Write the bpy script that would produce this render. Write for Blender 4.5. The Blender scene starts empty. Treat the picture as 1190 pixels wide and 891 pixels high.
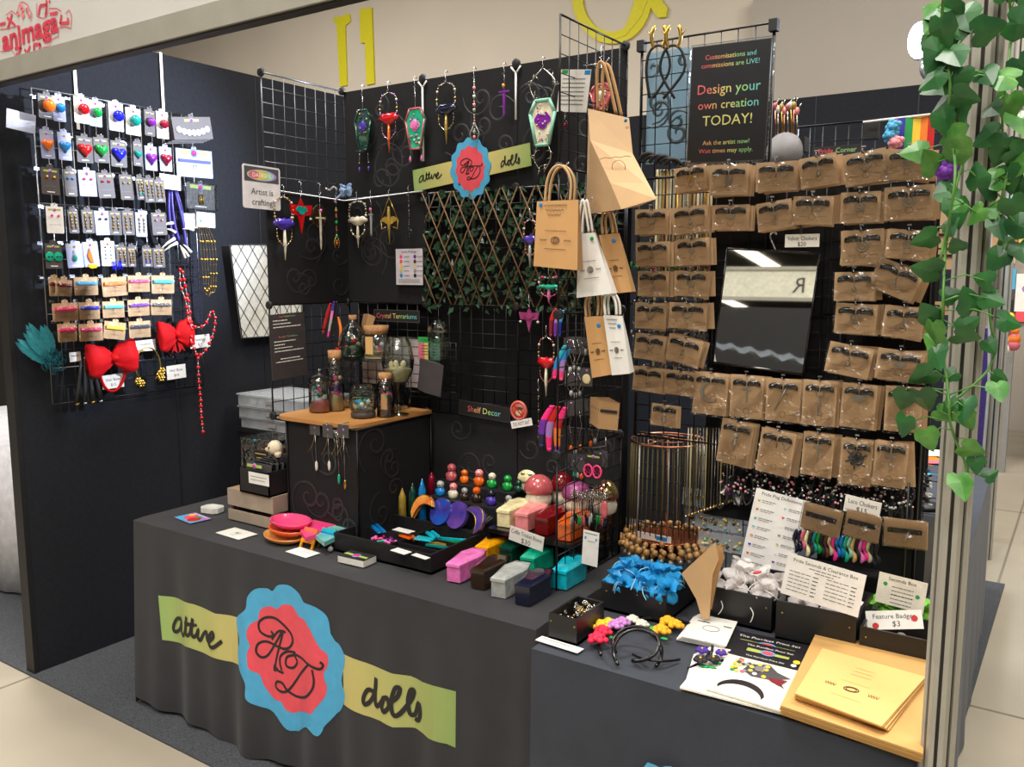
import bpy, bmesh, math, random
from mathutils import Vector, Matrix
from math import pi, sin, cos, radians, sqrt, atan2
rnd = random.Random(11)
S = bpy.context.scene
COL = S.collection
# ---------------------------------------------------------------- camera, light, exposure
FPX, PITCH, YAW, CAM = 1000.0, radians(7.4), radians(34), Vector((0, 0, 1.55))
RX = Vector((cos(YAW), sin(YAW), 0))
F0 = Vector((-sin(YAW), cos(YAW), 0))
FW = F0*cos(PITCH) - Vector((0, 0, sin(PITCH)))
UPV = F0*sin(PITCH) + Vector((0, 0, cos(PITCH)))
cd = bpy.data.cameras.new('camera')
cam = bpy.data.objects.new('camera', cd)
COL.objects.link(cam)
cd.sensor_width = 36; cd.lens = 36*FPX/1190
cd.clip_start = .02; cd.clip_end = 200
cam.matrix_world = Matrix(((RX.x, UPV.x, -FW.x, CAM.x), (RX.y, UPV.y, -FW.y, CAM.y), (RX.z, UPV.z, -FW.z, CAM.z), (0, 0, 0, 1)))
S.camera = cam
S.view_settings.view_transform = 'Standard'
S.view_settings.look = 'None'
S.view_settings.gamma = 1
S.view_settings.use_curve_mapping = False
S.view_settings.exposure = 0.1
w = bpy.data.worlds.new('hall_air'); S.world = w; w.use_nodes = True
w.node_tree.nodes['Background'].inputs[0].default_value = (1, .95, .88, 1)
w.node_tree.nodes['Background'].inputs[1].default_value = .2
def area(name, loc, aim, size, energy, col, sy=None):
    l = bpy.data.lights.new(name, 'AREA'); l.energy = energy; l.color = col; l.size = size
    if sy: l.shape = 'RECTANGLE'; l.size_y = sy
    o = bpy.data.objects.new(name, l); COL.objects.link(o); o.location = loc
    o.rotation_euler = (Vector(aim)-Vector(loc)).to_track_quat('-Z', 'Y').to_euler()
    return o
for i, (x, y) in enumerate(((-3, -3), (3, -2), (-6, 2.5), (2, 4), (-1.5, .6), (-9, 4.5), (0, 5.0))):
    area('hall_ceiling_light', (x, y, 6.6), (x, y, 0), (1.4, 1.4, 1.4, 1.4, 1.4, 3, 3)[i], (240, 200, 160, 230, 300, 520, 280)[i], (1, .95, .88))
area('hall_front_light', (.9, -2.6, 4.6), (-1.2, 2.0, .8), 1.4, 75, (1, .95, .88))
def spot(name, loc, aim, energy, ang, col, r=.04, blend=.6):
    l = bpy.data.lights.new(name, 'SPOT'); l.energy = energy; l.color = col; l.spot_size = radians(ang); l.spot_blend = blend; l.shadow_soft_size = r
    o = bpy.data.objects.new(name, l); COL.objects.link(o); o.location = loc
    o.rotation_euler = (Vector(aim)-Vector(loc)).to_track_quat('-Z', 'Y').to_euler()
    return o
LAMP = Vector((-.575, 3.4, 2.352)); LAMP2 = Vector((-.517, 3.4, 2.243))
spot('led_spot_beam', LAMP+Vector((-.06, -.03, 0)), (-3.3, 1.95, 1.85), 900, 34, (.72, .82, 1), .05, .8)
spot('led_spot_beam', LAMP2+Vector((-.02, .06, -.09)), (-.8, 4.6, 1.0), 60, 110, (.6, .78, 1), .05)
spot('led_side_glow', LAMP+Vector((-.07, 0, -.02)), (-1.1, 2.3, 1.9), 26, 60, (.7, .82, 1), .05)
# ---------------------------------------------------------------- helpers
def P(x, y, ax, v):
    d = FW + RX*((x-595)/FPX) - UPV*((y-445.5)/FPX)
    i = 'XYZ'.index(ax)
    return CAM + d*((v-CAM[i])/d[i])
def lin(c):
    return tuple((v/12.92 if v <= .04045 else ((v+.055)/1.055)**2.4) for v in [k/255 for k in c])
MATS = {}
def mat(name, rgb, rough=.6, metal=0, var=.12, scale=30, trans=0, emit=0, alpha=1, coat=0, bump=0, bscale=200, spec=.5, sheen=0, c2=None):
    if name in MATS: return MATS[name]
    m = bpy.data.materials.new(name); m.use_nodes = True
    nt = m.node_tree; b = nt.nodes['Principled BSDF']
    c = lin(rgb)
    tc = nt.nodes.new('ShaderNodeTexCoord'); nz = nt.nodes.new('ShaderNodeTexNoise'); nz.inputs['Scale'].default_value = scale
    nz.inputs['Detail'].default_value = 4
    nt.links.new(tc.outputs['Object'], nz.inputs['Vector'])
    rp = nt.nodes.new('ShaderNodeValToRGB'); e = rp.color_ramp.elements
    e[0].position = .3; e[1].position = .7
    lo = lin(c2) if c2 else tuple(v*(1-var) for v in c)
    hi = c if c2 else tuple(min(1, v*(1+var)) for v in c)
    e[0].color = (*lo, 1); e[1].color = (*hi, 1)
    nt.links.new(nz.outputs['Fac'], rp.inputs['Fac']); nt.links.new(rp.outputs['Color'], b.inputs['Base Color'])
    b.inputs['Roughness'].default_value = rough; b.inputs['Metallic'].default_value = metal
    b.inputs['Transmission Weight'].default_value = trans; b.inputs['Alpha'].default_value = alpha
    b.inputs['Coat Weight'].default_value = coat; b.inputs['Specular IOR Level'].default_value = spec
    b.inputs['Sheen Weight'].default_value = sheen
    if emit:
        b.inputs['Emission Color'].default_value = (*c, 1); b.inputs['Emission Strength'].default_value = emit
    if bump:
        n2 = nt.nodes.new('ShaderNodeTexNoise'); n2.inputs['Scale'].default_value = bscale
        nt.links.new(tc.outputs['Object'], n2.inputs['Vector'])
        bp = nt.nodes.new('ShaderNodeBump'); bp.inputs['Strength'].default_value = bump; bp.inputs['Distance'].default_value = .004
        nt.links.new(n2.outputs['Fac'], bp.inputs['Height']); nt.links.new(bp.outputs['Normal'], b.inputs['Normal'])
    MATS[name] = m
    return m
def clear(name, rgb=(235, 240, 240), k=.12, rough=.08):
    """clear film or thin glass: mostly see-through with a fresnel gloss"""
    if name in MATS: return MATS[name]
    m = bpy.data.materials.new(name); m.use_nodes = True; nt = m.node_tree
    for n in list(nt.nodes): nt.nodes.remove(n)
    out = nt.nodes.new('ShaderNodeOutputMaterial'); t = nt.nodes.new('ShaderNodeBsdfTransparent'); g = nt.nodes.new('ShaderNodeBsdfGlossy')
    t.inputs[0].default_value = (*lin(rgb), 1); g.inputs['Roughness'].default_value = rough
    fr = nt.nodes.new('ShaderNodeLayerWeight'); fr.inputs['Blend'].default_value = .25
    nz = nt.nodes.new('ShaderNodeTexNoise'); nz.inputs['Scale'].default_value = 45
    ad = nt.nodes.new('ShaderNodeMath'); ad.operation = 'MULTIPLY_ADD'; ad.inputs[1].default_value = .9; ad.inputs[2].default_value = k
    ad.use_clamp = True
    tc = nt.nodes.new('ShaderNodeTexCoord'); nt.links.new(tc.outputs['Object'], nz.inputs['Vector'])
    bp = nt.nodes.new('ShaderNodeBump'); bp.inputs['Strength'].default_value = .35; bp.inputs['Distance'].default_value = .01
    nt.links.new(nz.outputs['Fac'], bp.inputs['Height']); nt.links.new(bp.outputs['Normal'], g.inputs['Normal'])
    nt.links.new(fr.outputs['Fresnel'], ad.inputs[0])
    mx = nt.nodes.new('ShaderNodeMixShader'); nt.links.new(ad.outputs[0], mx.inputs[0])
    nt.links.new(t.outputs[0], mx.inputs[1]); nt.links.new(g.outputs[0], mx.inputs[2]); nt.links.new(mx.outputs[0], out.inputs[0])
    MATS[name] = m
    return m
def colour(name):
    """plain solid colours by name"""
    return MATS[name]
TXT = {}
def text_data(s):
    if s in TXT: return TXT[s]
    cu = bpy.data.curves.new('t', 'FONT'); cu.body = s; cu.size = 1; cu.resolution_u = 2; cu.fill_mode = 'FRONT'
    ob = bpy.data.objects.new('t', cu); COL.objects.link(ob)
    dg = bpy.context.evaluated_depsgraph_get()
    me = bpy.data.meshes.new_from_object(ob.evaluated_get(dg))
    vs = [(v.co.x, v.co.y) for v in me.vertices]; fs = [list(p.vertices) for p in me.polygons]
    bpy.data.objects.remove(ob); bpy.data.curves.remove(cu); bpy.data.meshes.remove(me)
    TXT[s] = (vs, fs)
    return TXT[s]
class MB:
    def __init__(s): s.v = []; s.f = []; s.m = []; s.ms = []; s.sm = []
    def mi(s, m):
        if isinstance(m, str): m = MATS[m]
        if m not in s.ms: s.ms.append(m)
        return s.ms.index(m)
    def add(s, vs, fs, m, smooth=False, M=None):
        o = len(s.v); k = s.mi(m)
        s.v += [tuple(M @ Vector(v)) if M else tuple(v) for v in vs]
        for f in fs: s.f.append([i+o for i in f]); s.m.append(k); s.sm.append(smooth)
        return s
    def box(s, c, d, m, M=None, taper=0):
        x, y, z = c; a, b, e = d[0]/2, d[1]/2, d[2]/2
        vs = [(x-a, y-b, z-e), (x+a, y-b, z-e), (x+a, y+b, z-e), (x-a, y+b, z-e)]
        a -= taper; b -= taper
        vs += [(x-a, y-b, z+e), (x+a, y-b, z+e), (x+a, y+b, z+e), (x-a, y+b, z+e)]
        return s.add(vs, [(0, 3, 2, 1), (4, 5, 6, 7), (0, 1, 5, 4), (1, 2, 6, 5), (2, 3, 7, 6), (3, 0, 4, 7)], m, False, M)
    def box2(s, a, b, m): return s.box([(a[i]+b[i])/2 for i in range(3)], [abs(b[i]-a[i]) for i in range(3)], m)
    def poly(s, pts, z0, z1, m, M=None):
        n = len(pts); A = sum(pts[i][0]*pts[(i+1) % n][1]-pts[(i+1) % n][0]*pts[i][1] for i in range(n))
        if A < 0: pts = pts[::-1]
        vs = [(p[0], p[1], z0) for p in pts]+[(p[0], p[1], z1) for p in pts]
        fs = [list(range(n))[::-1], list(range(n, 2*n))]+[(i, (i+1) % n, n+(i+1) % n, n+i) for i in range(n)]
        return s.add(vs, fs, m, False, M)
    def flat(s, pts, z, m, M=None):
        n = len(pts); A = sum(pts[i][0]*pts[(i+1) % n][1]-pts[(i+1) % n][0]*pts[i][1] for i in range(n))
        if A < 0: pts = pts[::-1]
        return s.add([(p[0], p[1], z) for p in pts], [list(range(n))], m, False, M)
    def loft(s, rings, m, smooth=True, caps=True, M=None):
        n = len(rings[0]); vs = [p for r in rings for p in r]; fs = []
        for k in range(len(rings)-1):
            for i in range(n): fs.append((k*n+i, k*n+(i+1) % n, (k+1)*n+(i+1) % n, (k+1)*n+i))
        if caps: fs += [list(range(n))[::-1], list(range((len(rings)-1)*n, len(rings)*n))]
        return s.add(vs, fs, m, smooth, M)
    def lathe(s, prof, m, n=16, c=(0, 0, 0), M=None, caps=True, ax='z', sx=1, sy=1):
        rings = []
        for r, z in prof:
            r = max(r, 1e-5)
            rg = []
            for i in range(n):
                a = 2*pi*i/n; x, y = r*cos(a)*sx, r*sin(a)*sy
                p = (x, y, z) if ax == 'z' else ((x, -z, y) if ax == 'y' else (z, x, y))
                rg.append((c[0]+p[0], c[1]+p[1], c[2]+p[2]))
            rings.append(rg)
        return s.loft(rings, m, True, caps, M)
    def ball(s, c, r, m, n=10, M=None):
        if not hasattr(r, '__len__'): r = (r, r, r)
        k = max(4, n//2+1); rings = []
        for j in range(k+1):
            t = pi*j/k; rr = max(sin(t), 1e-4)
            rings.append([(c[0]+r[0]*rr*cos(2*pi*i/n), c[1]+r[1]*rr*sin(2*pi*i/n), c[2]-r[2]*cos(t)) for i in range(n)])
        return s.loft(rings, m, True, False, M)
    def tube(s, pts, r, m, n=5, closed=False, M=None):
        pts = [Vector(p) for p in pts]; L = len(pts)
        if L < 2: return s
        rings = []; up = Vector((.31, .17, .93)); N = None
        for i in range(L):
            if closed: t = (pts[(i+1) % L]-pts[i-1])
            else: t = pts[min(i+1, L-1)]-pts[max(i-1, 0)]
            if t.length < 1e-9: t = Vector((0, 0, 1))
            t.normalize()
            if N is None: N = t.cross(up)
            N = N - t*N.dot(t)
            if N.length < 1e-4: N = t.orthogonal()
            N.normalize()
            B = t.cross(N)
            rr = r[i] if hasattr(r, '__len__') else r
            rings.append([tuple(pts[i]+N*(rr*cos(2*pi*k/n))+B*(rr*sin(2*pi*k/n))) for k in range(n)])
        if closed: rings.append(rings[0])
        return s.loft(rings, m, True, not closed, M)
    def ring(s, c, rx, ry, r, m, n=32, M=None, k=5):
        return s.tube([(c[0]+rx*cos(2*pi*i/n), c[1]+ry*sin(2*pi*i/n), c[2]) for i in range(n)], r, m, k, True, M)
    def torus_line(s, a, b, r, m, n=5, M=None): return s.tube([a, b], r, m, n, False, M)
    def stroke(s, pts, w, z, m, M=None, close=False):
        """flat ribbon along 2-D points"""
        pts = smooth2(pts); L = len(pts); vs = []
        for i in range(L):
            a, b = pts[max(i-1, 0)], pts[min(i+1, L-1)]
            dx, dy = b[0]-a[0], b[1]-a[1]; l = sqrt(dx*dx+dy*dy) or 1
            nx, ny = -dy/l*w/2, dx/l*w/2
            vs += [(pts[i][0]+nx, pts[i][1]+ny, z), (pts[i][0]-nx, pts[i][1]-ny, z)]
        return s.add(vs, [(2*i, 2*i+1, 2*i+3, 2*i+2) for i in range(L-1)], m, False, M)
    def text(s, t, cx, cy, h, z, m, maxw=None, M=None, align='c', rot=0, italic=0, bold=0):
        vs, fs = text_data(t)
        if not vs: return s
        x0 = min(v[0] for v in vs); x1 = max(v[0] for v in vs); k = h/.73; kx = k
        if maxw and (x1-x0)*k > maxw: kx = maxw/(x1-x0)
        ox = {'c': (x0+x1)/2, 'l': x0, 'r': x1}[align]
        R = Matrix.Rotation(rot, 3, 'Z')
        pts = []
        for v in vs:
            q = R @ Vector(((v[0]-ox)*kx+italic*v[1]*k, (v[1]-.35)*k, 0)); pts.append((cx+q.x, cy+q.y, z))
        if isinstance(m, (list, tuple)):
            for f in fs:
                xm = sum(vs[i][0] for i in f)/len(f); j = int((xm-x0)/(x1-x0+1e-6)*len(m))
                s.add([pts[i] for i in f], [list(range(len(f)))], m[j], False, M)
        else: s.add(pts, fs, m, False, M)
        return s
    def cat(s, other, M=None):
        for f, k, sm in zip(other.f, other.m, other.sm): pass
        o = len(s.v); s.v += [tuple(M @ Vector(v)) if M else v for v in other.v]
        mp = [s.mi(x) for x in other.ms]
        for f, k, sm in zip(other.f, other.m, other.sm): s.f.append([i+o for i in f]); s.m.append(mp[k]); s.sm.append(sm)
        return s
    def mesh(s, name):
        me = bpy.data.meshes.new(name); me.from_pydata(s.v, [], s.f); me.update()
        for m in s.ms: me.materials.append(m)
        me.polygons.foreach_set('material_index', s.m)
        me.polygons.foreach_set('use_smooth', s.sm)
        return me
def smooth2(pts, k=4):
    if len(pts) < 3: return list(pts)
    out = []; n = len(pts)
    for i in range(n-1):
        p0, p1, p2, p3 = pts[max(i-1, 0)], pts[i], pts[i+1], pts[min(i+2, n-1)]
        for j in range(k):
            t = j/k
            out.append(tuple(.5*((2*p1[a])+(-p0[a]+p2[a])*t+(2*p0[a]-5*p1[a]+4*p2[a]-p3[a])*t*t+(-p0[a]+3*p1[a]-3*p2[a]+p3[a])*t**3) for a in range(len(p1))))
    out.append(tuple(pts[-1]))
    return out
BASE = {'A': Matrix(((1, 0, 0), (0, 0, -1), (0, 1, 0))), 'B': Matrix(((0, 0, 1), (1, 0, 0), (0, 1, 0))), 'Z': Matrix.Identity(3)}
def fr(o, base='Z', rz=0, ry=0, rx=0):
    """frame: x right, y up, z towards the viewer for 'A' (faces the aisle) and 'B' (on the left wall); Z = lying flat"""
    M = BASE[base] @ Matrix.Rotation(radians(ry), 3, 'Y') @ Matrix.Rotation(radians(rx), 3, 'X') @ Matrix.Rotation(radians(rz), 3, 'Z')
    return Matrix.Translation(Vector(o)) @ M.to_4x4()
I4 = Matrix.Identity(4)
def tag(o, label=None, cat=None, group=None, kind=None):
    if label: o['label'] = label
    if cat: o['category'] = cat
    if group: o['group'] = group
    if kind: o['kind'] = kind
    return o
def obj(name, mb, parent=None, label=None, cat=None, M=None, group=None, kind=None):
    o = bpy.data.objects.new(name, mb.mesh(name) if isinstance(mb, MB) else mb); COL.objects.link(o)
    if parent: o.parent = parent
    if M is not None: o.matrix_basis = M
    return tag(o, label, cat, group, kind)
def thing(name, label, cat, M=I4, group=None):
    o = bpy.data.objects.new(name, None); o.empty_display_size = .05; COL.objects.link(o); o.matrix_basis = M
    return tag(o, label, cat, group)
def struct(name, mb, M=None): return obj(name, mb, None, None, None, M, None, 'structure')
def dup(root, M, label=None, group=None):
    r = root.copy(); COL.objects.link(r); r.matrix_basis = M
    if label: r['label'] = label
    if group: r['group'] = group
    for ch in list(root.children):
        c = ch.copy(); COL.objects.link(c); c.parent = r; c.matrix_basis = ch.matrix_basis.copy()
        for g in ch.children:
            d = g.copy(); COL.objects.link(d); d.parent = c; d.matrix_basis = g.matrix_basis.copy()
    return r
def pxb(x0, y0, x1, y1, ax, v):
    """centre, width and height in metres of a picture rectangle that lies on a plane"""
    xm, ym = (x0+x1)/2, (y0+y1)/2
    c = P(xm, ym, ax, v)
    return c, (P(x1, ym, ax, v)-P(x0, ym, ax, v)).length, (P(xm, y0, ax, v)-P(xm, y1, ax, v)).length
# colours
for n_, c_ in dict(black=(22, 22, 24), ink=(30, 28, 30), white=(232, 230, 226), paper=(225, 222, 214), kraft=(172, 134, 92), kraft2=(150, 116, 80), kraftlight=(205, 165, 105),
                   red=(190, 22, 25), orange=(232, 120, 30), yellow=(238, 200, 50), green=(30, 150, 70), teal=(20, 150, 140), blue=(20, 130, 200), royal=(25, 40, 200), navy=(24, 26, 60),
                   purple=(110, 40, 160), pink=(235, 70, 130), hotpink=(245, 40, 125), lightpink=(240, 150, 160), maroon=(120, 10, 35), cyan=(40, 175, 195), cream=(232, 218, 170),
                   grey=(140, 140, 138), darkgrey=(70, 68, 70), skyblue=(75, 165, 210), coral=(226, 78, 92), lime=(165, 180, 85), mustard=(205, 185, 90), brown=(90, 55, 35),
                   lilac=(165, 120, 190), mint=(140, 205, 180), rose=(200, 100, 115), lettergrey=(120, 118, 118), cardgrey=(78, 70, 70), cardblue=(150, 155, 190), sand=(205, 190, 150)).items():
    mat(n_, c_, .55, 0, .06)
GL = {}
for n_, c_ in dict(orange=(235, 110, 20), blue=(15, 120, 190), red=(190, 15, 25), green=(10, 150, 60), royal=(25, 30, 210), teal=(15, 140, 130), purple=(120, 30, 150), maroon=(140, 12, 45),
                   pink=(240, 120, 190), navy=(18, 22, 45), cream=(235, 220, 170), salmon=(240, 140, 140), darkred=(110, 8, 14), amber=(225, 95, 15), yellow=(240, 160, 10), forest=(8, 60, 45),
                   jade=(20, 165, 130), cyan=(20, 180, 200), umber=(45, 28, 14), silver=(165, 168, 165), gold=(170, 140, 60), hotpink=(250, 50, 140), rosecap=(190, 90, 95), plum=(150, 60, 110), ivory=(220, 212, 190), violet=(70, 50, 160), black=(12, 12, 14)).items():
    GL[n_] = mat('glossy_'+n_, c_, .18, 0, .25, 40, 0, 0, 1, .4)
CH = mat('chrome', (200, 200, 205), .22, 1, .03)
BW = mat('black_wire', (16, 16, 17), .35, .3, .03)
SW = mat('silver_wire', (150, 152, 155), .3, 1, .03)
GOLD = mat('gold_metal', (190, 155, 75), .3, 1, .1)
ROSEG = mat('rose_gold', (200, 135, 105), .3, 1, .05)
PEARL = mat('pearl', (215, 210, 200), .3, 0, .1)
FILM = clear('clear_film'); GLASS = clear('clear_glass', (228, 236, 234), .10, .05)
CLOUD = mat('cloudy_plastic', (205, 210, 214), .25, 0, .08, 20, alpha=.42)
RAINBOW = ['red', 'orange', 'yellow', 'green', 'blue', 'lilac']
PASTEL = [mat('sign_'+a, b, .6) for a, b in (('r', (205, 95, 95)), ('o', (215, 160, 100)), ('y', (205, 200, 120)), ('g', (150, 200, 130)), ('b', (110, 190, 190)))]
# ---------------------------------------------------------------- the hall
T = .685          # table top height
XW, YB, YR = -3.30, 4.80, 2.32
concrete = mat('hall_concrete', (156, 147, 130), .75, 0, .1, 1.2, bump=.1, bscale=30)
nt = concrete.node_tree
carp = mat('carpet', (84, 87, 92), .95, 0, .3, 260, bump=.6, bscale=400, c2=(40, 42, 46))
mat('seam', (120, 112, 98), .9)
m = MB(); m.box((0, 0, -.05), (120, 120, .1), concrete)
for k in range(-8, 12):
    m.box((0, k*3.0+.35, .0006), (100, .012, .001), 'seam'); m.box((k*3.0-.3, 0, .0006), (.012, 100, .001), 'seam')
struct('floor', m)
m = MB(); m.box2((-9, 1.572, 0), (-.27, 4.8, .006), carp)
obj('booth_carpet', m, None, 'dark speckled carpet tiles under the whole stall', 'carpet')
wallblk = mat('wall_felt', (28, 30, 36), .9, 0, .15, 60, bump=.1, bscale=300, spec=.25)
alu = mat('aluminium', (168, 165, 154), .45, .3, .06, 12)
alud = mat('aluminium_groove_shade', (60, 58, 55), .6, .5)
hallc = mat('hall_paint', (214, 203, 187), .8, 0, .03, 1)
hallc2 = mat('hall_paint_lower', (170, 162, 152), .8, 0, .03, 1)
yel = mat('hall_yellow', (222, 212, 30), .6, 0, .04)
m = MB(); m.box2((XW-.05, 1.6, .0), (XW, YB, 2.45), wallblk)
for yy in (2.27, 2.76, 3.6):
    m.box2((XW-.001, yy-.004, .0), (XW+.002, yy+.004, 2.45), 'black')
m.box2((XW-.055, 1.585, 0), (XW+.003, 1.603, 2.45), 'black')
struct('wall_left', m)
m = MB(); m.box2((-7, YB, 0), (-.44, YB+.05, 2.47), wallblk)
for k in range(6): m.box2((-3.3+k*.5, YB-.002, 0), (-3.294+k*.5, YB+.001, 2.47), 'black')
struct('wall_back', m)
m = MB(); m.box((0, 0, 7.0), (110, 110, .1), mat('hall_ceiling', (52, 50, 50), .9))
LT = mat('ceiling_strip', (255, 240, 215), .5, emit=3.0)
for k in range(9): m.box((-16+k*4, -9+k*.7, 6.86), (.5, 9, .08), LT); m.box((-30+k*5, -30, 6.9), (.6, 20, .06), LT, Matrix.Translation((0, 0, 0)))
struct('ceiling', m)
YH = 10.0
m = MB(); m.box2((-60, YH, 0), (-3.35, YH+.2, 7), hallc)
a = P(738, 46, 'Y', YH); b = P(1190, -40, 'Y', YH)
m.box2((-3.35, YH, a.z+.25), (30, YH+.2, 7), hallc); m.box2((-3.35, YH-.3, 0), (30, YH+.2, a.z+.25), hallc2)
hw = struct('wall_hall', m)
WP = [0]
def wpoly(mb, pts, th=.02):
    WP[0] += 1; q = [P(x, y, 'Y', YH-.01) for x, y in pts]; mb.poly([(p.x, p.z) for p in q], 0, th+.004*WP[0], yel, Matrix(((1, 0, 0, 0), (0, 0, -1, YH-.005), (0, 1, 0, 0), (0, 0, 0, 1))))
m = MB()
wpoly(m, [(387, 22), (407, 16), (408, 25), (402, 30), (404, 99), (396, 101), (392, 30)])
wpoly(m, [(419, 11), (433, 9), (436, 97), (427, 99), (425, 50), (420, 50)])
for (cx, cy, ro, ri, a0, a1) in ((712, -2, 46, 34, 0, 180),):
    o_ = [(cx+ro*cos(radians(t)), cy+ro*1.16*sin(radians(t))) for t in range(a0, a1+1, 12)]; i_ = [(cx+ri*cos(radians(t)), cy+ri*1.16*sin(radians(t))) for t in range(a0, a1+1, 12)]
    wpoly(m, o_+i_[::-1])
wpoly(m, [(748, -6), (764, -6), (777, 10), (775, 20), (766, 21), (760, 14)])
wpoly(m, [(741, -6), (757, -6), (745, 22), (728, 42), (716, 46), (730, 28)])
wpoly(m, [(897, -8), (911, -8), (911, 14), (906, 20), (900, 19), (897, 15)]); wpoly(m, [(916, -8), (931, -8), (931, 11), (926, 17), (920, 17), (916, 13)])
wpoly(m, [(985, -8), (1001, -8), (1001, 2), (996, 5), (988, 5)])
obj('lettering', m, hw)
# fascia over the open front, with its aluminium rail and red show logo
fasc = mat('fascia_board', (196, 194, 190), .6, 0, .03, 3)
m = MB(); m.box2((-9, 1.535, 2.25), (2.2, 1.56, 2.53), fasc)
fo = thing('fascia_board', 'white fascia sign board with red show logo above the stall', 'sign')
obj('panel', m, fo)
m = MB(); m.box2((-9, 1.52, 2.185), (2.2, 1.575, 2.25), alu); m.box2((-9, 1.52, 2.53), (2.2, 1.575, 2.57), alu); m.box2((-9, 1.53, 2.18), (2.2, 1.565, 2.186), alud)  # thin dark strip below the lower rail paints its underside shadow line
obj('rail', m, fo)
FM = fr((0, 1.534, 0), 'A')
def fp(x, y): p = P(x, y, 'Y', 1.534); return (p.x, p.z)
lred = mat('logo_red', (205, 62, 82), .6); lpale = mat('logo_pale', (226, 150, 150), .6)
m = MB()
def ftext(s, cx, cy, hp, wpx, rot, bold=1):
    c = fp(cx, cy); h = abs(fp(cx, cy+hp)[1]-c[1])
    vs = text_data(s)[0]; wid = abs(fp(cx+wpx, cy)[0]-c[0])
    x0 = min(v[0] for v in vs); x1 = max(v[0] for v in vs)
    for dx in (-.0035, 0, .0035):
        for dy in (-.003, .003):
            m2 = MB(); m2.text(s, 0, 0, h, .001+.0002*(dx/.0035+1)+.0001*(dy/.003), lred, None)
            k = wid/((x1-x0)*h/.73)
            m.cat(m2, FM @ Matrix.Translation((c[0]+dx, c[1]+dy, 0)) @ Matrix.Rotation(radians(rot), 4, 'Z') @ Matrix.Diagonal((k, 1, 1, 1)))
ftext('animaga', 34, 36, 25, 70, 2)
KZ = [0]
def kst(pts, w=3.0):
    KZ[0] += 1
    q = [fp(x/11.14, y/11.14) for x, y in pts]
    for a_, b_ in zip(q[:-1], q[1:]): m.stroke([a_, b_], w*.0023, .0012+KZ[0]*.00003, lred, FM)
# the katakana around the word, drawn stroke by stroke
for st in ([(0, 318), (75, 300)], [(160, 180), (100, 370)], [(95, 230), (200, 330)], [(520, 75), (500, 200)], [(520, 75), (610, 60), (590, 210)], [(600, 5), (615, 45)], [(640, 5), (650, 40)],
           [(650, 185), (750, 165)], [(800, 190), (780, 310), (890, 290)], [(880, 230), (890, 310)], [(195, 630), (280, 615), (240, 700)], [(215, 690), (250, 770)],
           [(320, 640), (345, 670)], [(395, 590), (340, 740)], [(440, 580), (450, 720)], [(440, 580), (530, 570), (505, 690)]): kst(st, 4.2)
for st in ([(0, 385), (90, 375), (180, 350), (240, 330)], [(480, 40), (480, 210), (560, 240), (620, 200), (640, 110), (740, 110), (800, 150)], [(770, 360), (850, 345), (920, 370), (930, 200), (900, 130), (850, 180)],
           [(10, 670), (150, 640), (190, 700), (240, 800), (300, 770), (420, 750), (530, 740), (560, 620), (650, 600), (680, 510), (760, 470), (765, 380)], [(80, 200), (160, 140), (215, 190), (260, 40), (300, 25), (360, 60), (420, 190), (400, 280)]): kst(st, 1.2)
for (x, y, r) in ((275, 90, 45), (240, 180, 42), (300, 200, 50), (350, 130, 40), (380, 200, 38), (300, 130, 40)):
    c = fp(x/11.14, y/11.14); rr = r*.00022
    m.flat([(c[0]+rr*cos(t*pi/6), c[1]+rr*sin(t*pi/6)) for t in range(12)], .0012, lpale, FM)
    m.ring((c[0], c[1], .0016), rr*.6, rr*.6, .0007, lred, 12, FM, 4)
obj('logo', m, fo)
# corner post of the shell scheme: grooved eight-sided extrusion
def post(name, x, y, r, z0, z1, label):
    mb = MB(); pts = []
    for k in range(8):
        a = 2*pi*k/8+pi/8; b = 2*pi*(k+1)/8+pi/8
        A = Vector((cos(a), sin(a)))*r; B = Vector((cos(b), sin(b)))*r
        n = (A+B).normalized()
        for t, dpt in ((0.0, 0), (.36, 0), (.38, .2), (.62, .2), (.64, 0)):
            q = A.lerp(B, t)-n*dpt*r; pts.append((x+q.x, y+q.y))
    mb.poly(pts, z0, z1, alu)
    for k in range(8):
        a = 2*pi*k/8+pi/4; n = Vector((cos(a), sin(a))); t_ = Vector((-n.y, n.x)); c = n*r*.745
        mb.box((0, 0, (z0+z1)/2), (.001, r*.2, z1-z0), alud, Matrix.Translation((x+c.x, y+c.y, 0)) @ Matrix.Rotation(a, 4, 'Z'))
    return obj(name, mb, None, label, 'post')
PX, PY = -.173, 1.60
post('corner_post', PX, PY, .0285, 0, 2.6, 'grooved aluminium corner post wrapped in ivy at the right of the stall')
p = P(1182, 120, 'Y', 5.2); post('wall_post', p.x, 5.2, .04, 0, 3.4, 'pale aluminium post standing behind the ivy far right')
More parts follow.
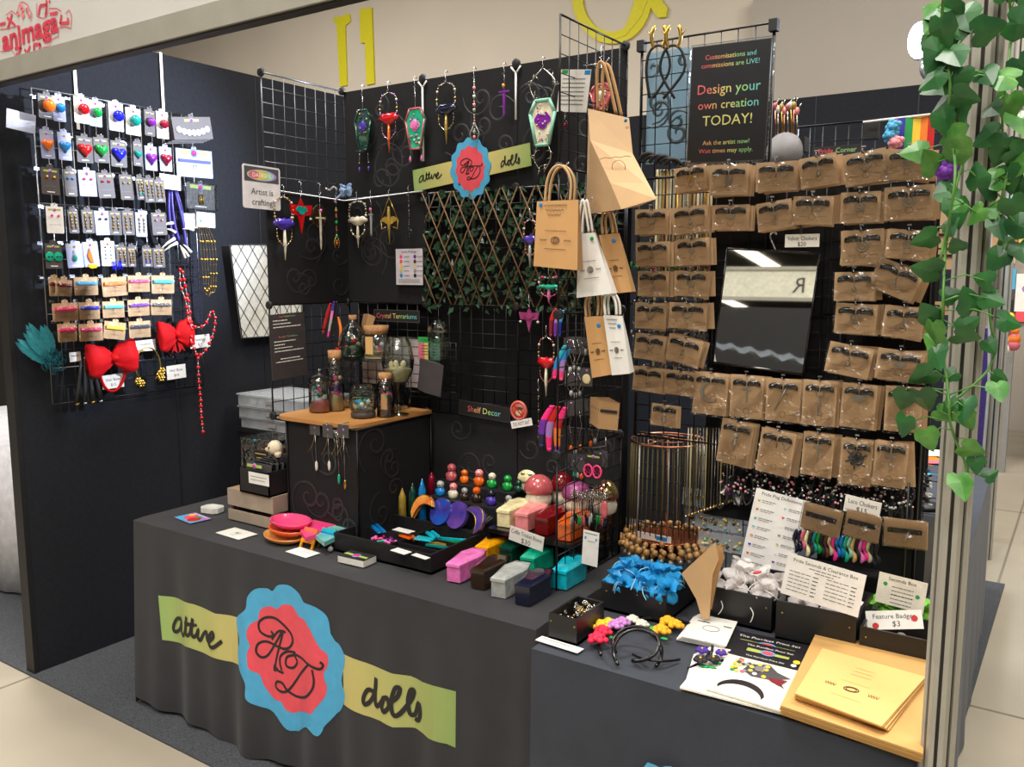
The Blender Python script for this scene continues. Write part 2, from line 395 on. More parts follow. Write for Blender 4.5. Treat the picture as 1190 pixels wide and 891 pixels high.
# ---------------------------------------------------------------- table cloths with printed logo
clothm = mat('table_cloth', (47, 47, 50), .85, 0, .08, 12, bump=.12, bscale=700, sheen=.1, spec=.3)
clothm2 = mat('table_cloth_slate', (52, 56, 65), .85, 0, .08, 12, bump=.12, bscale=700, sheen=.1, spec=.3)
TX0, TX1, TY0, TY1 = -2.76, -1.075, 1.70, 2.52
def fold1(x, z):
    d = min(1, max(0, (T-z)/T))
    return (.006*sin(x*23+.6)+.005*sin(x*41+2)+.004*sin(x*11+3*z))*d**.8*1.6 + .02*d
def drape(name, x0, x1, y0, y1, mtl, fold, label, zb=.012, skew=0):
    mb = MB(); R = .012
    nx = int((x1-x0)/.018); nz = 26
    # top with slight creases
    ny = 24; g = []
    for j in range(ny+1):
        for i in range(nx+1):
            x = x0+(x1-x0)*i/nx; y = y0+(y1-y0)*j/ny
            e = min(i, nx-i)/nx*(x1-x0); e2 = min(j, 1)
            g.append((x, y, T-.0015+(.0012*sin(x*17+y*9) if e > .05 else 0)*(1 if j > 1 else 0)-(0 if j else .004)))
    mb.add(g, [(j*(nx+1)+i, j*(nx+1)+i+1, (j+1)*(nx+1)+i+1, (j+1)*(nx+1)+i) for j in range(ny) for i in range(nx)], mtl, True)
    g = []
    for j in range(nz+1):
        z = (T-.0055)*(1-j/nz)+zb*(j/nz)
        if j == nz: pass
        for i in range(nx+1):
            x = x0+(x1-x0)*i/nx
            zz = z+(.012*sin(x*6.3)+.006*sin(x*15))*(j/nz)**4+ .008*(j/nz)**4
            g.append((x, y0-fold(x, z)-(0 if j else -0.0), zz))
    mb.add(g, [(j*(nx+1)+i, (j+1)*(nx+1)+i, (j+1)*(nx+1)+i+1, j*(nx+1)+i+1) for j in range(nz) for i in range(nx)], mtl, True)
    for side, xs in ((-1, x0), (1, x1)):
        g = []; ns = int((y1-y0)/.03)
        for j in range(nz+1):
            z = (T-.003)*(1-j/nz)+zb*(j/nz)
            for i in range(ns+1):
                y = y0+(y1-y0)*i/ns; q = fold(y+3.3, z)
                w_ = i/ns
                yy = y-fold(xs, z)*(1-w_)
                g.append((xs+side*q*min(1, i/2), yy, z))
        fs = [(j*(ns+1)+i, j*(ns+1)+i+1, (j+1)*(ns+1)+i+1, (j+1)*(ns+1)+i) for j in range(nz) for i in range(ns)]
        if side > 0: fs = [f[::-1] for f in fs]
        mb.add(g, fs, mtl, True)
    mb.v = [(x-skew*(y-y0)*(x-x0)/(x1-x0), y, z) for x, y, z in mb.v]
    return obj(name, mb, None, label, 'tablecloth')
def table(name, x0, x1, y0, y1, label):
    t = thing(name, label, 'table', Matrix.Translation(((x0+x1)/2, (y0+y1)/2, 0)))
    cx, cy = (x0+x1)/2, (y0+y1)/2
    obj('table_top', MB().box((0, 0, T-.024), (x1-x0-.05, y1-y0-.05, .036), 'grey'), t)
    for sx in (-1, 1):
        for sy in (-1, 1):
            obj('leg', MB().tube([(sx*((x1-x0)/2-.12), sy*((y1-y0)/2-.08), 0), (sx*((x1-x0)/2-.12), sy*((y1-y0)/2-.08), T-.04)], .014, 'grey', 8), t)
table('folding_table', TX0, TX1, TY0, TY1, 'folding table under the printed dark cloth at the left')
table('folding_table', -.99, -.37, 1.63, 4.2, 'folding table under the slate cloth beside the post')
cl1 = drape('tablecloth', TX0, TX1, TY0, TY1, clothm, fold1, 'charcoal cloth printed with a blue and pink flower badge')
def fold2(x, z):
    d = min(1, max(0, (T-z)/T)); return (.005*sin(x*19+1)+.004*sin(x*37))*d+.012*d
cl2 = drape('tablecloth', -1.03, -.205, 1.608, 4.3, clothm2, fold2, 'slate grey cloth on the table next to the post', skew=.045)
# printed logo: traced outlines, cut finely so that they follow the folds
ML = Matrix(((1, 0, 0, 0), (0, 0, -1, 1.70), (0, 1, 0, 0), (0, 0, 0, 1)))
def cp(x, y): p = P(x, y, 'Y', 1.69); return (p.x, p.z)
def conform(mb):
    bm = bmesh.new(); vs = [bm.verts.new(v) for v in mb.v]
    for f, k in zip(mb.f, mb.m):
        try: fa = bm.faces.new([vs[i] for i in f]); fa.material_index = k
        except ValueError: pass
    bmesh.ops.triangulate(bm, faces=[f for f in bm.faces if len(f.verts) > 4])
    for k in range(70):
        x = TX0+.022*k
        bmesh.ops.bisect_plane(bm, geom=bm.verts[:]+bm.edges[:]+bm.faces[:], plane_co=(x, 0, 0), plane_no=(1, 0, 0))
    for k in range(18):
        bmesh.ops.bisect_plane(bm, geom=bm.verts[:]+bm.edges[:]+bm.faces[:], plane_co=(0, .04*k, 0), plane_no=(0, 1, 0))
    for v in bm.verts: v.co.z += fold1(v.co.x, v.co.y)
    me = bpy.data.meshes.new('print'); bm.to_mesh(me); bm.free()
    for m_ in mb.ms: me.materials.append(m_)
    return me
Q1 = [(180+x/4.69, 670+y/4.69) for x, y in [(18, 102), (90, 118), (210, 148), (330, 200), (450, 222), (470, 475), (390, 460), (290, 425), (200, 382), (100, 362), (45, 342)]]
Q2 = [(340+x/4.455, 670+y/4.455) for x, y in [(255, 400), (380, 445), (470, 478), (520, 500), (600, 522), (660, 552), (760, 572), (842, 596), (843, 885), (800, 862), (700, 838), (620, 790), (530, 772), (470, 738), (380, 712), (265, 662)]]
def flower(pts): return smooth2(pts+[pts[0]], 4)[:-1]
FB = [(180+x/4.69, 670+y/4.69) for x, y in [(470, 470), (462, 400), (470, 340), (448, 260), (452, 215), (498, 175), (505, 110), (540, 70), (600, 68), (630, 82), (660, 50), (720, 52), (775, 95), (800, 135)]]
FB += [(340+x/4.455, 670+y/4.455) for x, y in [(60, 138), (120, 160), (175, 215), (195, 320), (235, 355), (270, 430), (250, 540), (272, 620), (240, 700), (180, 722), (165, 790), (140, 815), (85, 772), (30, 800)]]
FB += [(180+x/4.69, 670+y/4.69) for x, y in [(770, 842), (720, 830), (650, 740), (580, 700), (525, 650), (518, 570), (480, 500)]]
FP = [(180+x/4.69, 670+y/4.69) for x, y in [(560, 235), (570, 180), (620, 165), (655, 180), (690, 155), (740, 165), (775, 218), (810, 235), (843, 280)]]
FP += [(340+x/4.455, 670+y/4.455) for x, y in [(60, 230), (105, 290), (122, 350), (175, 400), (180, 460), (160, 510), (178, 570), (165, 630), (120, 650), (115, 700), (60, 685)]]
FP += [(180+x/4.69, 670+y/4.69) for x, y in [(800, 720), (760, 745), (715, 725), (690, 680), (650, 665), (600, 600), (575, 530), (530, 490), (520, 410), (530, 370), (512, 320), (520, 265)]]
SA = [[(180+x/4.69, 670+y/4.69) for x, y in s] for s in (
    [(140, 232), (105, 235), (88, 275), (95, 305), (125, 290), (142, 240), (138, 290), (150, 318), (168, 300), (178, 215), (175, 270), (180, 312), (200, 305), (212, 225), (208, 280), (215, 322), (232, 315), (240, 285), (238, 320), (250, 345), (268, 310), (285, 300), (288, 340), (300, 350), (325, 325), (318, 300), (298, 330), (302, 370), (325, 382), (368, 350)],
    [(165, 250), (222, 262)],)]
SD = [[(340+x/4.455, 670+y/4.455) for x, y in s] for s in (
    [(425, 590), (395, 582), (375, 620), (380, 655), (410, 640), (435, 585), (437, 520), (435, 600), (442, 660), (465, 650), (485, 615), (475, 660), (485, 690), (510, 665), (500, 620), (485, 625)],
    [(510, 650), (545, 620), (555, 580), (535, 575), (520, 640), (530, 705), (555, 710), (600, 650), (618, 600), (600, 595), (590, 650), (600, 715), (625, 715), (640, 660), (650, 710), (640, 750), (622, 740)],)]
SL = [[(180+x/4.69, 670+y/4.69) for x, y in s] for s in (
    [(625, 300), (640, 320), (610, 328), (572, 300), (565, 250), (600, 225), (660, 235), (725, 300), (743, 350), (730, 385), (700, 395), (650, 375), (600, 355), (565, 365), (558, 405), (580, 438), (610, 430), (650, 370), (692, 300), (670, 400), (655, 495), (700, 525)],
    [(630, 345), (665, 302), (695, 300), (705, 310)], [(650, 480), (648, 510), (670, 500)],
    [(760, 418), (715, 410), (682, 435), (680, 475), (690, 510)],
    [(755, 430), (715, 440), (712, 485), (745, 500), (770, 470), (755, 430), (800, 445), (850, 475), (905, 500), (920, 480), (905, 462)],
    [(850, 470), (800, 520), (770, 560), (725, 620), (690, 625), (660, 600), (665, 572), (695, 580), (720, 620), (770, 655), (830, 650), (870, 610), (880, 560), (868, 500)],)]
def logo_mb(f, k=1.0, z=0.0):
    """band, flower badge, monogram and both words through the mapping f"""
    mb = MB()
    n = 5
    for Q, cols in ((Q1, 1), (Q2, -1)):
        mb.flat([f(*q) for q in Q], z+.0010, lgband)
    mb.flat([f(*q) for q in flower(FB)], z+.0016, 'skyblue'); mb.flat([f(*q) for q in flower(FP)], z+.0022, 'coral')
    for s in SA+SD: mb.stroke([f(*q) for q in s], .0135*k, z+.0028, 'ink')
    for s in SL: mb.stroke([f(*q) for q in s], .0085*k, z+.0030, 'ink')
    p = f(180+228/4.69, 670+262/4.69); mb.flat([(p[0]+.006*k*cos(t*pi/4), p[1]+.006*k*sin(t*pi/4)) for t in range(8)], z+.0028, 'ink')
    return mb
# the band fades from green at the ends to straw at the badge
lgband = bpy.data.materials.new('logo_band'); lgband.use_nodes = True; nt = lgband.node_tree; b_ = nt.nodes['Principled BSDF']; b_.inputs['Roughness'].default_value = .7
tc = nt.nodes.new('ShaderNodeTexCoord'); sp = nt.nodes.new('ShaderNodeSeparateXYZ'); rp = nt.nodes.new('ShaderNodeValToRGB')
nt.links.new(tc.outputs['Generated'], sp.inputs[0]); nt.links.new(sp.outputs[0], rp.inputs['Fac']); nt.links.new(rp.outputs[0], b_.inputs['Base Color'])
e = rp.color_ramp.elements; e[0].color = (*lin((148, 178, 102)), 1); e[1].color = (*lin((138, 162, 92)), 1); n_ = e.new(.38); n_.color = (*lin((208, 188, 118)), 1); n_ = e.new(.62); n_.color = (*lin((208, 188, 118)), 1)
MATS['logo_band'] = lgband
me = conform(logo_mb(cp))
lo = bpy.data.objects.new('printed_logo', me); COL.objects.link(lo); lo.parent = cl1; lo.matrix_basis = ML
# second cloth: top of the same badge just enters the picture
m = MB(); c = P(775, 925, 'Y', 1.60)
m.flat([(c.x+(.075+.006*cos(9*t*pi/18))*cos(t*pi/18), c.z+(.075+.006*cos(9*t*pi/18))*sin(t*pi/18)) for t in range(36)], .001, 'skyblue', fr((0, 1.588, 0), 'A'))
obj('printed_badge', m, cl2)
# ---------------------------------------------------------------- racks: grid cubes, fabric covers with raised swirls
PW = .376
ZL = [T+.002+PW*k for k in range(5)]
swirlm = mat('swirl_velvet', (36, 36, 39), .5, 0, .1)
fabricm = mat('black_fabric', (30, 30, 32), .85, 0, .1, 40, bump=.1, bscale=600, spec=.25)
def grid_mb(w, h, n=8, r=.0016, mtl=BW, frame_r=.003, k=8):
    mb = MB()
    for a in ((0, 0, w, 0), (0, h, w, h), (0, 0, 0, h), (w, 0, w, h)): mb.tube([(a[0], a[1], 0), (a[2], a[3], 0)], frame_r, mtl, 5)
    for i in range(1, n): mb.tube([(w*i/n, 0, 0), (w*i/n, h, 0)], r, mtl, 4)
    for i in range(1, k): mb.tube([(0, h*i/k, 0), (w, h*i/k, 0)], r, mtl, 4)
    return mb
def swirls(mb, w, h, z, seed, mtl=None, n=7, s=1.0):
    r_ = random.Random(seed); mtl = mtl or swirlm
    for _ in range(n):
        cx, cy = r_.uniform(.12, .88)*w, r_.uniform(.12, .88)*h; R = r_.uniform(.03, .065)*s; d = r_.choice((-1, 1)); a0 = r_.uniform(0, 6.28); pts = []
        for k in range(26):
            t = k/25; a = a0+d*t*9.5; rr = R*(.15+.85*t)*(1 if t < .75 else 1+(t-.75)*2.5)
            x, y = cx+rr*cos(a), cy+rr*sin(a)
            if not (0.004 < x < w-.004 and 0.004 < y < h-.004): break
            pts.append((x, y))
        if len(pts) > 4:
            L = len(pts); vs = []
            for i, p in enumerate(pts):
                a, b = pts[max(i-1, 0)], pts[min(i+1, L-1)]; dx, dy = b[0]-a[0], b[1]-a[1]; l = sqrt(dx*dx+dy*dy) or 1
                ww = .0022+.0035*sin(pi*i/(L-1)); vs += [(p[0]-dy/l*ww, p[1]+dx/l*ww, z), (p[0], p[1], z+.0012), (p[0]+dy/l*ww, p[1]-dx/l*ww, z)]
            mb.add(vs, [(3*i+a_, 3*i+3+a_, 3*i+4+a_, 3*i+1+a_) for i in range(L-1) for a_ in (0, 1)], mtl)
def cover_mb(w, h, seed, m1=None, m2=None, n=7):
    mb = MB(); mb.box((w/2, h/2, 0), (w-.004, h-.004, .008), m1 or fabricm); swirls(mb, w, h, .0041, seed, m2, n); return mb
rack = thing('display_rack', 'black cube grid rack covered in swirl fabric on the left table', 'display rack', Matrix.Translation((-2.293, YR, T)))
RI = rack.matrix_basis.inverted()
def rpart(name, mb, M): o = obj(name, mb, rack, None, None, RI @ M); return o
XC = -2.293
for k in range(3):
    X0 = XC+PW*k
    rpart('fabric_panel', cover_mb(PW, PW, 40+k), fr((X0, YR, ZL[3]), 'A'))
    rpart('grid_panel', grid_mb(PW, PW), fr((X0, YR, ZL[1]), 'A'))
    rpart('grid_panel', grid_mb(PW, PW), fr((X0, YR+.012, ZL[2]), 'A'))
rpart('fabric_panel', cover_mb(PW, PW, 51), fr((XC, YR, ZL[2]), 'A'))
rpart('fabric_panel', cover_mb(PW, PW, 52), fr((XC, YR-PW, ZL[2]), 'B'))
rpart('grid_panel', grid_mb(PW, PW), fr((XC, YR-PW, ZL[1]), 'B'))
rpart('grid_panel', grid_mb(PW, PW, 8, .0016, mat('grey_wire', (95, 98, 102), .35, .7)), fr((XC, YR-PW, ZL[3]), 'B'))
for k in (1, 2): rpart('fabric_panel', cover_mb(PW, PW, 60+k), fr((XC+PW*k, YR, ZL[0]), 'A'))
XR = XC+3*PW
for k in range(1, 4): rpart('grid_panel', grid_mb(PW, PW), fr((XR, YR-PW, ZL[k]), 'B'))
rpart('grid_panel', grid_mb(PW, PW), fr((XR, YR-PW, ZL[0]), 'B'))
# dark cloth hung behind the lower rows
m = MB(); nn = 60; g = []
for j in (0, 1):
    for i in range(nn+1): x = XC+3*PW*i/nn; g.append((x, YR+.05+.004*sin(i*.7), (T+.01, ZL[3])[j]))
m.add(g, [(i, i+1, nn+2+i, nn+1+i) for i in range(nn)], mat('black_curtain', (20, 20, 22), .9, spec=.2), True)
obj('black_curtain', m, None, 'plain black curtain hanging behind the open grid rows of the rack', 'curtain')
cn = MB().lathe([(.011, -.006), (.014, -.004), (.014, .004), (.011, .006)], 'black', 12).mesh('connector')
for (x, y, z) in [(XC+PW*k, YR-.012, ZL[j]) for k in range(4) for j in (1, 2, 3, 4)]+[(XC, YR-PW, ZL[j]) for j in (1, 2, 3, 4)]+[(XR, YR-PW, ZL[j]) for j in (1, 2, 3)]:
    o = bpy.data.objects.new('connector', cn); COL.objects.link(o); o.parent = rack; o.matrix_basis = RI @ fr((x, y, z), 'A')
for k in (1, 2):
    m = MB(); m.tube([(0, .0, 0), (0, -.14-.1*(k == 1), 0)], .0035, 'white', 6); m.tube([(0, 0, 0), (-.018, .02, 0)], .003, 'white', 6); m.tube([(0, 0, 0), (.018, .02, 0)], .003, 'white', 6)
    rpart('clip', m, fr((XC+PW*k, YR-.014, ZL[4]-.03), 'A'))
# glossy cube cabinet with timber shelf
cub = thing('cube_cabinet', 'black fabric cube cabinet with an orange timber top', 'cabinet', Matrix.Translation((XC+PW/2+.028, YR-PW/2-.02, T)))
m = MB(); m.box2((-PW/2+.05, -PW/2+.01, .005), (PW/2-.004, PW/2-.01, PW-.005), fabricm)
m2 = MB(); swirls(m2, PW-.06, PW, .001, 5, None, 6); m.cat(m2, fr((-PW/2+.055, -PW/2+.009, 0), 'A')); m2 = MB(); swirls(m2, PW, PW, .001, 9, None, 5); m.cat(m2, fr((PW/2-.003, -PW/2, 0), 'B'))
obj('body', m, cub)
m = MB()
for x in (-.72, 1):
    for y in (-1, 1): m.tube([(x*PW/2, y*(PW/2-.006), 0), (x*PW/2, y*(PW/2-.006), PW)], .0035, BW, 6)
for y in (-1, 1): m.tube([(-PW/2, y*(PW/2-.006), PW-.004), (PW/2, y*(PW/2-.006), PW-.004)], .0035, BW, 6); m.tube([(.14*y+.048, -PW/2, PW-.004), (.14*y+.048, PW/2, PW-.004)], .0035, BW, 6)
obj('frame', m, cub)
tim = mat('timber', (196, 142, 82), .45, 0, .2, 7, c2=(178, 122, 66))
rr_ = .06; pts = [(PW/2, PW/2), (-PW/2, PW/2)]
for cx, a0 in ((-PW/2+rr_, 180), (PW/2-rr_, 270)):
    for k in range(7): a = radians(a0+k*15); pts.append((cx+rr_*cos(a), -PW/2-.01+rr_+rr_*sin(a)))
obj('timber_top', MB().poly(pts, PW, PW+.012, tim), cub)
ZC = T+PW+.012
# ---------------------------------------------------------------- left wall: wire grid with hooks and carded jewellery
KW = mat('wall_kraft', (200, 165, 125), .7)
XG = XW+.035                     # grid plane
XCARD = XW+.13                   # fronts of the hooks
GL0 = P(36, 102, 'X', XG); GL1 = P(222, 133, 'X', XG); GLB = P(60, 470, 'X', XG)
wg = thing('wire_grid_panel', 'silver wire grid panel with hooks on the left wall', 'grid panel', fr(GL0, 'B'))
WI = wg.matrix_basis.inverted()
gw = GL1.y-GL0.y; gh = GL0.z-GLB.z
m = MB()
for i in range(0, 15): m.tube([(gw*i/14, 0, 0), (gw*i/14, -gh, 0)], .0014 if i % 14 else .003, SW, 4)
for j in range(0, 18): m.tube([(0, -gh*j/17, 0), (gw, -gh*j/17, 0)], .0014 if j % 17 else .003, SW if j % 3 == 0 else BW, 4)
obj('frame', m, wg)
for px_ in (86, 187):
    a = P(px_, 75, 'X', XW+.005); m = MB()
    m.box((a.y-GL0.y, (2.452+GL0.z-.12)/2-GL0.z, -.028), (.012, 2.452-GL0.z+.12, .002), 'white'); m.box((a.y-GL0.y, 2.453-GL0.z, -.055), (.012, .002, .055), 'white')
    obj('hanging_strap', m, wg)
def wall_hook(p, n=XCARD-XG):
    """chrome prong from the grid out to a card"""
    mb = MB(); mb.tube([(0, 0, -n), (0, .0, .0), (0, .003, .004), (0, .008, .006)], .0016, CH, 5); mb.box((0, -.003, -n+.002), (.02, .012, .003), CH)
    return mb
HOOK = wall_hook(None).mesh('hook')
def add_hook(root, inv, M, me=None):
    o = bpy.data.objects.new('hook', me or HOOK); COL.objects.link(o); o.parent = root; o.matrix_basis = inv @ M; return o
def card_mb(w, h, mtl, th=.0012, hole=True):
    mb = MB(); c = .003
    pts = [(-w/2, 0), (-w/2, -h+c), (-w/2+c, -h), (w/2-c, -h), (w/2, -h+c), (w/2, 0), (.012, 0), (.012, .009), (.004, .012), (-.004, .012), (-.012, .009), (-.012, 0)]
    mb.poly(pts, -th, 0, mtl)
    return mb
def header_mb(w, y):
    """tiny printed badge at the top of a card"""
    mb = MB(); mb.box((0, y, .0003), (w*.74, w*.10, .0004), 'lime'); mb.lathe([(w*.10, 0), (w*.10, .0008)], 'skyblue', 10, (0, y, .0003)); mb.lathe([(w*.07, 0), (w*.07, .0011)], 'hotpink', 10, (0, y, .0003))
    return mb
def heart_pts(r):
    return [(r*1.05*sin(t)**3, r*.92*(cos(t)-.38*cos(2*t)-.15*cos(3*t)-.05*cos(4*t))) for t in [2*pi*k/22 for k in range(22)]]
def heart_mb(r, mtl):
    mb = MB(); h = heart_pts(r); rings = []
    for k, (s_, z) in enumerate(((1, 0), (1.0, .25), (.86, .55), (.6, .8), (.25, .92), (.02, .95))): rings.append([(x*s_, y*s_, z*r*.8) for x, y in h])
    mb.loft(rings[::-1], mtl, True, True); return mb
SILV = mat('earring_back', (190, 188, 180), .25, 1)
def wall_card(x0, y0, x1, y1, bg, kind, col, label, group, rz=0, cat='jewellery card', hz=0):
    c, w_, h_ = pxb(x0, y0, x1, y1, 'X', XCARD+hz); top = c+Vector((0, 0, h_/2)); M = fr(top, 'B', rz, rnd.uniform(-5, 6)); w_ *= .96
    t = thing('jewellery_card', label, cat, M, group)
    obj('card', card_mb(w_, h_, bg), t)
    if bg is not KW: obj('badge', header_mb(w_, -h_*.12), t)
    if kind == 'ball': obj('pendant', MB().ball((0, -h_*.47, w_*.25), (w_*.36, w_*.36, w_*.3), GL[col], 14), t, None)
    elif kind == 'heart': o = obj('pendant', heart_mb(w_*.42, GL[col]), t); o.location = (0, -h_*.5, .001)
    elif kind == 'stud':
        for s in (-1, 1): obj('stud', MB().ball((s*w_*.2, -h_*.34, .004), (.005, .005, .004), GL[col], 8), t)
    elif kind == 'drop':
        for s in (-1, 1):
            mb = MB(); x = s*w_*.2; mb.ring((x, -h_*.25, .002), .004, .004, .0008, GOLD, 8)
            L = h_*.55
            for k in range(4): mb.ball((x+rnd.uniform(-.001, .001), -h_*.3-L*k/4, .003), (.0035, .006, .003), (GOLD, SILV, GOLD, MATS.get(col, GOLD))[k], 6)
            mb.tube([(x, -h_*.25, .002), (x, -h_*.3-L, .002)], .0008, SILV, 4); obj('earring', mb, t)
    elif kind == 'choker':
        mb = MB(); rings = []
        mb.box((0, -h_*.33, .005), (w_*.86, h_*.2, .007), col); mb.tube([(-w_*.43, -h_*.33, .002), (-w_*.5, -h_*.3, -.003)], .0015, col, 4); mb.tube([(w_*.43, -h_*.33, .002), (w_*.5, -h_*.3, -.003)], .0015, col, 4)
        mb.ring((0, -h_*.5, .004), .004, .004, .0007, SILV, 10); obj('choker_band', mb, t)
        mb = MB(); mb.box((0, -h_*.74, .0002), (w_*.5, .0012, .0003), 'kraft2'); mb.ring((0, -h_*.74, .0003), h_*.07, h_*.07, .0006, 'kraft2', 12); obj('print', mb, t)
        obj('plastic_sleeve', MB().add([(-w_*.52, .004, .001), (w_*.52, .004, .001), (w_*.52, -h_*.33, .011), (-w_*.52, -h_*.33, .011), (-w_*.52, -h_*1.04, .003), (w_*.52, -h_*1.04, .003)], [(3, 2, 1, 0), (4, 5, 2, 3)], FILM2), t)
    if bg is not KW: obj('print', MB().box((0, -h_*.9, .0003), (w_*.42, h_*.035, .0004), 'white').box((0, -h_*.68, .0003), (w_*.7, .0008, .0004), 'lettergrey'), t)
    add_hook(wg, WI, fr(top+Vector((0, 0, .006)), 'B'))
    return t
FILM2 = clear('card_sleeve', (248, 247, 244), .035, .16)
for n_ in FILM2.node_tree.nodes:
    if n_.type == 'BUMP': n_.inputs['Strength'].default_value = 1.0; n_.inputs['Distance'].default_value = .03
    if n_.type == 'TEX_NOISE': n_.inputs['Scale'].default_value = 28
DG, CB, WH = 'cardgrey', 'cardblue', 'white'
GA, GB_, GC = 'round pendants on the top rail', 'heart pendants on the second rail', 'earring cards on the wall grid'
for x0, y0, x1, y1, bg, col, nm in ((44.5, 110, 65, 138, DG, 'orange', 'orange'), (61, 112, 76, 141, CB, 'blue', 'bright blue'), (86, 113, 104, 143, WH, 'red', 'red'), (104, 117, 119, 147, CB, 'green', 'green'),
        (126, 120, 144, 152, WH, 'royal', 'royal blue'), (146.7, 126, 164, 157, WH, 'teal', 'teal green'), (168, 128, 181, 158, DG, 'purple', 'purple'), (182, 130, 195.5, 161, WH, 'maroon', 'dark red')):
    wall_card(x0, y0, x1, y1, bg, 'ball', col, 'card with a round %s pendant on the top rail of the wall grid' % nm, GA, rnd.uniform(-2, 1))
for x0, y0, x1, y1, bg, col, nm in ((46, 151, 63, 184, CB, 'orange', 'orange'), (67, 154, 83, 186, CB, 'blue', 'bright blue'), (89.6, 159, 108, 189, DG, 'red', 'red'), (109, 160, 126, 189, DG, 'green', 'green'),
        (129, 164, 147.5, 194, DG, 'royal', 'royal blue'), (155, 165, 166, 193, DG, 'teal', 'teal green'), (168, 170, 183, 198, CB, 'purple', 'purple'), (185, 171, 200, 199, CB, 'maroon', 'dark red')):
    wall_card(x0, y0, x1, y1, bg, 'heart', col, 'card with a glossy %s heart pendant, second rail of the wall grid' % nm, GB_, rnd.uniform(-1, 2))
for x0, y0, x1, y1, bg, kind, col, nm, rz in ((48, 195, 70, 226, DG, 'stud', 'yellow', 'grey card with yellow studs, leftmost on the third rail', -1), (74, 197, 89, 228, DG, 'stud', 'blue', 'grey card with small blue studs on the third rail', 2),
        (91, 198, 112, 228, CB, 'stud', 'hotpink', 'pale lilac card with pink studs on the third rail', 2), (112.5, 201, 132, 230, DG, 'stud', 'red', 'tilted grey card with red studs on the third rail', 4), (138, 203, 154.5, 232, DG, 'stud', 'gold', 'grey card with gold drop studs on the third rail', 3),
        (157, 206, 168, 232, DG, 'drop', 'teal', 'narrow grey card seen edge on, third rail, between gold earrings', 5), (166, 207, 180, 235, DG, 'drop', 'gold', 'grey card with long gold drop earrings on the third rail', 5), (179, 209, 191, 235, DG, 'drop', 'gold', 'last grey card of gold drops on the third rail', 3),
        (54, 240, 74, 271, WH, 'stud', 'hotpink', 'white card with pink studs, leftmost on the fourth rail', 0), (79, 244, 91, 271, DG, 'drop', 'gold', 'first card of thin gold drops, fourth rail, next to the white card', 2), (95, 244, 109, 271, DG, 'drop', 'gold', 'second card of thin gold drops on the fourth rail', 2),
        (109, 245, 129, 273, CB, 'stud', 'umber', 'pale blue card with two dark brown studs on the fourth rail', 3), (127, 245, 141, 273, DG, 'drop', 'gold', 'card with gold figure drops right of the pale blue card', 1), (142, 245, 156, 273, DG, 'drop', 'gold', 'card with gold double moon drops on the fourth rail', 1),
        (157, 247, 171.5, 275, CB, 'drop', 'gold', 'bluish card with silver and gold drops on the fourth rail', 0), (176, 247, 193, 273, DG, 'stud', 'salmon', 'grey card with salmon studs, last on the fourth rail', 3),
        (52, 283, 73, 312, DG, 'mask', 'jade', 'dark card holding two teal alien head earrings on the fifth rail', 0), (76, 283, 97, 311, CB, 'one', 'teal', 'pale card with one teal drop earring on the fifth rail', 3), (96, 281, 114, 310, CB, 'fox', 'orange', 'tilted pale card with an orange feather earring', 4),
        (117, 280, 134, 309, WH, 'multi', 'navy', 'white card with rows of small studs and navy tassels', 0), (134.5, 286, 149, 310, DG, 'drop', 'navy', 'grey card with dangling gold charms right of the navy tassels', 1), (148, 287, 158, 310, DG, 'drop', 'gold', 'narrow card with gold charms, fifth rail', 1),
        (165, 288, 178, 310, DG, 'drop', 'royal', 'card with gold drops ending in a royal blue bead', 1), (177, 288, 192, 311, DG, 'drop', 'gold', 'last card of gold drops on the fifth rail', 2)):
    t = wall_card(x0, y0, x1, y1, bg, kind, col, nm, GC, rz)
    _, w_, h_ = pxb(x0, y0, x1, y1, 'X', XCARD)
    if kind == 'mask':
        for s in (-1, 1):
            mb = MB(); mb.lathe([(.1, 0), (1, .1), (.9, .5), (.1, .7)], GL['jade'], 14); o = obj('earring', mb, t); o.matrix_basis = Matrix.Translation((s*w_*.24, -h_*.52, .002)) @ Matrix.Diagonal((w_*.26, h_*.2, .006, 1))
            obj('eye', MB().ball((-.35, -.05, .7), (.28, .18, .1), 'black', 6).ball((.35, -.05, .7), (.28, .18, .1), 'black', 6), o)
    elif kind == 'one': obj('earring', MB().ball((-.004, -h_*.6, .006), (.008, .014, .006), GL['teal'], 10).ring((-.004, -h_*.38, .003), .004, .008, .001, GOLD, 10), t)
    elif kind == 'fox':
        obj('earring', MB().poly([(-.006, -h_*.25), (-.016, -h_*.55), (-.008, -h_*.8), (.004, -h_*.85), (.0, -h_*.5)], .001, .005, GL['orange']), t); obj('earring', MB().poly([(-.012, -h_*.88), (.018, -h_*.92), (.012, -h_*1.05), (-.008, -h_*1.06), (-.02, -h_*.98)], .001, .005, GL['yellow']), t)
    elif kind == 'multi':
        mb = MB()
        for k in range(8): mb.ball(((-1 if k % 2 else 1)*w_*.2, -h_*(.25+.15*(k//2)), .002), (.004, .004, .003), GL[('blue', 'navy', 'yellow', 'blue')[k % 4]], 6)
        obj('studs', mb, t)
        mb = MB()
        for k in range(16): x = w_*.35+(k % 2)*.03+rnd.uniform(-.01, .01); mb.tube([(x, -h_*.8, .006), (x+rnd.uniform(-.012, .012), -h_*1.15, .008)], .0012, GL['royal'], 4)
        obj('tassel', mb, t)
KR = 'kraft chokers in coloured bands on the wall grid'
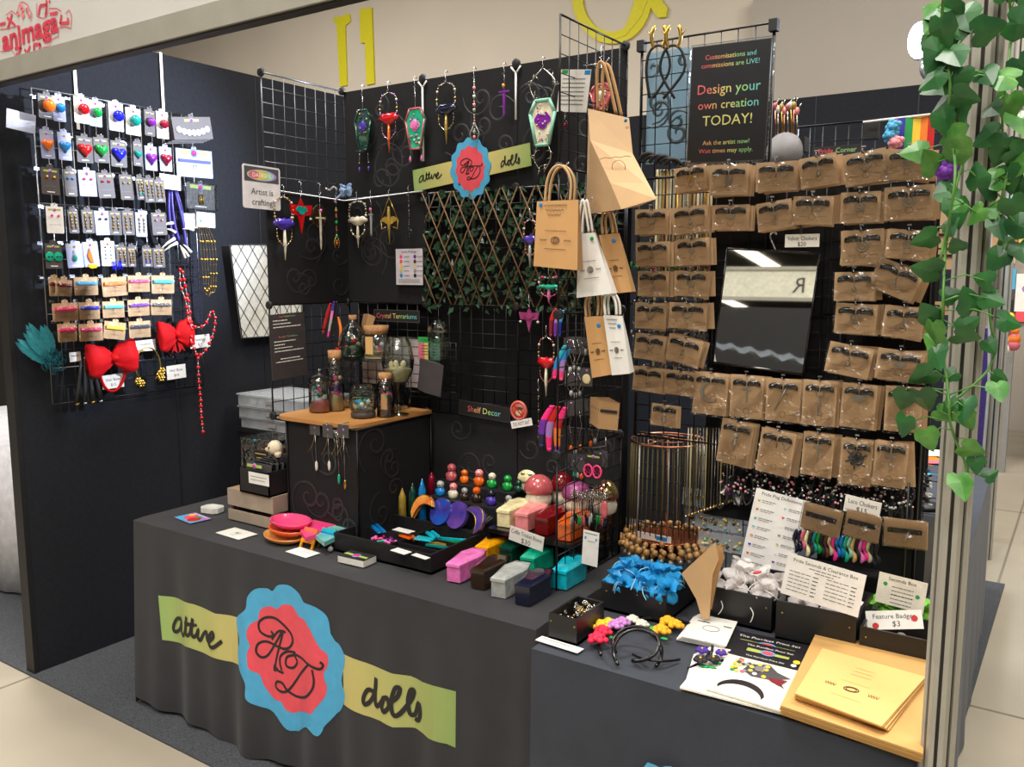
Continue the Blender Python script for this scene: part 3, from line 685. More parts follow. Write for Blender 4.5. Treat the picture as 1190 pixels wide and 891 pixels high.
for x0, y0, x1, y1, col, nm, rz in ((57, 323, 70, 344, 'maroon', 'dark red band, partly behind another, first rail of kraft cards', 0), (65, 325, 85, 344, 'maroon', 'dark red band, in front at the left of the first kraft rail', -5), (85, 322, 115.5, 343, 'skyblue', 'sky blue band', 0), (117, 322, 149, 344, 'orange', 'orange band, slightly tilted', 3), (148, 320, 175, 339, 'pink', 'pink band on the upper kraft rail', 0), (176, 320, 203, 341, 'cyan', 'pale cyan band under a silvery sleeve', -1),
        (60, 352, 92, 373, 'hotpink', 'hot pink band on the middle kraft rail', 1), (91.5, 351, 116.5, 371, 'royal', 'royal blue band', 0), (119, 350, 145, 369, 'cyan', 'cyan lace band', 0), (147.5, 348, 174.7, 367, 'purple', 'purple band', 1), (176, 348, 199.7, 366, 'darkgrey', 'charcoal band', -2),
        (66.5, 376, 90, 397, 'hotpink', 'crimson pink band, leftmost on the lowest kraft rail', 0), (92, 376, 119.5, 396, 'pink', 'light pink band on the lowest kraft rail', 0), (121.7, 374, 148, 394, 'yellow', 'yellow band and red bead, tilted card', -9), (149.7, 373, 175.5, 392, 'navy', 'navy and white ribbon', 0)):
    wall_card(x0, y0, x1, y1, KW, 'choker', col, 'kraft choker card with a %s' % nm if len(nm.split()) < 13 else nm, KR, rz, 'choker card', 0 if col != 'maroon' or rz else -.02)
def sign(name, label, cat, M, w_, h_, bg, items, th=.0016, parent=None, group=None, border=None, rad=0):
    """a printed sheet; items are placed in fractions of its width and height from the centre"""
    mb = MB()
    if rad:
        r = rad; pts = []
        for cx, cy, a0 in ((w_/2-r, h_/2-r, 0), (-w_/2+r, h_/2-r, 90), (-w_/2+r, -h_/2+r, 180), (w_/2-r, -h_/2+r, 270)):
            for k in range(5): a = radians(a0+k*22.5); pts.append((cx+r*cos(a), cy+r*sin(a)))
        mb.poly(pts, -th, 0, bg)
    else: mb.box((0, 0, -th/2), (w_, h_, th), bg)
    z = .0003
    for it in items:
        z += .00004; k = it[0]
        if k == 't': mb.text(it[1], it[2]*w_, it[3]*h_, it[4]*h_, z, it[5], (it[6] if len(it) > 6 else .9)*w_)
        elif k == 'l':
            x0, x1, y, mt = it[1:5]; t_ = (it[5] if len(it) > 5 else .012)*h_; r_ = random.Random(int(1e4*(y+x0+3))); x = x0*w_
            while x < x1*w_:
                l_ = min(r_.uniform(.03, .09)*w_, x1*w_-x)
                mb.flat([(x, y*h_-t_/2), (x+l_, y*h_-t_/2), (x+l_, y*h_+t_/2), (x, y*h_+t_/2)], z, mt); x += l_+.012*w_
        elif k == 'd': mb.flat([(it[1]*w_+it[3]*w_*cos(a*pi/8), it[2]*h_+it[3]*w_*sin(a*pi/8)) for a in range(16)], z, it[4])
        elif k == 'r': mb.flat([(it[1]*w_, it[2]*h_), (it[3]*w_, it[2]*h_), (it[3]*w_, it[4]*h_), (it[1]*w_, it[4]*h_)], z, it[5])
        elif k == 'h': mb.flat([(it[1]*w_+x, it[2]*h_+y) for x, y in heart_pts(it[3]*w_)], z, it[4])
        elif k == 'o': mb.flat([(it[1]*w_+it[3]*w_*cos(a*pi/10), it[2]*h_+it[4]*h_*sin(a*pi/10)) for a in range(20)], z, it[5])
        elif k == 's': mb.stroke([(a*w_, b*h_) for a, b in it[1]], it[2]*h_, z, it[3])
    if border:
        b = border[1]
        for x0, y0, x1, y1 in ((-w_/2, h_/2-b, w_/2, h_/2), (-w_/2, -h_/2, w_/2, -h_/2+b), (-w_/2, -h_/2, -w_/2+b, h_/2), (w_/2-b, -h_/2, w_/2, h_/2)): mb.flat([(x0, y0), (x1, y0), (x1, y1), (x0, y1)], .0002, border[0])
    if parent: return obj(name, mb, parent, None, None, M)
    return obj(name, mb, None, label, cat, M, group)
def psign(name, label, cat, box, ax, v, bg, items, rz=0, ry=0, rx=0, **kw):
    c, w_, h_ = pxb(*box, ax, v); return sign(name, label, cat, fr(c, 'A' if ax == 'Y' else ('B' if ax == 'X' else 'Z'), rz, ry, rx), w_, h_, bg, items, **kw)
PT = 'small white price tickets on the left wall'
# cards at the right side of the grid
psign('price_ticket', 'pale price ticket above the purple bone necklaces', 'price ticket', (186, 203, 210, 220), 'X', XCARD, 'white', [('l', -.35, .35, .2, 'lettergrey', .05), ('l', -.3, .3, 0, 'lettergrey', .05)], rz=-2, group=PT)
psign('price_ticket', 'pale price ticket above the black bead strands', 'price ticket', (212, 248, 229, 265), 'X', XCARD-.02, 'white', [('l', -.35, .35, .2, 'lettergrey', .05)], rz=2, group=PT)
psign('price_ticket', 'pale price ticket with a blue dot above the gold bead necklaces', 'price ticket', (229, 247, 250, 264), 'X', XCARD-.01, 'white', [('l', -.35, .35, .25, 'lettergrey', .05), ('d', -.3, -.1, .07, 'blue')], rz=-2, group=PT)
for b, nm, l1, l2 in (((81, 409, 94, 420), 'above the black tassels', None, None), ((119, 435, 144, 451), 'behind the red bow headband', 'Hair Bow', '$15'), ((157, 395, 181, 408), 'above the gold headband', 'Headband', ''), ((194, 424, 216, 440), 'below the gold flowers, pinned to the wall', 'Hair Bow', '$10'), ((221, 389, 244, 404), 'behind the red bead rosary', 'Necklace', '$25')):
    its = [('t', l1, 0, .15, .2, 'ink', .8), ('t', l2, 0, -.22, .2, 'ink')] if l1 else [('l', -.35, .35, .1, 'ink', .08)]
    psign('price_ticket', 'small white price ticket %s' % nm, 'price ticket', b, 'X', XW+.05, 'paper', its, rz=2, group=PT)
c, w_, h_ = pxb(200, 136, 245, 166, 'X', XCARD+.02)
t = thing('collar_card', 'stack of grey cards with a white scalloped collar, top right of grid', 'jewellery card', fr(c+Vector((0, 0, h_/2)), 'B', 8))
for k in range(4): o = obj('card', card_mb(w_, h_*.86, 'cardgrey'), t); o.location = (-.006*k, -.004*k, -.014*k)
mb = MB()
for k in range(7): a = (k-3)/3; mb.lathe([(.013, 0), (.013, .002)], 'white', 12, (a*w_*.36, -h_*.48-.014*(1-a*a), .001+.0003*k))
obj('collar', mb, t); obj('badge', header_mb(w_*.5, -h_*.13), t); add_hook(wg, WI, fr(c+Vector((0, 0, h_/2+.005)), 'B'))
wall_card(205, 174, 247, 206, CB, 'x', 'royal', 'pale blue card with a royal blue choker and ring', None, 1)
t = [o for o in COL.objects if o.name.startswith('jewellery_card') and o.parent is None][-1]
c, w_, h_ = pxb(205, 174, 247, 206, 'X', XCARD)
obj('choker_band', MB().box((0, -h_*.42, .004), (w_*.84, .011, .004), 'royal').ring((0, -h_*.62, .003), .008, .008, .001, CH, 14), t)
wall_card(216, 214, 251, 243, DG, 'x', 'gold', 'dark card with three gold bars in a clear bag', None, -1)
t = [o for o in COL.objects if o.name.startswith('jewellery_card') and o.parent is None][-1]
c, w_, h_ = pxb(216, 214, 251, 243, 'X', XCARD); mb = MB()
for k in (-1, 0, 1): mb.tube([(k*.009, -h_*.42, .004), (k*.008, -h_*.82, .004)], [.002, .004], GOLD, 6)
obj('gold_bars', mb, t); obj('plastic_sleeve', MB().box((0, -h_*.5, .004), (w_*1.05, h_*1.08, .01), FILM), t)
# clear acrylic sign; the lamp's glare is painted as its pale colour
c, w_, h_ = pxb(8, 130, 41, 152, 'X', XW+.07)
obj('acrylic_sign', MB().box((0, 0, 0), (w_, h_, .003), mat('acrylic_glare', (205, 210, 232), .2, 0, .25, 12)), None, 'glossy pale acrylic sign at the left edge of the wall grid', 'sign', fr(c, 'B', -6))
# beads and necklaces
def bead_path(mb, pts, r, mtl, gap, ax='X', v=0, small=None, sr=.002, jitter=0):
    q = [P(x, y, ax, v) for x, y in smooth2(pts, 6)]; acc = 0; mb.tube(q, .0009, small or mtl, 3); k = 0; mb.ball(q[0], r, mtl, 8)
    for a, b in zip(q[:-1], q[1:]):
        acc += (b-a).length
        if acc >= gap:
            acc = 0; k += 1
            if small and k % 2: mb.ball(b, sr, small, 6)
            else: mb.ball(b+Vector((0, rnd.uniform(-jitter, jitter), 0)), r, mtl, 8)
XN = XW+.09
redb = GL['red']
t = thing('bead_rosary', 'long rosary of red beads hanging in a Y on the left wall', 'necklace', Matrix.Identity(4))
for s in ([(209, 313), (210, 332), (216, 350), (219, 370), (223, 382), (222, 395), (226, 405), (229, 414)], [(212, 316), (216, 336), (220, 356), (222, 374), (228, 380), (237, 378), (242, 370), (245, 362), (249, 365), (250, 374), (248, 386), (245, 395), (239, 407), (231, 414)]):
    mb = MB(); bead_path(mb, s, .0085, redb, .0125, 'X', XN, PEARL, .003); obj('bead_strand', mb, t)
mb = MB(); bead_path(mb, [(230, 416), (231, 440), (233, 462), (234, 482), (236, 502)], .0085, redb, .0125, 'X', XN, PEARL, .003); obj('pendant_strand', mb, t)
def strands(name, label, cat, specs, mtl, r, gap, XN_, small=None, gr=None):
    t = thing(name, label, cat, Matrix.Identity(4), gr)
    for s in specs: mb = MB(); bead_path(mb, s, r, mtl, gap, 'X', XN_, small, r*.4, .002); obj('bead_strand', mb, t)
    return t
strands('bead_necklace', 'gold bead chain necklaces hanging in a bunch, right side of grid', 'necklace', [[(231+k*2.2, 264), (233+k*3.4, 285), (236+k*3, 318), (238+k*2.3, 338), (244, 345-k)] for k in range(6)], GOLD, .0062, .022, XN+.02, GOLD)
strands('bead_necklace', 'thin black bead strands hanging beside the gold necklaces', 'necklace', [[(223+k*2.6, 265), (222+k*2.8, 310), (225+k*2.4, 350), (230+k*1.2, 375)] for k in range(5)], 'navy', .0024, .005, XN)
t = thing('tooth_necklace', 'purple cord necklaces with white bone teeth under a price ticket', 'necklace', Matrix.Identity(4))
for s in ([(196, 222), (196, 245), (199, 268), (204, 285)], [(199, 221), (200, 240), (203, 262), (208, 280)], [(203, 222), (208, 240), (213, 262), (216, 286)], [(205, 222), (211, 243), (214, 268)]):
    mb = MB(); mb.tube([P(x, y, 'X', XN+.02) for x, y in smooth2(s)], .0075, mat('purple_cord', (52, 40, 120), .35), 6); obj('cord', mb, t)
for a, b in (((188, 263), (201, 259)), ((186, 290), (203, 277)), ((190, 292), (206, 282)), ((193, 266), (204, 270)), ((209, 285), (219, 298)), ((213, 284), (222, 293)), ((212, 266), (225, 267)), ((210, 287), (215, 300))):
    p, q = P(*a, 'X', XN+.035), P(*b, 'X', XN+.035); obj('tooth', MB().tube([p, p.lerp(q, .5)+Vector((0, 0, .004)), q], [.0015, .005, .007], PEARL, 6), t)
# bows, headbands, feathers, tassels
def bow_mb(w_, h_, mtl, d=.03):
    mb = MB()
    for s in (-1, 1):
        rings = []
        for k in range(9):
            t = k/8; hh = h_*(.14+.36*sin(t*pi*.62)**.8); dd = d*(.25+sin(t*pi*.8)); x = s*w_*.5*t
            rings.append([(x, hh*cos(a)*(1+.10*sin(3*a+k)), dd*sin(a)*.6+.004*sin(5*a)) for a in [2*pi*i/16 for i in range(16)]])
        mb.loft(rings if s > 0 else rings, mtl)
    mb.ball((0, 0, .002), (w_*.09, h_*.15, d*.7), mtl, 10)
    return mb
redf = mat('red_satin', (188, 10, 18), .75, 0, .2, 25, spec=.2)
c, w_, h_ = pxb(186, 371, 223, 406, 'X', XW+.07); t = thing('hair_bow', 'plain red satin hair bow right of the gold headband', 'hair bow', fr(c, 'B', 6))
obj('bow', bow_mb(w_*1.05, h_, redf), t)
for s in (-1, 1): obj('tail', MB().poly([(0, 0), (s*.02-.012, -h_*.62), (s*.02, -h_*.5), (s*.02+.016, -h_*.62), (s*.008, 0)], -.006, -.002, redf), t)
c, w_, h_ = pxb(103, 396, 158, 436, 'X', XW+.08); t = thing('bow_headband', 'large red bow on a red headband, lower middle of wall', 'headband', fr(c, 'B', 4))
obj('bow', bow_mb(w_, h_*.95, redf, .045), t)
mb = MB(); mb.tube([(w_*.28*cos(a)+.004, -h_*.25-h_*.75*sin(a)*1.0, -.01-.02*sin(a)) for a in [pi*k/16 for k in range(17)]], .0055, redf, 6); obj('band', mb, t)
c, w_, h_ = pxb(157, 402, 187, 446, 'X', XW+.08); t = thing('flower_headband', 'thin gold headband with gold flowers under a price ticket', 'headband', fr(c, 'B'))
obj('band', MB().tube([(w_*.48*sin(a), h_*.46*cos(a), 0) for a in [-2.6+5.2*k/30 for k in range(31)]], .003, GOLD, 6), t)
for (x, y) in ((-.42, -.40), (-.30, -.47), (.42, -.28), (.52, -.2), (.48, -.38)):
    mb = MB(); mb.ball((x*w_, y*h_, .008), .007, GOLD, 8)
    for k in range(6): mb.ball((x*w_+.011*cos(k*pi/3), y*h_+.011*sin(k*pi/3), .005), (.008, .008, .004), GOLD, 6)
    obj('flower', mb, t)
c, w_, h_ = pxb(25, 369, 74, 434, 'X', XW+.05); t = thing('feather_clip', 'teal feather hair clip fastened low on the left wall', 'feather clip', fr(c, 'B'))
tf = mat('teal_feather', (16, 128, 140), .6, 0, .25, 60, sheen=.4); tf2 = mat('teal_down', (10, 105, 120), .9, 0, .3, 90)
def feather_mb(L, W, mtl, n=34, seed=1):
    r_ = random.Random(seed); mb = MB(); mb.tube([(0, 0, 0), (0, L*.5, .003), (0, L, .0)], [.0014, .001, .0004], mtl, 4)
    for k in range(n):
        t = .12+.88*k/n; ww = W*sin(pi*min(1, t*.9+.08))**.6
        for s in (-1, 1):
            x1 = s*ww*r_.uniform(.85, 1.05); y = L*t
            mb.add([(0, y, .001), (0, y+L/n*1.2, .001), (x1, y+L/n*1.6+W*.6, -.002), (x1*.97, y+W*.45, -.002)], [(0, 1, 2, 3)], mtl)
    return mb
for x, y, a, L, k in ((.2, -.28, 30, .15, 1), (.12, -.34, 50, .135, 2), (.22, -.2, 16, .11, 3), (.2, -.3, 40, .14, 4)):
    o = obj('feather', feather_mb(L, .024, tf, 30, k), t); o.matrix_basis = Matrix.Translation((x*w_, y*h_, .004*k)) @ Matrix.Rotation(radians(a), 4, 'Z')
mb = MB()
for k in range(150):
    a = rnd.uniform(0, 6.28); l = rnd.uniform(.2, 1); x, y = .2*w_+l*w_*.28*cos(a), -.26*h_+l*h_*.22*sin(a); b = rnd.uniform(0, 6.28)
    mb.tube([(x, y, .01), (x+.012*cos(b), y+.012*sin(b), .018), (x+.02*cos(b+.7), y+.02*sin(b+.7), rnd.uniform(0, .03))], .0008, tf2, 3)
obj('down', mb, t)
c, w_, h_ = pxb(84, 418, 118, 471, 'X', XW+.06); t = thing('tassel_set', 'black fabric tassels with metal caps hanging low on the wall', 'tassel', fr(c+Vector((0, 0, h_/2)), 'B'))
for k in range(4):
    x0, x1 = (-.2+.12*k)*w_, (-.42+.27*k)*w_
    obj('tassel', MB().loft([[(x0*(1-q)+x1*q+(.004+.007*q)*cos(a), -h_*.9*q, (.004+.007*q)*sin(a)+.01) for a in [2*pi*i/8 for i in range(8)]] for q in (0, .3, .7, 1)], 'black'), t)
    obj('cap', MB().ball((x1, -h_*.93, .01), (.0095, .007, .0095), (GOLD, CH)[k % 2], 8), t)
obj('ring', MB().ring((0, .004, .004), .008, .008, .0014, CH, 12), t)
# danger sign and white lattice
psign('danger_sign', 'white plastic danger sign reading artist is crafting', 'sign', (283, 193, 326, 243), 'X', XC+.03, mat('sign_white', (214, 210, 212), .35), [('r', -.46, .12, .46, .46, 'darkgrey'),
      ('o', 0, .28, .40, .13, 'lilac'), ('o', -.03, .28, .36, .12, 'mint'), ('o', -.07, .28, .30, .115, 'lime'), ('o', -.12, .28, .24, .11, 'mustard'), ('o', -.2, .28, .15, .09, 'salmon_') if 0 else ('o', -.2, .28, .15, .09, 'rose'), ('t', 'DANGER', 0, .28, .10, 'white', .62), ('t', 'Artist is', 0, -.1, .15, 'ink', .82), ('t', 'crafting!', .02, -.34, .15, 'ink', .82)], rz=-1, rad=.008, th=.003)
q4 = [P(*q, 'X', XW+.04) for q in ((267, 284), (350, 284), (352, 388), (281, 393))]
t = thing('lattice_board', 'white board with black diamond lattice leaning on the wall', 'board', fr(q4[3], 'B'))
qq = [(q.y-q4[3].y, q.z-q4[3].z) for q in q4]; mb = MB(); mb.poly(qq, -.004, 0, mat('lattice_white', (208, 206, 196), .6)); obj('board', mb, t)
mb = MB(); y0, y1 = qq[0][0], qq[1][0]; z1 = qq[0][1]; st = .072
def clipseg(a, b):
    out = []; N = 60; prev = None
    for k in range(N+1):
        x, y = a[0]+(b[0]-a[0])*k/N, a[1]+(b[1]-a[1])*k/N
        lx = qq[0][0]*max(0, min(1, y/z1)); ins = lx <= x <= qq[1][0] and 0 <= y <= z1
        if ins: out.append((x, y))
    return out
for k in range(-8, 16):
    for s in (1, -1):
        x0 = k*st*.9; seg = clipseg((x0, 0) if s > 0 else (x0, z1), (x0+z1*.68, z1) if s > 0 else (x0+z1*.68, 0))
        if len(seg) > 2: mb.add([(seg[0][0], seg[0][1]-.003, .0015), (seg[0][0], seg[0][1]+.003, .0015), (seg[-1][0], seg[-1][1]+.003, .0015), (seg[-1][0], seg[-1][1]-.003, .0015)], [(0, 1, 2, 3)], 'black')
obj('lattice', mb, t)
mb = MB()
for a, b in zip(qq, qq[1:]+qq[:1]): mb.tube([(*a, .002), (*b, .002)], .003, 'black', 4)
obj('frame', mb, t)
# ---------------------------------------------------------------- hanging ornaments on the rack
HK = MB().tube([(0, .012, -.012), (0, .018, -.004), (0, .012, .004), (0, -.004, .003), (.004, -.012, .004), (0, -.02, .003), (-.005, -.014, .003)], .0013, CH, 5).mesh('hook')
HK4 = fr((0, 0, 0))
def moth_pts(w_, h_):
    half = [(0, h_*.45), (w_*.1, h_*.35), (w_*.28, h_*.42), (w_*.5, h_*.1), (w_*.47, -h_*.1), (w_*.3, -h_*.2), (w_*.18, -h_*.42), (0, -h_*.5)]
    return half+[(-x, y) for x, y in half[::-1][1:-1]]
def chain(mb, pts, r, mats, gap=.007):
    q = smooth2(pts, 4); acc = 0; k = 0; mb.tube(q, r*.35, CH, 3)
    for a, b in zip(q[:-1], q[1:]):
        acc += sqrt(sum((a[i]-b[i])**2 for i in range(3)))
        if acc >= gap: acc = 0; mb.ball(b, r*(.8+.5*(k % 2)), mats[k % len(mats)], 6); k += 1
def coffin_pts(w_, h_): return [(-w_*.28, 0), (w_*.28, 0), (w_*.5, -h_*.28), (w_*.26, -h_), (-w_*.26, -h_), (-w_*.5, -h_*.28)]
def ornament(kind, px_, y0, y1, label, cols, side='A', wpx=20, ctop=None, cbot=None):
    ax, v = ('Y', YR-.035) if side == 'A' else ('X', XC+.035)
    p0 = P(px_, y0, ax, v); p1 = P(px_, y1, ax, v); H_ = p0.z-p1.z; W_ = (P(px_+wpx/2, y0, ax, v)-P(px_-wpx/2, y0, ax, v)).length
    t = thing('hanging_charm', label, 'hanging ornament', fr(p0, side), 'crystal ornaments hanging on the rack')
    o = bpy.data.objects.new('hook', HK); COL.objects.link(o); o.parent = t
    c1 = [GL[c] if c in GL else MATS[c] for c in cols]
    f = lambda yy: -(yy-y0)/(y1-y0)*H_
    if kind == 'coffin':
        a, b = f(ctop), f(cbot); mb = MB(); chain(mb, [(0, -.02, 0), (0, a, 0)], .0035, [PEARL, c1[0]]); obj('chain', mb, t)
        mb = MB(); P_ = coffin_pts(W_, a-b); mb.poly([(x, y+a) for x, y in P_], -.008, .001, c1[1])
        o_ = [(x, y+a) for x, y in P_]; 
        for u_, v_ in zip(o_, o_[1:]+o_[:1]): mb.tube([(*u_, .002), (*v_, .002)], .0035, c1[0], 5)
        obj('coffin_frame', mb, t)
        mb = MB()
        for k in range(26): mb.ball((rnd.uniform(-.26, .26)*W_, a+rnd.uniform(-.92, -.08)*(a-b), .002), rnd.uniform(.0015, .005), rnd.choice([PEARL, GOLD, c1[2], c1[0], c1[1]]), 5)
        mb.ball((0, a-(a-b)*.4, .003), (W_*.16, (a-b)*.16, .004), c1[2], 8); mb.flat([(x, y+a-(a-b)*.42) for x, y in moth_pts(W_*.55, (a-b)*.3)], .0035, c1[2]); obj('flowers', mb, t)
        for s in (-1, 1):
            mb = MB(); chain(mb, [(s*W_*.24, b, 0), (s*W_*.3, b*.4+f(y1)*.6, 0)], .0025, [PEARL, c1[2]]); mb.ball((s*W_*.3, f(y1)+.006, 0), (.004, .011, .004), c1[2], 6); obj('drop', mb, t)
    elif kind == 'branch':
        a, b = f(ctop), f(cbot); mb = MB(); P_ = coffin_pts(W_, a-b); mb.poly([(x, y+a) for x, y in P_], -.008, .0, c1[1])
        o_ = [(x, y+a) for x, y in P_]
        for u_, v_ in zip(o_, o_[1:]+o_[:1]): mb.tube([(*u_, .002), (*v_, .002)], .0055, c1[0], 5)
        obj('coffin_frame', mb, t)
        mb = MB(); mb.poly([(x, y+a-(a-b)*.45) for x, y in moth_pts(W_*.66, (a-b)*.4)], .001, .003, c1[2])
        for k in range(24): mb.ball((rnd.uniform(-.24, .24)*W_, a+rnd.uniform(-.92, -.08)*(a-b), .002), rnd.uniform(.002, .004), rnd.choice([PEARL, GOLD, c1[2]]), 5)
        obj('butterfly', mb, t)
        for yy, d, nm in ((-.02, -1, 'twig_chain'), (b, -1, 'twig_drop')):
            mb = MB(); ln = (-.02-a) if nm == 'twig_chain' else (b-f(y1))
            for s in (-1, 1):
                pts = [(s*.004, yy, 0), (s*W_*.5, yy-ln*.45, .002), (s*W_*.3, yy-ln, 0)] if nm == 'twig_chain' else [(s*W_*.22, yy, 0), (s*W_*.34, yy-ln*.5, 0), (s*W_*.1, yy-ln*.95, 0)]
                pts = smooth2(pts); mb.tube(pts, .0022, SILV, 5)
                for k in range(9): q = rnd.choice(pts); aa = rnd.uniform(0, 6.28); mb.tube([q, (q[0]+.016*cos(aa), q[1]+.016*sin(aa), .002)], [.0018, .0008], SILV, 4)
            obj(nm, mb, t)
    elif kind == 'moth':
        w0 = f(y0+(y1-y0)*.48); mb = MB()
        for s in (-1, 1): chain(mb, [(0, -.02, 0), (s*W_*.38, w0*.35, 0), (s*W_*.44, w0*.8, 0), (s*W_*.3, w0, 0)], .0035, [PEARL, c1[1], GOLD])
        obj('chain', mb, t)
        mb = MB(); mp = moth_pts(W_*1.05, H_*.2); rings = [[(x*k, w0+y*k, z) for x, y in mp] for k, z in ((1, -.002), (.98, .002), (.6, .007), (.1, .009))]; mb.loft(rings, c1[0]); obj('moth', mb, t)
        mb = MB(); mb.tube([(0, w0-H_*.08, 0), (0, -H_*.75, .001), (0, -H_, 0)], [.004, .006, .001], c1[2], 6); obj('spike', mb, t)
        mb = MB()
        for s in (-1, 1): chain(mb, [(s*W_*.36, w0-H_*.06, 0), (s*W_*.32, w0-H_*.22, 0), (0, w0-H_*.33, 0)], .0028, [GOLD, c1[1]])
        obj('lower_chain', mb, t)
    elif kind == 'dagger':
        mb = MB(); chain(mb, [(0, -.02, 0), (0, -H_*.35, 0)], .003, [PEARL, c1[1]]); obj('chain', mb, t)
        if len(c1) > 3: obj('slice', MB().ball((0, -H_*.45, -.004), (W_*.5, H_*.2, .004), c1[3], 14), t)
        mb = MB(); y_ = -H_*.48; mb.box((0, y_, .002), (W_*.55, .005, .005), c1[0]); mb.tube([(0, -H_*.35, .002), (0, y_, .002)], .003, c1[0], 5); mb.poly([(-.0045, y_), (.0045, y_), (.003, -H_*.93), (0, -H_), (-.003, -H_*.93)], 0, .003, c1[0]); obj('dagger', mb, t)
        obj('gem', MB().ball((0, -H_*.36, .005), (.005, .007, .004), c1[2], 7), t)
    elif kind == 'cross':
        mb = MB(); chain(mb, [(0, -.02, 0), (0, -H_*.3, 0)], .003, [c1[1], PEARL]); obj('chain', mb, t)
        mb = MB(); mb.poly([(0, -H_*.25), (W_*.12, -H_*.4), (W_*.5, -H_*.38), (W_*.42, -H_*.6), (W_*.14, -H_*.62), (.0, -H_), (-W_*.14, -H_*.62), (-W_*.42, -H_*.6), (-W_*.5, -H_*.38), (-W_*.12, -H_*.4)], -.002, .002, c1[0])
        mb.poly([(x, y-H_*.5) for x, y in moth_pts(W_*.5, H_*.2)], .002, .005, c1[1]); obj('winged_figure', mb, t)
        mb = MB()
        for s in (-1, 1): mb.ball((s*W_*.42, -H_*.68, 0), .005, PEARL, 6); mb.tube([(s*W_*.42, -H_*.58, 0), (s*W_*.42, -H_*.7, 0)], .001, CH, 3)
        obj('beads', mb, t)
    elif kind == 'triangle':
        mb = MB()
        for s in (-1, 1): mb.tube([(0, -.01, 0), (s*W_*.45, -H_*.52, 0)], .0016, GOLD, 4); mb.tube([(s*W_*.45, -H_*.52, 0), (s*W_*.42, -H_*.7, 0), (s*W_*.2, -H_*.66, 0)], .002, c1[0], 4)
        obj('cord', mb, t)
        mb = MB(); mb.tube([(0, -H_*.28, .003), (0, -H_*.36, .003), (0, -H_*.6, .003), (0, -H_, .001)], [.004, .006, .007, .001], c1[0], 7); mb.ball((0, -H_*.27, .003), .005, c1[0], 7); mb.poly([(x, y-H_*.52) for x, y in moth_pts(W_*.85, H_*.18)], -.002, .002, c1[0]); obj('figure', mb, t)
    else:
        mb = MB(); L = -H_*.98; pts = [(0, -.02, 0), (0, L, 0)]; mb.tube(pts, .001, CH, 3); y = -.03; k = 0
        while y > L: r = rnd.choice((.003, .004, .007)); mb.ball((0, y, 0), (r*.8, r, r*.8), c1[k % len(c1)], 6); y -= r*2+.002; k += 1
        for s in (-1, 1): mb.tube([(0, L*.75, 0), (s*W_*.3, L*.9, 0), (s*W_*.2, L, 0)], .0018, c1[-1], 4)
        obj('bead_strand', mb, t)
    return t
ornament('coffin', 421, 104, 199, 'green and purple glitter coffin ornament, leftmost on the top row', ('forest', 'forest', 'violet'), 'A', 18, 128, 174)
ornament('moth', 451, 100, 178, 'red and purple moth ornament in a bead loop on the top row', ('red', 'purple', 'amber'), 'A', 22)
ornament('coffin', 482, 95, 187, 'pink and teal resin coffin ornament beside the white clip', ('rosecap', 'jade', 'pink'), 'A', 22, 126, 173)
ornament('moth', 518, 88, 168, 'dark blue moth ornament above the printed banner', ('navy', 'umber', 'gold'), 'A', 24)
ornament('strand', 551, 84, 164, 'pearl strand with silver lotus above the round badge', ('ivory', 'silver', 'salmon', 'silver'), 'A', 18)
ornament('dagger', 586, 79, 136, 'small purple dagger charm on the top row', ('purple', 'silver', 'yellow'), 'A', 20)
ornament('branch', 631, 72, 199, 'teal coffin ornament with a purple butterfly and silver twigs', ('mint', 'ivory', 'purple'), 'A', 29, 116, 168)
ornament('strand', 657, 95, 152, 'short dark bead strand next to the hanging paper notice', ('maroon', 'silver', 'black'), 'A', 12)
ornament('moth', 329, 221, 302, 'violet moth ornament with gold antler drop, leftmost on lower bar', ('violet', 'gold', 'ivory'), 'B', 24)
ornament('cross', 349, 217, 271, 'red and blue winged figure ornament on the lower bar', ('red', 'teal', 'white'), 'B', 26)
ornament('dagger', 371, 219, 290, 'silver sword ornament over a brown agate slice', ('ivory', 'silver', 'pink', 'umber'), 'B', 18)
ornament('strand', 390, 223, 289, 'narrow amber and green bead strand left of the blue bow pin', ('amber', 'umber', 'green', 'gold'), 'B', 10)
ornament('moth', 415, 227, 288, 'cream moth ornament with white bead loop and dagger', ('ivory', 'ivory', 'ivory'), 'A', 22)
ornament('dagger', 431, 226, 274, 'grey crystal point charm right of the cream moth', ('silver', 'silver', 'pink'), 'A', 8)
ornament('triangle', 452, 226, 283, 'olive green figure ornament hung on a triangle of gold cord', ('gold',), 'A', 22)
ornament('strand', 475, 221, 278, 'dark blue bead ornament at the right end of the lower bar', ('navy', 'black', 'navy'), 'A', 12)
ornament('moth', 616, 248, 311, 'small blue fairy ornament with an opal drop left of the kraft bag', ('violet', 'rosecap', 'silver'), 'A', 16)
ornament('moth', 638, 316, 352, 'teal and pink scalloped moth ornament under the kraft bag', ('jade', 'hotpink', 'pink'), 'A', 26)
ornament('cross', 615, 348, 386, 'lilac dragon shaped ornament with thin chains', ('plum', 'plum', 'pink'), 'A', 24)
ornament('moth', 635, 384, 461, 'red moth ornament in a dark red bead loop on the side grid', ('red', 'maroon', 'ivory'), 'A', 20)
ornament('strand', 626, 446, 520, 'thin black and gold bead strand hanging above the mushrooms', ('black', 'gold', 'black', 'umber'), 'A', 8)
ornament('coffin', 699, 60, 128, 'rosy resin coffin ornament hanging behind the large kraft bag', ('rosecap', 'rosecap', 'ivory'), 'A', 24, 98, 127)
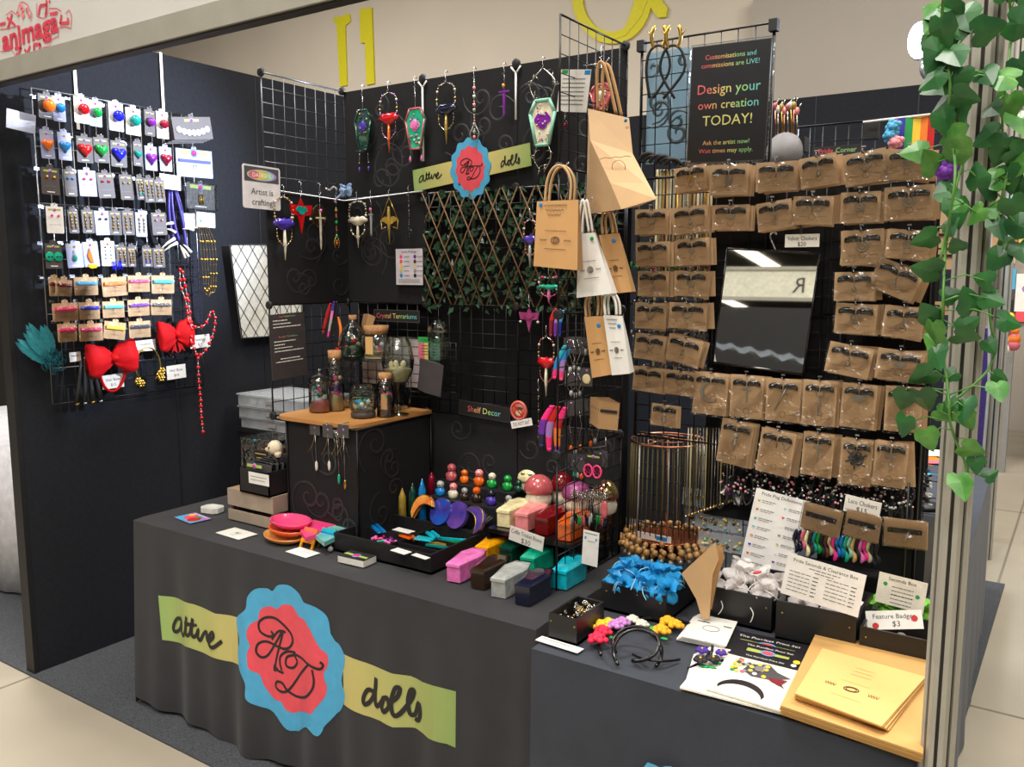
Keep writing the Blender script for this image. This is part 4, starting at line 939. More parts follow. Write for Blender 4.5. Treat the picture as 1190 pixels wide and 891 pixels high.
# bars for the lower row, blue bow pin
m = MB(); a, b, c = P(316, 221, 'X', XC+.01), Vector((XC+.01, YR-.02, ZL[3]-.01)), P(492, 222, 'Y', YR-.02)
m.tube([a, b, c], .0035, SW, 6); obj('hanging_bar', m, rack, None, None, RI)
t = thing('bow_pin', 'pale blue ribbon bow pin with a long stem at the rack corner', 'bow pin', fr(P(402, 221, 'Y', YR-.06), 'A')); bl = mat('pale_blue_ribbon', (150, 180, 225), .3)
obj('bow', bow_mb(.05, .045, bl, .012), t); obj('tail', MB().tube([(0, 0, .004), (-.05, -.035, .006), (-.1, -.068, .006)], .0045, bl, 6), t)
obj('loops', MB().tube([(-.10, .012, 0), (-.075, .004, .006), (-.06, .016, 0), (-.04, .006, .004)], .003, 'white', 5), t)
# banner with the badge on the rack
def bmap(x, y):
    """cloth logo pixels to local banner coordinates"""
    p = P(x, y, 'Y', 1.69); k = .315/ .99
    return ((p.x-BC.x)*.36, (p.z-BC.z)*.36)
BC = P(340, 770, 'Y', 1.69)
ctr = P(547, 196, 'Y', YR-.02)
bn = thing('shop_banner', 'small green banner with a blue and pink flower badge on rack', 'banner', fr(ctr+Vector((.0, 0, 0)), 'A', 5))
BCm = bmap(340, 770)
L0 = P(480, 200, 'Y', YR-.02).x-ctr.x; L1 = P(617, 190, 'Y', YR-.02).x-ctr.x; hh = .038
mb = MB(); mb.poly([(L0, -hh-.002), (L1, -hh+.012), (L1, hh+.006), (L0, hh-.006)], -.003, 0, lgband)
obj('band', mb, bn)
rb = .085; mb = MB(); bd = [((1+.05*cos(12*t))*cos(t)*rb*.93, (1+.05*cos(12*t))*sin(t)*rb*1.12) for t in [2*pi*k/96 for k in range(96)]]
mb.poly(bd, 0, .003, 'skyblue'); mb.poly([(x*.72, y*.74) for x, y in bd], .003, .0036, 'coral'); obj('badge', mb, bn)
SLc = [(sum(q[0] for s in SL for q in s)/sum(len(s) for s in SL)), (sum(q[1] for s in SL for q in s)/sum(len(s) for s in SL))]
def lm(x, y, k, c0, dx, dy):
    a = P(x, y, 'Y', 1.69); b = P(c0[0], c0[1], 'Y', 1.69); return ((a.x-b.x)*k+dx, (a.z-b.z)*k+dy)
mb = MB()
for s in SL: mb.stroke([lm(*q, .30, SLc, 0, 0) for q in s], .0032, .0042, 'ink')
for grp, dx in ((SA, L0*.70), (SD, L1*.68)):
    n_ = sum(len(s) for s in grp); c0 = (sum(q[0] for s in grp for q in s)/n_, sum(q[1] for s in grp for q in s)/n_)
    for s in grp: mb.stroke([lm(*q, .36, c0, dx, 0) for q in s], .0042, .0012, 'ink')
obj('lettering', mb, bn)
# leafy willow trellis in the middle
t = thing('willow_trellis', 'expanding willow lattice trellis filled with dark artificial leaves', 'trellis', fr((XC+PW, YR-.02, ZL[2]), 'A'))
mb = MB(); W_, H_ = 2*PW-.01, PW; wil = mat('willow', (118, 90, 60), .8); st = .066
for k in range(-6, 16):
    for s, z in ((1, 0), (-1, .004)):
        x0 = k*st; a = (x0, 0) if s > 0 else (x0, H_); pts = []
        for j in range(31):
            y = H_*j/30; x = x0+(y if s > 0 else H_-y)*.5
            if 0 <= x <= W_: pts.append((x, y, z))
        if len(pts) > 3: mb.tube([pts[0], pts[-1]], .0023, wil, 5)
obj('lattice', mb, t)
lf = mat('dark_leaf', (34, 78, 46), .4, 0, .35, 12, c2=(14, 36, 22)); r_ = random.Random(3); mb = MB()
for k in range(800):
    x, y = r_.uniform(0, W_), r_.uniform(-.015, H_+.01); a = r_.uniform(0, 6.28); l = r_.uniform(.018, .032); tz = r_.uniform(-.012, .012)
    c_, s_ = cos(a), sin(a); pp = [(0, 0, 0), (l*.35, l*.3, .004), (l, 0, tz), (l*.35, -l*.3, .004)]
    mb.add([(x+u*c_-v_*s_, y+u*s_+v_*c_, z_-.004+r_.uniform(-.02, .008)*0) for u, v_, z_ in pp], [(0, 2, 1), (0, 3, 2)], lf)
obj('foliage', mb, t)
# papers and notices on the rack
psign('notice', 'white paper notice with green and blue dots clipped to the side grid', 'notice', (649, 81, 684, 130), 'Y', YR-.30, 'white', [('r', -.45, .40, -.25, .49, 'green'), ('r', .3, .38, .49, .48, 'blue')]+[('l', -.4, .35, .28-.1*k, 'lettergrey', .025) for k in range(7)], rz=-7)
psign('meanings_chart', 'white sheet of coloured dots hanging under the lower bar', 'notice', (460, 289, 491, 331), 'Y', YR-.02, mat('pinkish_paper', (205, 198, 208), .6), [('t', 'Secret Meanings', 0, .42, .06, 'ink', .8)]+[('d', sx, .28-.13*k, .055, c) for sx, cs in ((-.3, ('pink', 'coral', 'yellow', 'mustard', 'blue')), (.22, ('purple', 'brown', 'sand', 'grey', 'ink'))) for k, c in enumerate(cs)]+[('l', sx, sx+.2, .28-.13*k, 'lettergrey', .02) for sx in (-.18, .33-.03) for k in range(5)]+[('l', -.4, .4, -.36-.06*k, 'lettergrey', .02) for k in range(2)])
DK = mat('dark_board', (58, 54, 56), .5)
cb = [('t', 'Your Customisations', 0, .46, .028, PASTEL, .8)]+[('l', -.4, a, .40-.05*k, 'white', .014) for k, a in enumerate((-.0, .1, .38))]+[('t', 'Bespoke Commissions', 0, .15, .03, PASTEL, .82)]+[('l', -.4, a, .08-.05*k, 'white', .014) for k, a in enumerate((.2, -.1, .1, .42))]+[('l', -.25, .3, -.19, 'white', .014), ('l', -.38, .38, -.235, 'white', .014)]
psign('price_board', 'dark grey customisation board with rainbow headings, left of the jars', 'notice', (315, 364, 356, 439), 'X', XC+.02, DK, cb, rz=2, th=.003)
psign('shelf_sign', 'black sign reading crystal terrariums in rainbow letters', 'sign', (434, 360, 487, 374), 'Y', YR-.04, 'black', [('t', 'Crystal Terrariums', 0, 0, .42, PASTEL, .9)], border=('darkgrey', .002))
psign('shelf_sign', 'black sign reading shelf decor above the little figures', 'sign', (533, 469, 592, 486), 'Y', YR-.03, 'black', [('t', 'Shelf Decor', .0, 0, .42, PASTEL, .7)], rz=-3, border=('darkgrey', .001))
c = P(603, 477, 'Y', YR-.035); t = thing('warning_sign', 'round orange no eating sign with a small white caption', 'sign', fr(c, 'A'))
mb = MB(); mb.lathe([(.033, 0), (.033, .002)], mat('terracotta', (205, 95, 60), .5), 24); mb.ring((0, 0, .002), .028, .028, .003, 'rose', 24); mb.ball((.0, -.008, .002), (.012, .01, .001), 'sand', 10); mb.ball((.002, .008, .002), (.016, .006, .001), 'darkgrey', 10); mb.box((0, 0, .004), (.052, .004, .001), 'red', Matrix.Rotation(-.8, 4, 'Z')); obj('disc', mb, t)
sign('caption', None, None, fr((.012, -.04, .003), 'Z', 14), .082, .024, 'white', [('t', 'DO NOT EAT', 0, 0, .5, 'ink', .8)], parent=t)
# organiser boxes on a black stand behind the rack
c0 = P(272, 497, 'Y', 2.53); zb = c0.z; SX0 = max(c0.x, XW+.04); SX1 = P(352, 490, 'Y', 2.53).x; sxm = (SX0+SX1)/2; sxw = SX1-SX0
t = thing('supply_stand', 'black draped stand holding clear organiser boxes beside the cabinet', 'stand', fr((sxm, 2.70, 0))); obj('body', MB().box((0, 0, (T+zb-.012+.0)/2+.0), (1, 1, 1), 'black') if 0 else MB().box((0, 0, zb/2+.004), (sxw, .30, zb-.012), 'black'), t)
obj('lip', MB().box((0, -.153, zb-.006), (sxw, .006, .02), 'black'), t)
for k, (dx, h_, nm) in enumerate(((0, .046, 'clear organiser box at the bottom of the stack'), (.0, .05, 'clear organiser box in the middle of the stack'), (.01, .055, 'clear organiser box of pink beads, top of the stack'))):
    z = zb+.003+sum((.046, .05, .055)[:k])+.004*k
    t = thing('organiser_box', nm, 'storage box', fr((sxm+dx, 2.70-.01*k, z)))
    obj('body', MB().box((0, 0, h_/2-.004), (sxw*.93, .28, h_-.008), CLOUD), t); obj('lid', MB().box((0, 0, h_-.002), (sxw*.96, .29, .006), CLOUD), t)
    mb = MB()
    for i in range(5): mb.box((-.14+.07*i, 0, h_/2-.004), (.002, .27, h_-.014), CLOUD)
    for i in range(60): mb.ball((rnd.uniform(-.16, .16), rnd.uniform(-.13, .13), .012+rnd.uniform(0, .016)), .008, rnd.choice(['grey', 'lilac', 'white', 'green' if k == 1 else 'pink', 'darkgrey']), 5)
    o = obj('beads', mb, t, kind='stuff'); obj('latch', MB().box((0, -.143, h_/2), (.05, .006, .016), 'grey'), t)
# ---------------------------------------------------------------- jars on the timber top
TM = mat('terrarium_moss', (40, 80, 60), .8, 0, .4, 80)
CORK = mat('cork', (165, 120, 78), .85, 0, .3, 120, bump=.2)
def jar(label, x, ybase, ytop, w, shape, content, yd, extra=None, z0=None):
    z0 = ZC if z0 is None else z0
    p = P(x, ybase, 'Z', z0) if yd is None else P(x, ybase, 'Y', yd); p.z = z0
    pt = P(x, ytop, 'Y', p.y); H_ = pt.z-z0; W_ = (P(x+w/2, ytop, 'Y', p.y)-P(x-w/2, ytop, 'Y', p.y)).length*.86; r = W_/2
    t = thing('terrarium_jar', label, 'jar', fr(p)); H2 = H_
    if shape == 'lid':
        obj('glass', MB().lathe([(r*.9, 0), (r, .005), (r, H_*.66), (r*.9, H_*.7)], GLASS, 20), t); obj('lid', MB().lathe([(r*.98, H_*.68), (r*1.05, H_*.74), (r*.7, H_*.82), (r*.2, H_*.86), (r*.15, H_*.9), (r*.28, H_*.95), (r*.1, H_)], GLASS, 20), t)
    elif shape == 'cork':
        obj('glass', MB().lathe([(r*.92, 0), (r, .004), (r, H_*.72), (r*.72, H_*.8), (r*.72, H_*.88)], GLASS, 20), t); obj('cork', MB().lathe([(r*.68, H_*.8), (r*.76, H_)], CORK, 16), t)
    elif shape == 'bottle':
        obj('glass', MB().lathe([(r*.8, 0), (r, .01), (r, H_*.45), (r*.8, H_*.62), (r*.3, H_*.8), (r*.28, H_*.9)], GLASS, 24), t); obj('cork', MB().lathe([(r*.26, H_*.82), (r*.3, H_)], CORK, 12), t)
    elif shape == 'wide':
        obj('glass', MB().lathe([(r*.6, 0), (r, .012), (r, H_*.6), (r*.86, H_*.76)], GLASS, 24), t); obj('cork', MB().lathe([(r*.8, H_*.72), (r*.9, H_)], CORK, 20), t)
    elif shape == 'bowl':
        obj('glass', MB().lathe([(r*.7, 0), (r, H_*.4), (r*.96, H_*.75), (r*.8, H_)], GLASS, 22, caps=False), t)
    elif shape == 'goblet':
        b = H_*.42; obj('glass', MB().lathe([(r*.55, b), (r*.9, b+(H_-b)*.25), (r, b+(H_-b)*.5), (r*.8, b+(H_-b)*.85), (r*.62, H_)], GLASS, 24, caps=False), t); obj('stem', MB().lathe([(r*.62, 0), (r*.6, .003), (.006, .008), (.004, b*.5), (.006, b-.004), (r*.5, b)], GLASS, 16), t)
        mb = MB(); mb.lathe([(r*.5, b+.004), (r*.8, b+(H_-b)*.24), (r*.82, b+(H_-b)*.3), (.001, b+(H_-b)*.36)], 'cream', 20); obj('sand', mb, t)
        mb = MB()
        for a in range(5): mb.ball((r*.4*cos(a*1.3), r*.4*sin(a*1.3), b+(H_-b)*.4), (.01, .008, .013), 'cream', 7)
        obj('shell', mb, t); return t
    mb = MB(); hb = H_*.25; mb.lathe([(r*.85, .003), (r*.9, hb*.6), (r*.7, hb), (.001, hb*1.1)], content, 16); obj('filling', mb, t)
    mb = MB()
    for k in range(16): a = rnd.uniform(0, 6.28); q = r*.6*rnd.random()**.5; mb.ball((q*cos(a), q*sin(a), hb+rnd.uniform(0, H_*.3)), rnd.uniform(.004, .01), rnd.choice(extra or [TM, 'rose', 'lilac']), 6)
    obj('crystals', mb, t); return t
RIS = .115
jar('lidded apothecary jar of pink and green crystals, left on the shelf', 372, 467, 428, 21, 'lid', 'rose', YR-.27, [TM, 'pink', 'teal', 'white'])
jar('tall corked cylinder bottle with a pink crystal ball', 390, 461, 407, 17, 'cork', 'sand', YR-.22, ['pink', 'purple', 'sand'])
# clear acrylic riser for the three high terrariums
p = P(430, 450, 'Y', YR-.10)
zr = P(430, 416, 'Y', YR-.10).z
t = thing('acrylic_riser', 'clear acrylic riser with a gold rim carrying three terrariums', 'riser', fr((p.x, YR-.10, ZC)))
obj('top', MB().box((0, 0, zr-ZC-.003), (.27, .13, .005), FILM), t)
for s in (-1, 1): obj('side', MB().box((s*.132, 0, (zr-ZC)/2-.003), (.004, .13, zr-ZC-.006), FILM), t)
mb = MB(); mb.ring((-.02, -.03, .03), .07, .045, .002, GOLD, 8); mb.ring((-.02, -.03, .002), .055, .035, .002, GOLD, 8)
for k in range(8): a = 2*pi*k/8; mb.tube([(-.02+.07*cos(a), -.03+.045*sin(a), .03), (-.02+.055*cos(a), -.03+.035*sin(a), .002)], .0015, GOLD, 4)
obj('gold_frame', mb, t)
jar('round corked bottle of dark moss and red flowers on the riser', 411, 417, 366, 28, 'bottle', TM, YR-.10, ['red', 'darkgrey', 'sand', TM], zr)
w1 = jar('wide corked jar with a kraft tag, middle of the riser', 438, 415, 378, 28, 'wide', 'sand', YR-.10, ['pink', 'sand', 'white'], zr)
obj('tag', MB().box((.012, -.05, .05), (.034, .002, .06), 'kraftlight'), w1)
jar('stemmed glass goblet with white sand and shells', 463, 459, 392, 34, 'goblet', 'cream', YR-.16)
j = jar('small corked bottle with kraft tag and green sticker at the right', 448, 469, 433, 18, 'cork', 'darkgrey', YR-.22, ['pink', 'darkgrey'])
o = obj('tag', MB().box((.02, -.028, .055), (.026, .002, .05), 'kraft'), j); obj('sticker', MB().box((.03, -.0295, .075), (.008, .001, .008), 'green'), o)
jar('low glass bowl of iridescent blue and yellow crystals in front', 422, 469, 448, 28, 'bowl', 'darkgrey', YR-.27, ['blue', 'yellow', 'white', 'teal'])
c = P(414, 472, 'Z', ZC+.002); obj('kraft_tag', MB().box((0, 0, 0), (.07, .035, .004), 'kraftlight'), None, 'kraft tag lying on the timber top before the glass bowl', 'tag', fr(c+Vector((0, 0, .002)), 'Z', -38))
c = P(384, 472, 'Z', ZC+.002); t = thing('foil_packet', 'flat silver packet on the timber top, front left', 'packet', fr(c+Vector((0, 0, .003)), 'Z', 4)); obj('packet', MB().box((0, 0, 0), (.125, .045, .006), mat('foil', (170, 170, 172), .35, .6)), t); obj('edge', MB().box((0, -.021, .0035), (.12, .003, .001), 'maroon'), t)
psign('red_card', 'small red card standing behind the tall corked bottle', 'card', (390, 404, 400, 414), 'Y', YR-.12, 'red', [('l', -.3, .3, 0, 'maroon', .08)])
# wire basket of prints, caution card, acrylic holder
c, w_, h_ = pxb(417, 391, 487, 452, 'Y', YR-.03); t = thing('wire_basket', 'black wire basket holding pinkish boards behind the jars', 'basket', fr(c+Vector((-w_/2, 0, -h_/2)), 'A'))
obj('wire', grid_mb(w_, h_, 7, .0014, BW, .0018, 6), t); obj('print_board', MB().box((w_/2, h_/2+.004, -.012), (w_*.96, h_*.9, .006), mat('pinkish_grey', (170, 158, 160), .7)), t)
psign('caution_sign', 'green to red caution card in front of the wire basket', 'sign', (486, 392, 511, 418), 'Y', YR-.08, 'lime', [('r', -.5, -.5, -.2, .3, 'rose'), ('r', -.2, -.5, .1, .3, 'mustard'), ('r', .1, -.5, .5, .3, 'mint'), ('r', -.5, .25, .5, .5, 'green'), ('t', 'CAUTION', 0, .36, .14, 'ink', .85)]+[('l', -.35, .35, .12-.13*k, 'darkgrey', .05) for k in range(4)])
for k in range(5):
    c, w_, h_ = pxb(487+k*2, 418+k, 506+k*2, 455+k, 'Y', YR-.12-.008*k); obj('print_sleeve', MB().box((0, 0, 0), (w_, h_, .003), DK), None, 'dark print sleeve standing in the row right of the jars', 'print', fr(c, 'A', -8), 'dark print sleeves right of the jars')
c, w_, h_ = pxb(501, 379, 518, 453, 'Y', YR-.10); t = thing('card_holder', 'clear plastic card holder with rounded top beside the caution card', 'holder', fr(c, 'A'))
obj('holder', MB().box((0, -.01, 0), (w_, h_*.9, .03), FILM), t); mb = MB(); mb.lathe([(w_/2, -.015), (w_/2, .015)], FILM, 18, (0, h_*.44, 0)); obj('rounded_top', mb, t)
c, w_, h_ = pxb(505, 398, 530, 455, 'Y', YR-.05); obj('wire_basket', grid_mb(w_, h_, 4, .0012, BW, .0016, 7), None, 'narrow black wire basket right of the clear card holder', 'basket', fr(c+Vector((-w_/2, 0, -h_/2)), 'A'))
def feather_strip(name, label, cat, pts, ax, v, wid, cols, gr=None):
    q = smooth2([tuple(P(x, y, ax, v)) for x, y in pts], 5); n = len(q); mb = MB()
    for k in range(n-1):
        t0, t1 = k/(n-1), (k+1)/(n-1); rr = lambda t: wid*(.35+.65*sin(pi*min(1, .15+t*.75)))
        c_ = cols[min(len(cols)-1, int(t0*len(cols)))]; mb.loft([[(q[j][0]+r*cos(a), q[j][1]+r*.5*sin(a), q[j][2]) for a in [2*pi*i/8 for i in range(8)]] for j, r in ((k, rr(t0)), (k+1, rr(t1)))], c_, True, k in (0, n-2))
    return obj(name, mb, None, label, cat, None, gr)
feather_strip('leather_strip', 'red glitter strip hanging left of the corked bottle', 'hair accessory', [(384, 352), (380, 368), (375, 388)], 'Y', YR-.12, .009, ['red'])
feather_strip('leather_strip', 'purple sequin strip hanging left of the corked bottle', 'hair accessory', [(388, 350), (385, 370), (381, 392)], 'Y', YR-.13, .007, [GL['violet'], GL['pink'], GL['silver'], GL['hotpink']])
feather_strip('leather_strip', 'black strip hanging behind the orange feather', 'hair accessory', [(391, 350), (389, 370), (387, 392)], 'Y', YR-.12, .008, ['black'])
feather_strip('leather_strip', 'orange feather strip hanging beside the corked bottle', 'hair accessory', [(393, 368), (396, 384), (394, 402)], 'Y', YR-.12, .007, ['orange'])
obj('folded_card', MB().poly([(0, 0), (.03, -.01), (.055, .05), (.02, .06)], 0, .004, 'kraft').poly([(0, 0), (.02, .06), (.0, .06), (-.012, .02)], .002, .005, 'kraft2'), None, 'folded kraft card sticking up between the two high jars', 'card', fr(P(424, 384, 'Y', YR-.06), 'A'))
# necklaces on the front of the cube
def neck_card(x, y, L, label, beads, end, dz=0):
    p = P(x, y, 'Y', YR-PW-.02-dz); t = thing('necklace_card', label, 'necklace card', fr(p, 'A', 0, rnd.uniform(-8, 8)), 'necklaces hanging on the front of the cube')
    obj('hook', MB().tube([(0, .03, -.012-dz), (0, .03, .003), (0, .022, .005)], .0014, CH, 5), t)
    mb = MB(); mb.box((0, .006, 0), (.044, .042, .0012), 'darkgrey'); mb.cat(header_mb(.044, .010)); obj('card', mb, t)
    mb = MB(); chain(mb, [(0, -.006, 0), (.002, -L*.8, 0)], .003, beads, .009); obj('bead_strand', mb, t); obj('charm', MB().ball((.002, -L*.8-.014, 0), (.006, .018, .004), end, 8), t)
    mb = MB(); mb.tube(smooth2([(-.002, -.004, 0), (-.008, -.04, .001), (-.03, -.075, .002)]), .0009, GOLD, 4); obj('chain', mb, t)
neck_card(366, 500, .13, 'necklace card with a white crescent tooth, leftmost on the cube', [PEARL, CH], PEARL); neck_card(381, 503, .115, 'necklace card with a pearl drop, second on the cube', [CH, PEARL], PEARL, .02)
neck_card(392, 503, .17, 'necklace card with a jade drop and small claw', [CH, GL['jade']], GL['jade']); neck_card(399, 503, .19, 'necklace card with a long gold moon charm, rightmost', [CH, CH], GOLD, .015)
m = MB()
for k in range(5): m.tube([P(388+k*2, 500, 'Y', YR-PW-.03), P(390+k*4, 545-k*3, 'Y', YR-PW-.028)], .0008, SILV, 3)
obj('silver_chain', m, None, 'bundle of fine silver chains hanging at the cube corner', 'chain')
# ---------------------------------------------------------------- paper bags
kbag = mat('bag_kraft', (190, 145, 92), .7, 0, .06, 9); kbag2 = mat('bag_kraft_pale', (196, 160, 116), .7, 0, .06, 9); wbag = mat('bag_white', (212, 210, 204), .6, 0, .04, 9)
def px3(q, v): return P(q[0], q[1], 'Y', v)
def bag(label, quad, v, mtl, depth=.055, handle=None, hmat=None, marks=(), dot=None, lean=0, gus=None):
    """quad: top left, top right, bottom right, bottom left of the front in the picture"""
    tl, tr, br, bl_ = [px3(q, v-(lean if i > 1 else 0)) for i, q in enumerate(quad)]
    t = thing('paper_bag', label, 'paper bag', fr((tl+tr)/2, 'A'), 'shop bags hanging at the side grid')
    inv = t.matrix_basis.inverted(); L = lambda p: tuple(inv @ p)
    bk = Vector((-.012, depth, 0)); n = 6; mb = MB()
    F = [[tl.lerp(bl_, j/n), tr.lerp(br, j/n)] for j in range(n+1)]
    vs = []
    for j, (a, b) in enumerate(F):
        d = bk*(j/n)**.6 if j else bk*.12
        mid = (a+b)/2
        vs += [L(a), L(mid+Vector((0, -.003, 0))), L(b), L(b+d), L(mid+d), L(a+d), L(a+d*.5+Vector((.006*(1-j/n), 0, 0)))]
    fs = []
    for j in range(n):
        for i in range(7): fs.append((j*7+i, (j+1)*7+i, (j+1)*7+(i+1) % 7, j*7+(i+1) % 7))
    fs.append([n*7+i for i in range(7)])
    mb.add(vs, fs, mtl); obj('bag_body', mb, t)
    if handle:
        for k, off in ((0, 0), (1, .02)):
            pts = [L(px3(q, v)+Vector((0, off+.002, 0))) for q in handle]; obj('handle', MB().tube(smooth2(pts, 5), .0035, hmat or kbag2, 6), t)
    # printed marks: two lines, the round badge and the two words
    mb = MB(); u = (tr-tl); dn = (bl_-tl); nrm = Vector(inv.to_3x3() @ u.cross(dn)).normalized()
    if nrm.z < 0: nrm = -nrm
    o0 = Vector(L(tl)); U = Vector(inv.to_3x3() @ u); D = Vector(inv.to_3x3() @ dn)
    dU2 = Vector(inv.to_3x3() @ (br-bl_))
    def at(a, b): uu = U.lerp(dU2, b); return o0+D*b+uu*a+nrm*.0045
    for (b, w_) in ((.45, .5), (.72, .5)):
        q = [at(.5-w_/2, b), at(.5+w_/2, b)]; mb.tube(q, .0006, 'brown', 3)
    q = [at(.5+.10*cos(k*pi/10), .59+.05*sin(k*pi/10)) for k in range(20)]; mb.tube(q, .0009, 'brown', 3, True)
    q = [at(.5+.07*cos(k*pi/6), .59+.035*sin(k*pi/6)) for k in range(12)]; mb.tube(q, .0006, 'brown', 3, True)
    mb.tube([at(.46, .62), at(.49, .56), at(.52, .62), at(.55, .57)], .0008, 'ink', 3)
    for a0 in (.14, .70):
        mb.tube([at(a0+.16*k/8, .59+(.012 if k % 2 else -.012)) for k in range(9)], .0008, 'ink', 3)
    for k in range(3):
        if marks: mb.tube([at(.2+.05*k+.55*i/14, .07+.07*k+(.012 if i % 2 else -.008)) for i in range(15-3*k)], .0008, 'ink', 3)
    obj('print', mb, t)
    if dot: a = at(dot[0], dot[1]); obj('sticker', MB().ball(tuple(a), (.0055, .0055, .001), dot[2], 10), t)
    return t
bag('medium kraft bag with handwriting and a blue dot, left of the big one', ((624, 234), (672, 232), (671, 314), (620, 309)), 1.90, kbag, .05, [(633, 235), (635, 212), (641, 197), (650, 192), (658, 198), (663, 212), (662, 234)], kbag2, (1,), (.12, .06, 'blue'), .02)
bag('upper white bag with black badge and green dot, rope handles', ((672, 272), (691, 270), (712, 341), (670, 346)), 1.96, wbag, .05, [(672, 272), (673, 250), (677, 232), (681, 250), (684, 270)], 'paper', (), (.8, .1, 'green'), .02)
bag('upper kraft bag hanging half behind the upper white bag', ((696, 273), (719, 271), (734, 339), (711, 341)), 2.02, kbag, .05, [(700, 272), (699, 258), (701, 246), (706, 246), (710, 258), (712, 271)], kbag2, (), (.7, .12, 'blue'), .02)
bag('lower kraft bag with a blue dot left of the lower white bag', ((679, 368), (702, 367), (711, 435), (688, 439)), 1.98, kbag, .06, [(681, 368), (680, 352), (685, 340), (693, 340), (695, 352), (694, 367)], kbag2, (), (.7, .16, 'blue'), .02)
bag('lower white bag with a horseshoe badge and rope handles', ((701, 366), (723, 367), (732, 434), (711, 436)), 1.96, wbag, .05, [(703, 366), (702, 352), (704, 342), (710, 342), (715, 352), (716, 366)], 'paper', (1,), (.8, .18, 'blue'), .02)
# the big bag, folded open and tipped forward
R = [((683, 126), (731, 137), 2.02), ((686, 163), (735, 178), 1.97), ((709, 212), (750, 213), 1.90), ((722, 243), (763, 231), 1.87)]
t = thing('paper_bag', 'largest kraft bag, tipped forward, hanging highest on the side grid', 'paper bag', Matrix.Translation(P(707, 130, 'Y', 2.05)), 'shop bags hanging at the side grid')
inv = t.matrix_basis.inverted(); L = lambda p: tuple(inv @ p); mb = MB(); fr_ = [(P(*a, 'Y', v), P(*b, 'Y', v)) for a, b, v in R]
bt = P(684, 126, 'Y', 2.035); bb = P(681, 249, 'Y', 2.06); brt = P(731, 137, 'Y', 2.04); brb = P(742, 240, 'Y', 2.03)
vs = [L(p) for ab in fr_ for p in ab]+[L(bt), L(bb), L(brt), L(brb)]
mb.add(vs, [(0, 2, 3, 1), (2, 4, 5, 3), (4, 6, 7, 5), (0, 8, 9, 6, 4, 2), (6, 9, 11, 7), (1, 3, 5, 7, 11, 10), (8, 10, 11, 9)], kbag2); obj('bag_body', mb, t)
for off in (0, .03): obj('handle', MB().tube([L(P(x, y, 'Y', 2.03)+Vector((0, off, 0))) for x, y in smooth2([(695, 128), (694, 105), (694, 85), (697, 72), (703, 78), (710, 105), (716, 133)])], .0042, kbag, 6), t)
mb = MB(); c_ = fr_[2][0].lerp(fr_[1][1], .5)+Vector((0, -.012, 0))
mb.tube([L(c_+Vector((.018*cos(a), -.003-.004*sin(a), .016*sin(a)))) for a in [2*pi*k/14 for k in range(14)]], .0008, 'brown', 3, True)
mb.tube([L(c_+Vector((-.05+.014*k, -.006, .022+(.003 if k % 2 else 0)))) for k in range(7)], .0008, 'brown', 3); obj('print', mb, t); obj('sticker', MB().ball(L(P(727, 140, 'Y', 2.0)), (.005, .002, .005), 'blue', 8), t)
# prongs that carry the bags
for (x, y, v) in ((697, 72, 2.05), (650, 193, 1.92), (678, 233, 1.98), (703, 247, 2.04), (688, 341, 2.0), (706, 343, 1.98)):
    p = P(x, y, 'Y', v); o = obj('hook', MB().tube([(XR, p.y+.02, p.z+.002), (p.x+.01, p.y+.01, p.z-.002), (p.x+.025, p.y+.005, p.z+.008)], .002, CH, 5), rack, None, None, RI)
# ---------------------------------------------------------------- small goods hung on the side grid
DS = 'dyed strips hanging on the side grid'
for pts, cols, wd, nm in (([(646, 358), (641, 372), (640, 391)], ['red', 'maroon'], .007, 'red strip, leftmost in the upper bunch'), ([(651, 359), (646, 375), (645, 391)], ['lilac', 'purple'], .006, 'violet strip in the middle of the upper bunch'), ([(655, 360), (651, 374), (650, 391)], ['skyblue', 'royal'], .006, 'blue strip, rightmost in the upper bunch'),
        ([(657, 401), (648, 420), (644, 440)], ['cyan', 'blue', 'hotpink'], .009, 'turquoise strip with a pink tip'), ([(661, 405), (654, 422), (652, 442)], ['blue', 'lilac', 'pink'], .009, 'blue strip fading to pink'),
        ([(642, 471), (631, 492), (629, 520)], ['hotpink', 'purple', 'violet_'] if 0 else ['hotpink', 'purple', 'navy'], .012, 'magenta to navy strip, leftmost in the lower bunch'), ([(649, 472), (639, 495), (638, 524)], ['red', 'lilac', 'hotpink'], .012, 'red and lilac strip in the lower bunch'), ([(657, 473), (648, 497), (648, 529)], ['hotpink', 'red', 'orange', 'purple'], .012, 'hot pink to orange strip in the lower bunch')):
    feather_strip('dyed_strip', 'long curved %s' % nm, 'hair accessory', pts, 'Y', 2.0, wd, cols, DS)
def hang_card(x, y, L_, label, cardc, kind, gr, v=2.06, w_=.038, ry=30):
    p = P(x, y, 'Y', v); t = thing('necklace_card', label, 'necklace card', fr(p, 'A', 0, ry), gr)
    obj('card', MB().box((0, -.02, 0), (w_, .045, .0012), cardc).cat(header_mb(w_, -.006)), t)
    mb = MB()
    for s in (-1, 1): mb.tube([(s*.006, -.004, .001), (s*w_*.45, -L_*.5, .003), (s*.004, -L_, .002)], .0013, 'black' if kind != 'silver' else SILV, 4)
    obj('cord', mb, t); obj('charm', MB().ball((0, -L_-.004, .003), (.006, .01, .004), GL[kind] if kind in GL else SILV, 7), t)
    return t
NG = 'dark necklace cards crowded on the side grid'
for k, (x, y, L_) in enumerate(((664, 466, .13), (669, 466, .14), (675, 465, .13), (681, 464, .14), (687, 465, .12), (692, 466, .11))):
    hang_card(x, y, L_, 'dark necklace card in the crowded bunch right of the dyed strips', 'darkgrey', ('amber', 'silver', 'amber', 'black', 'amber', 'silver')[k], NG, 2.08+.01*k)
NG2 = 'small cards with silver cords above the necklace bunch'
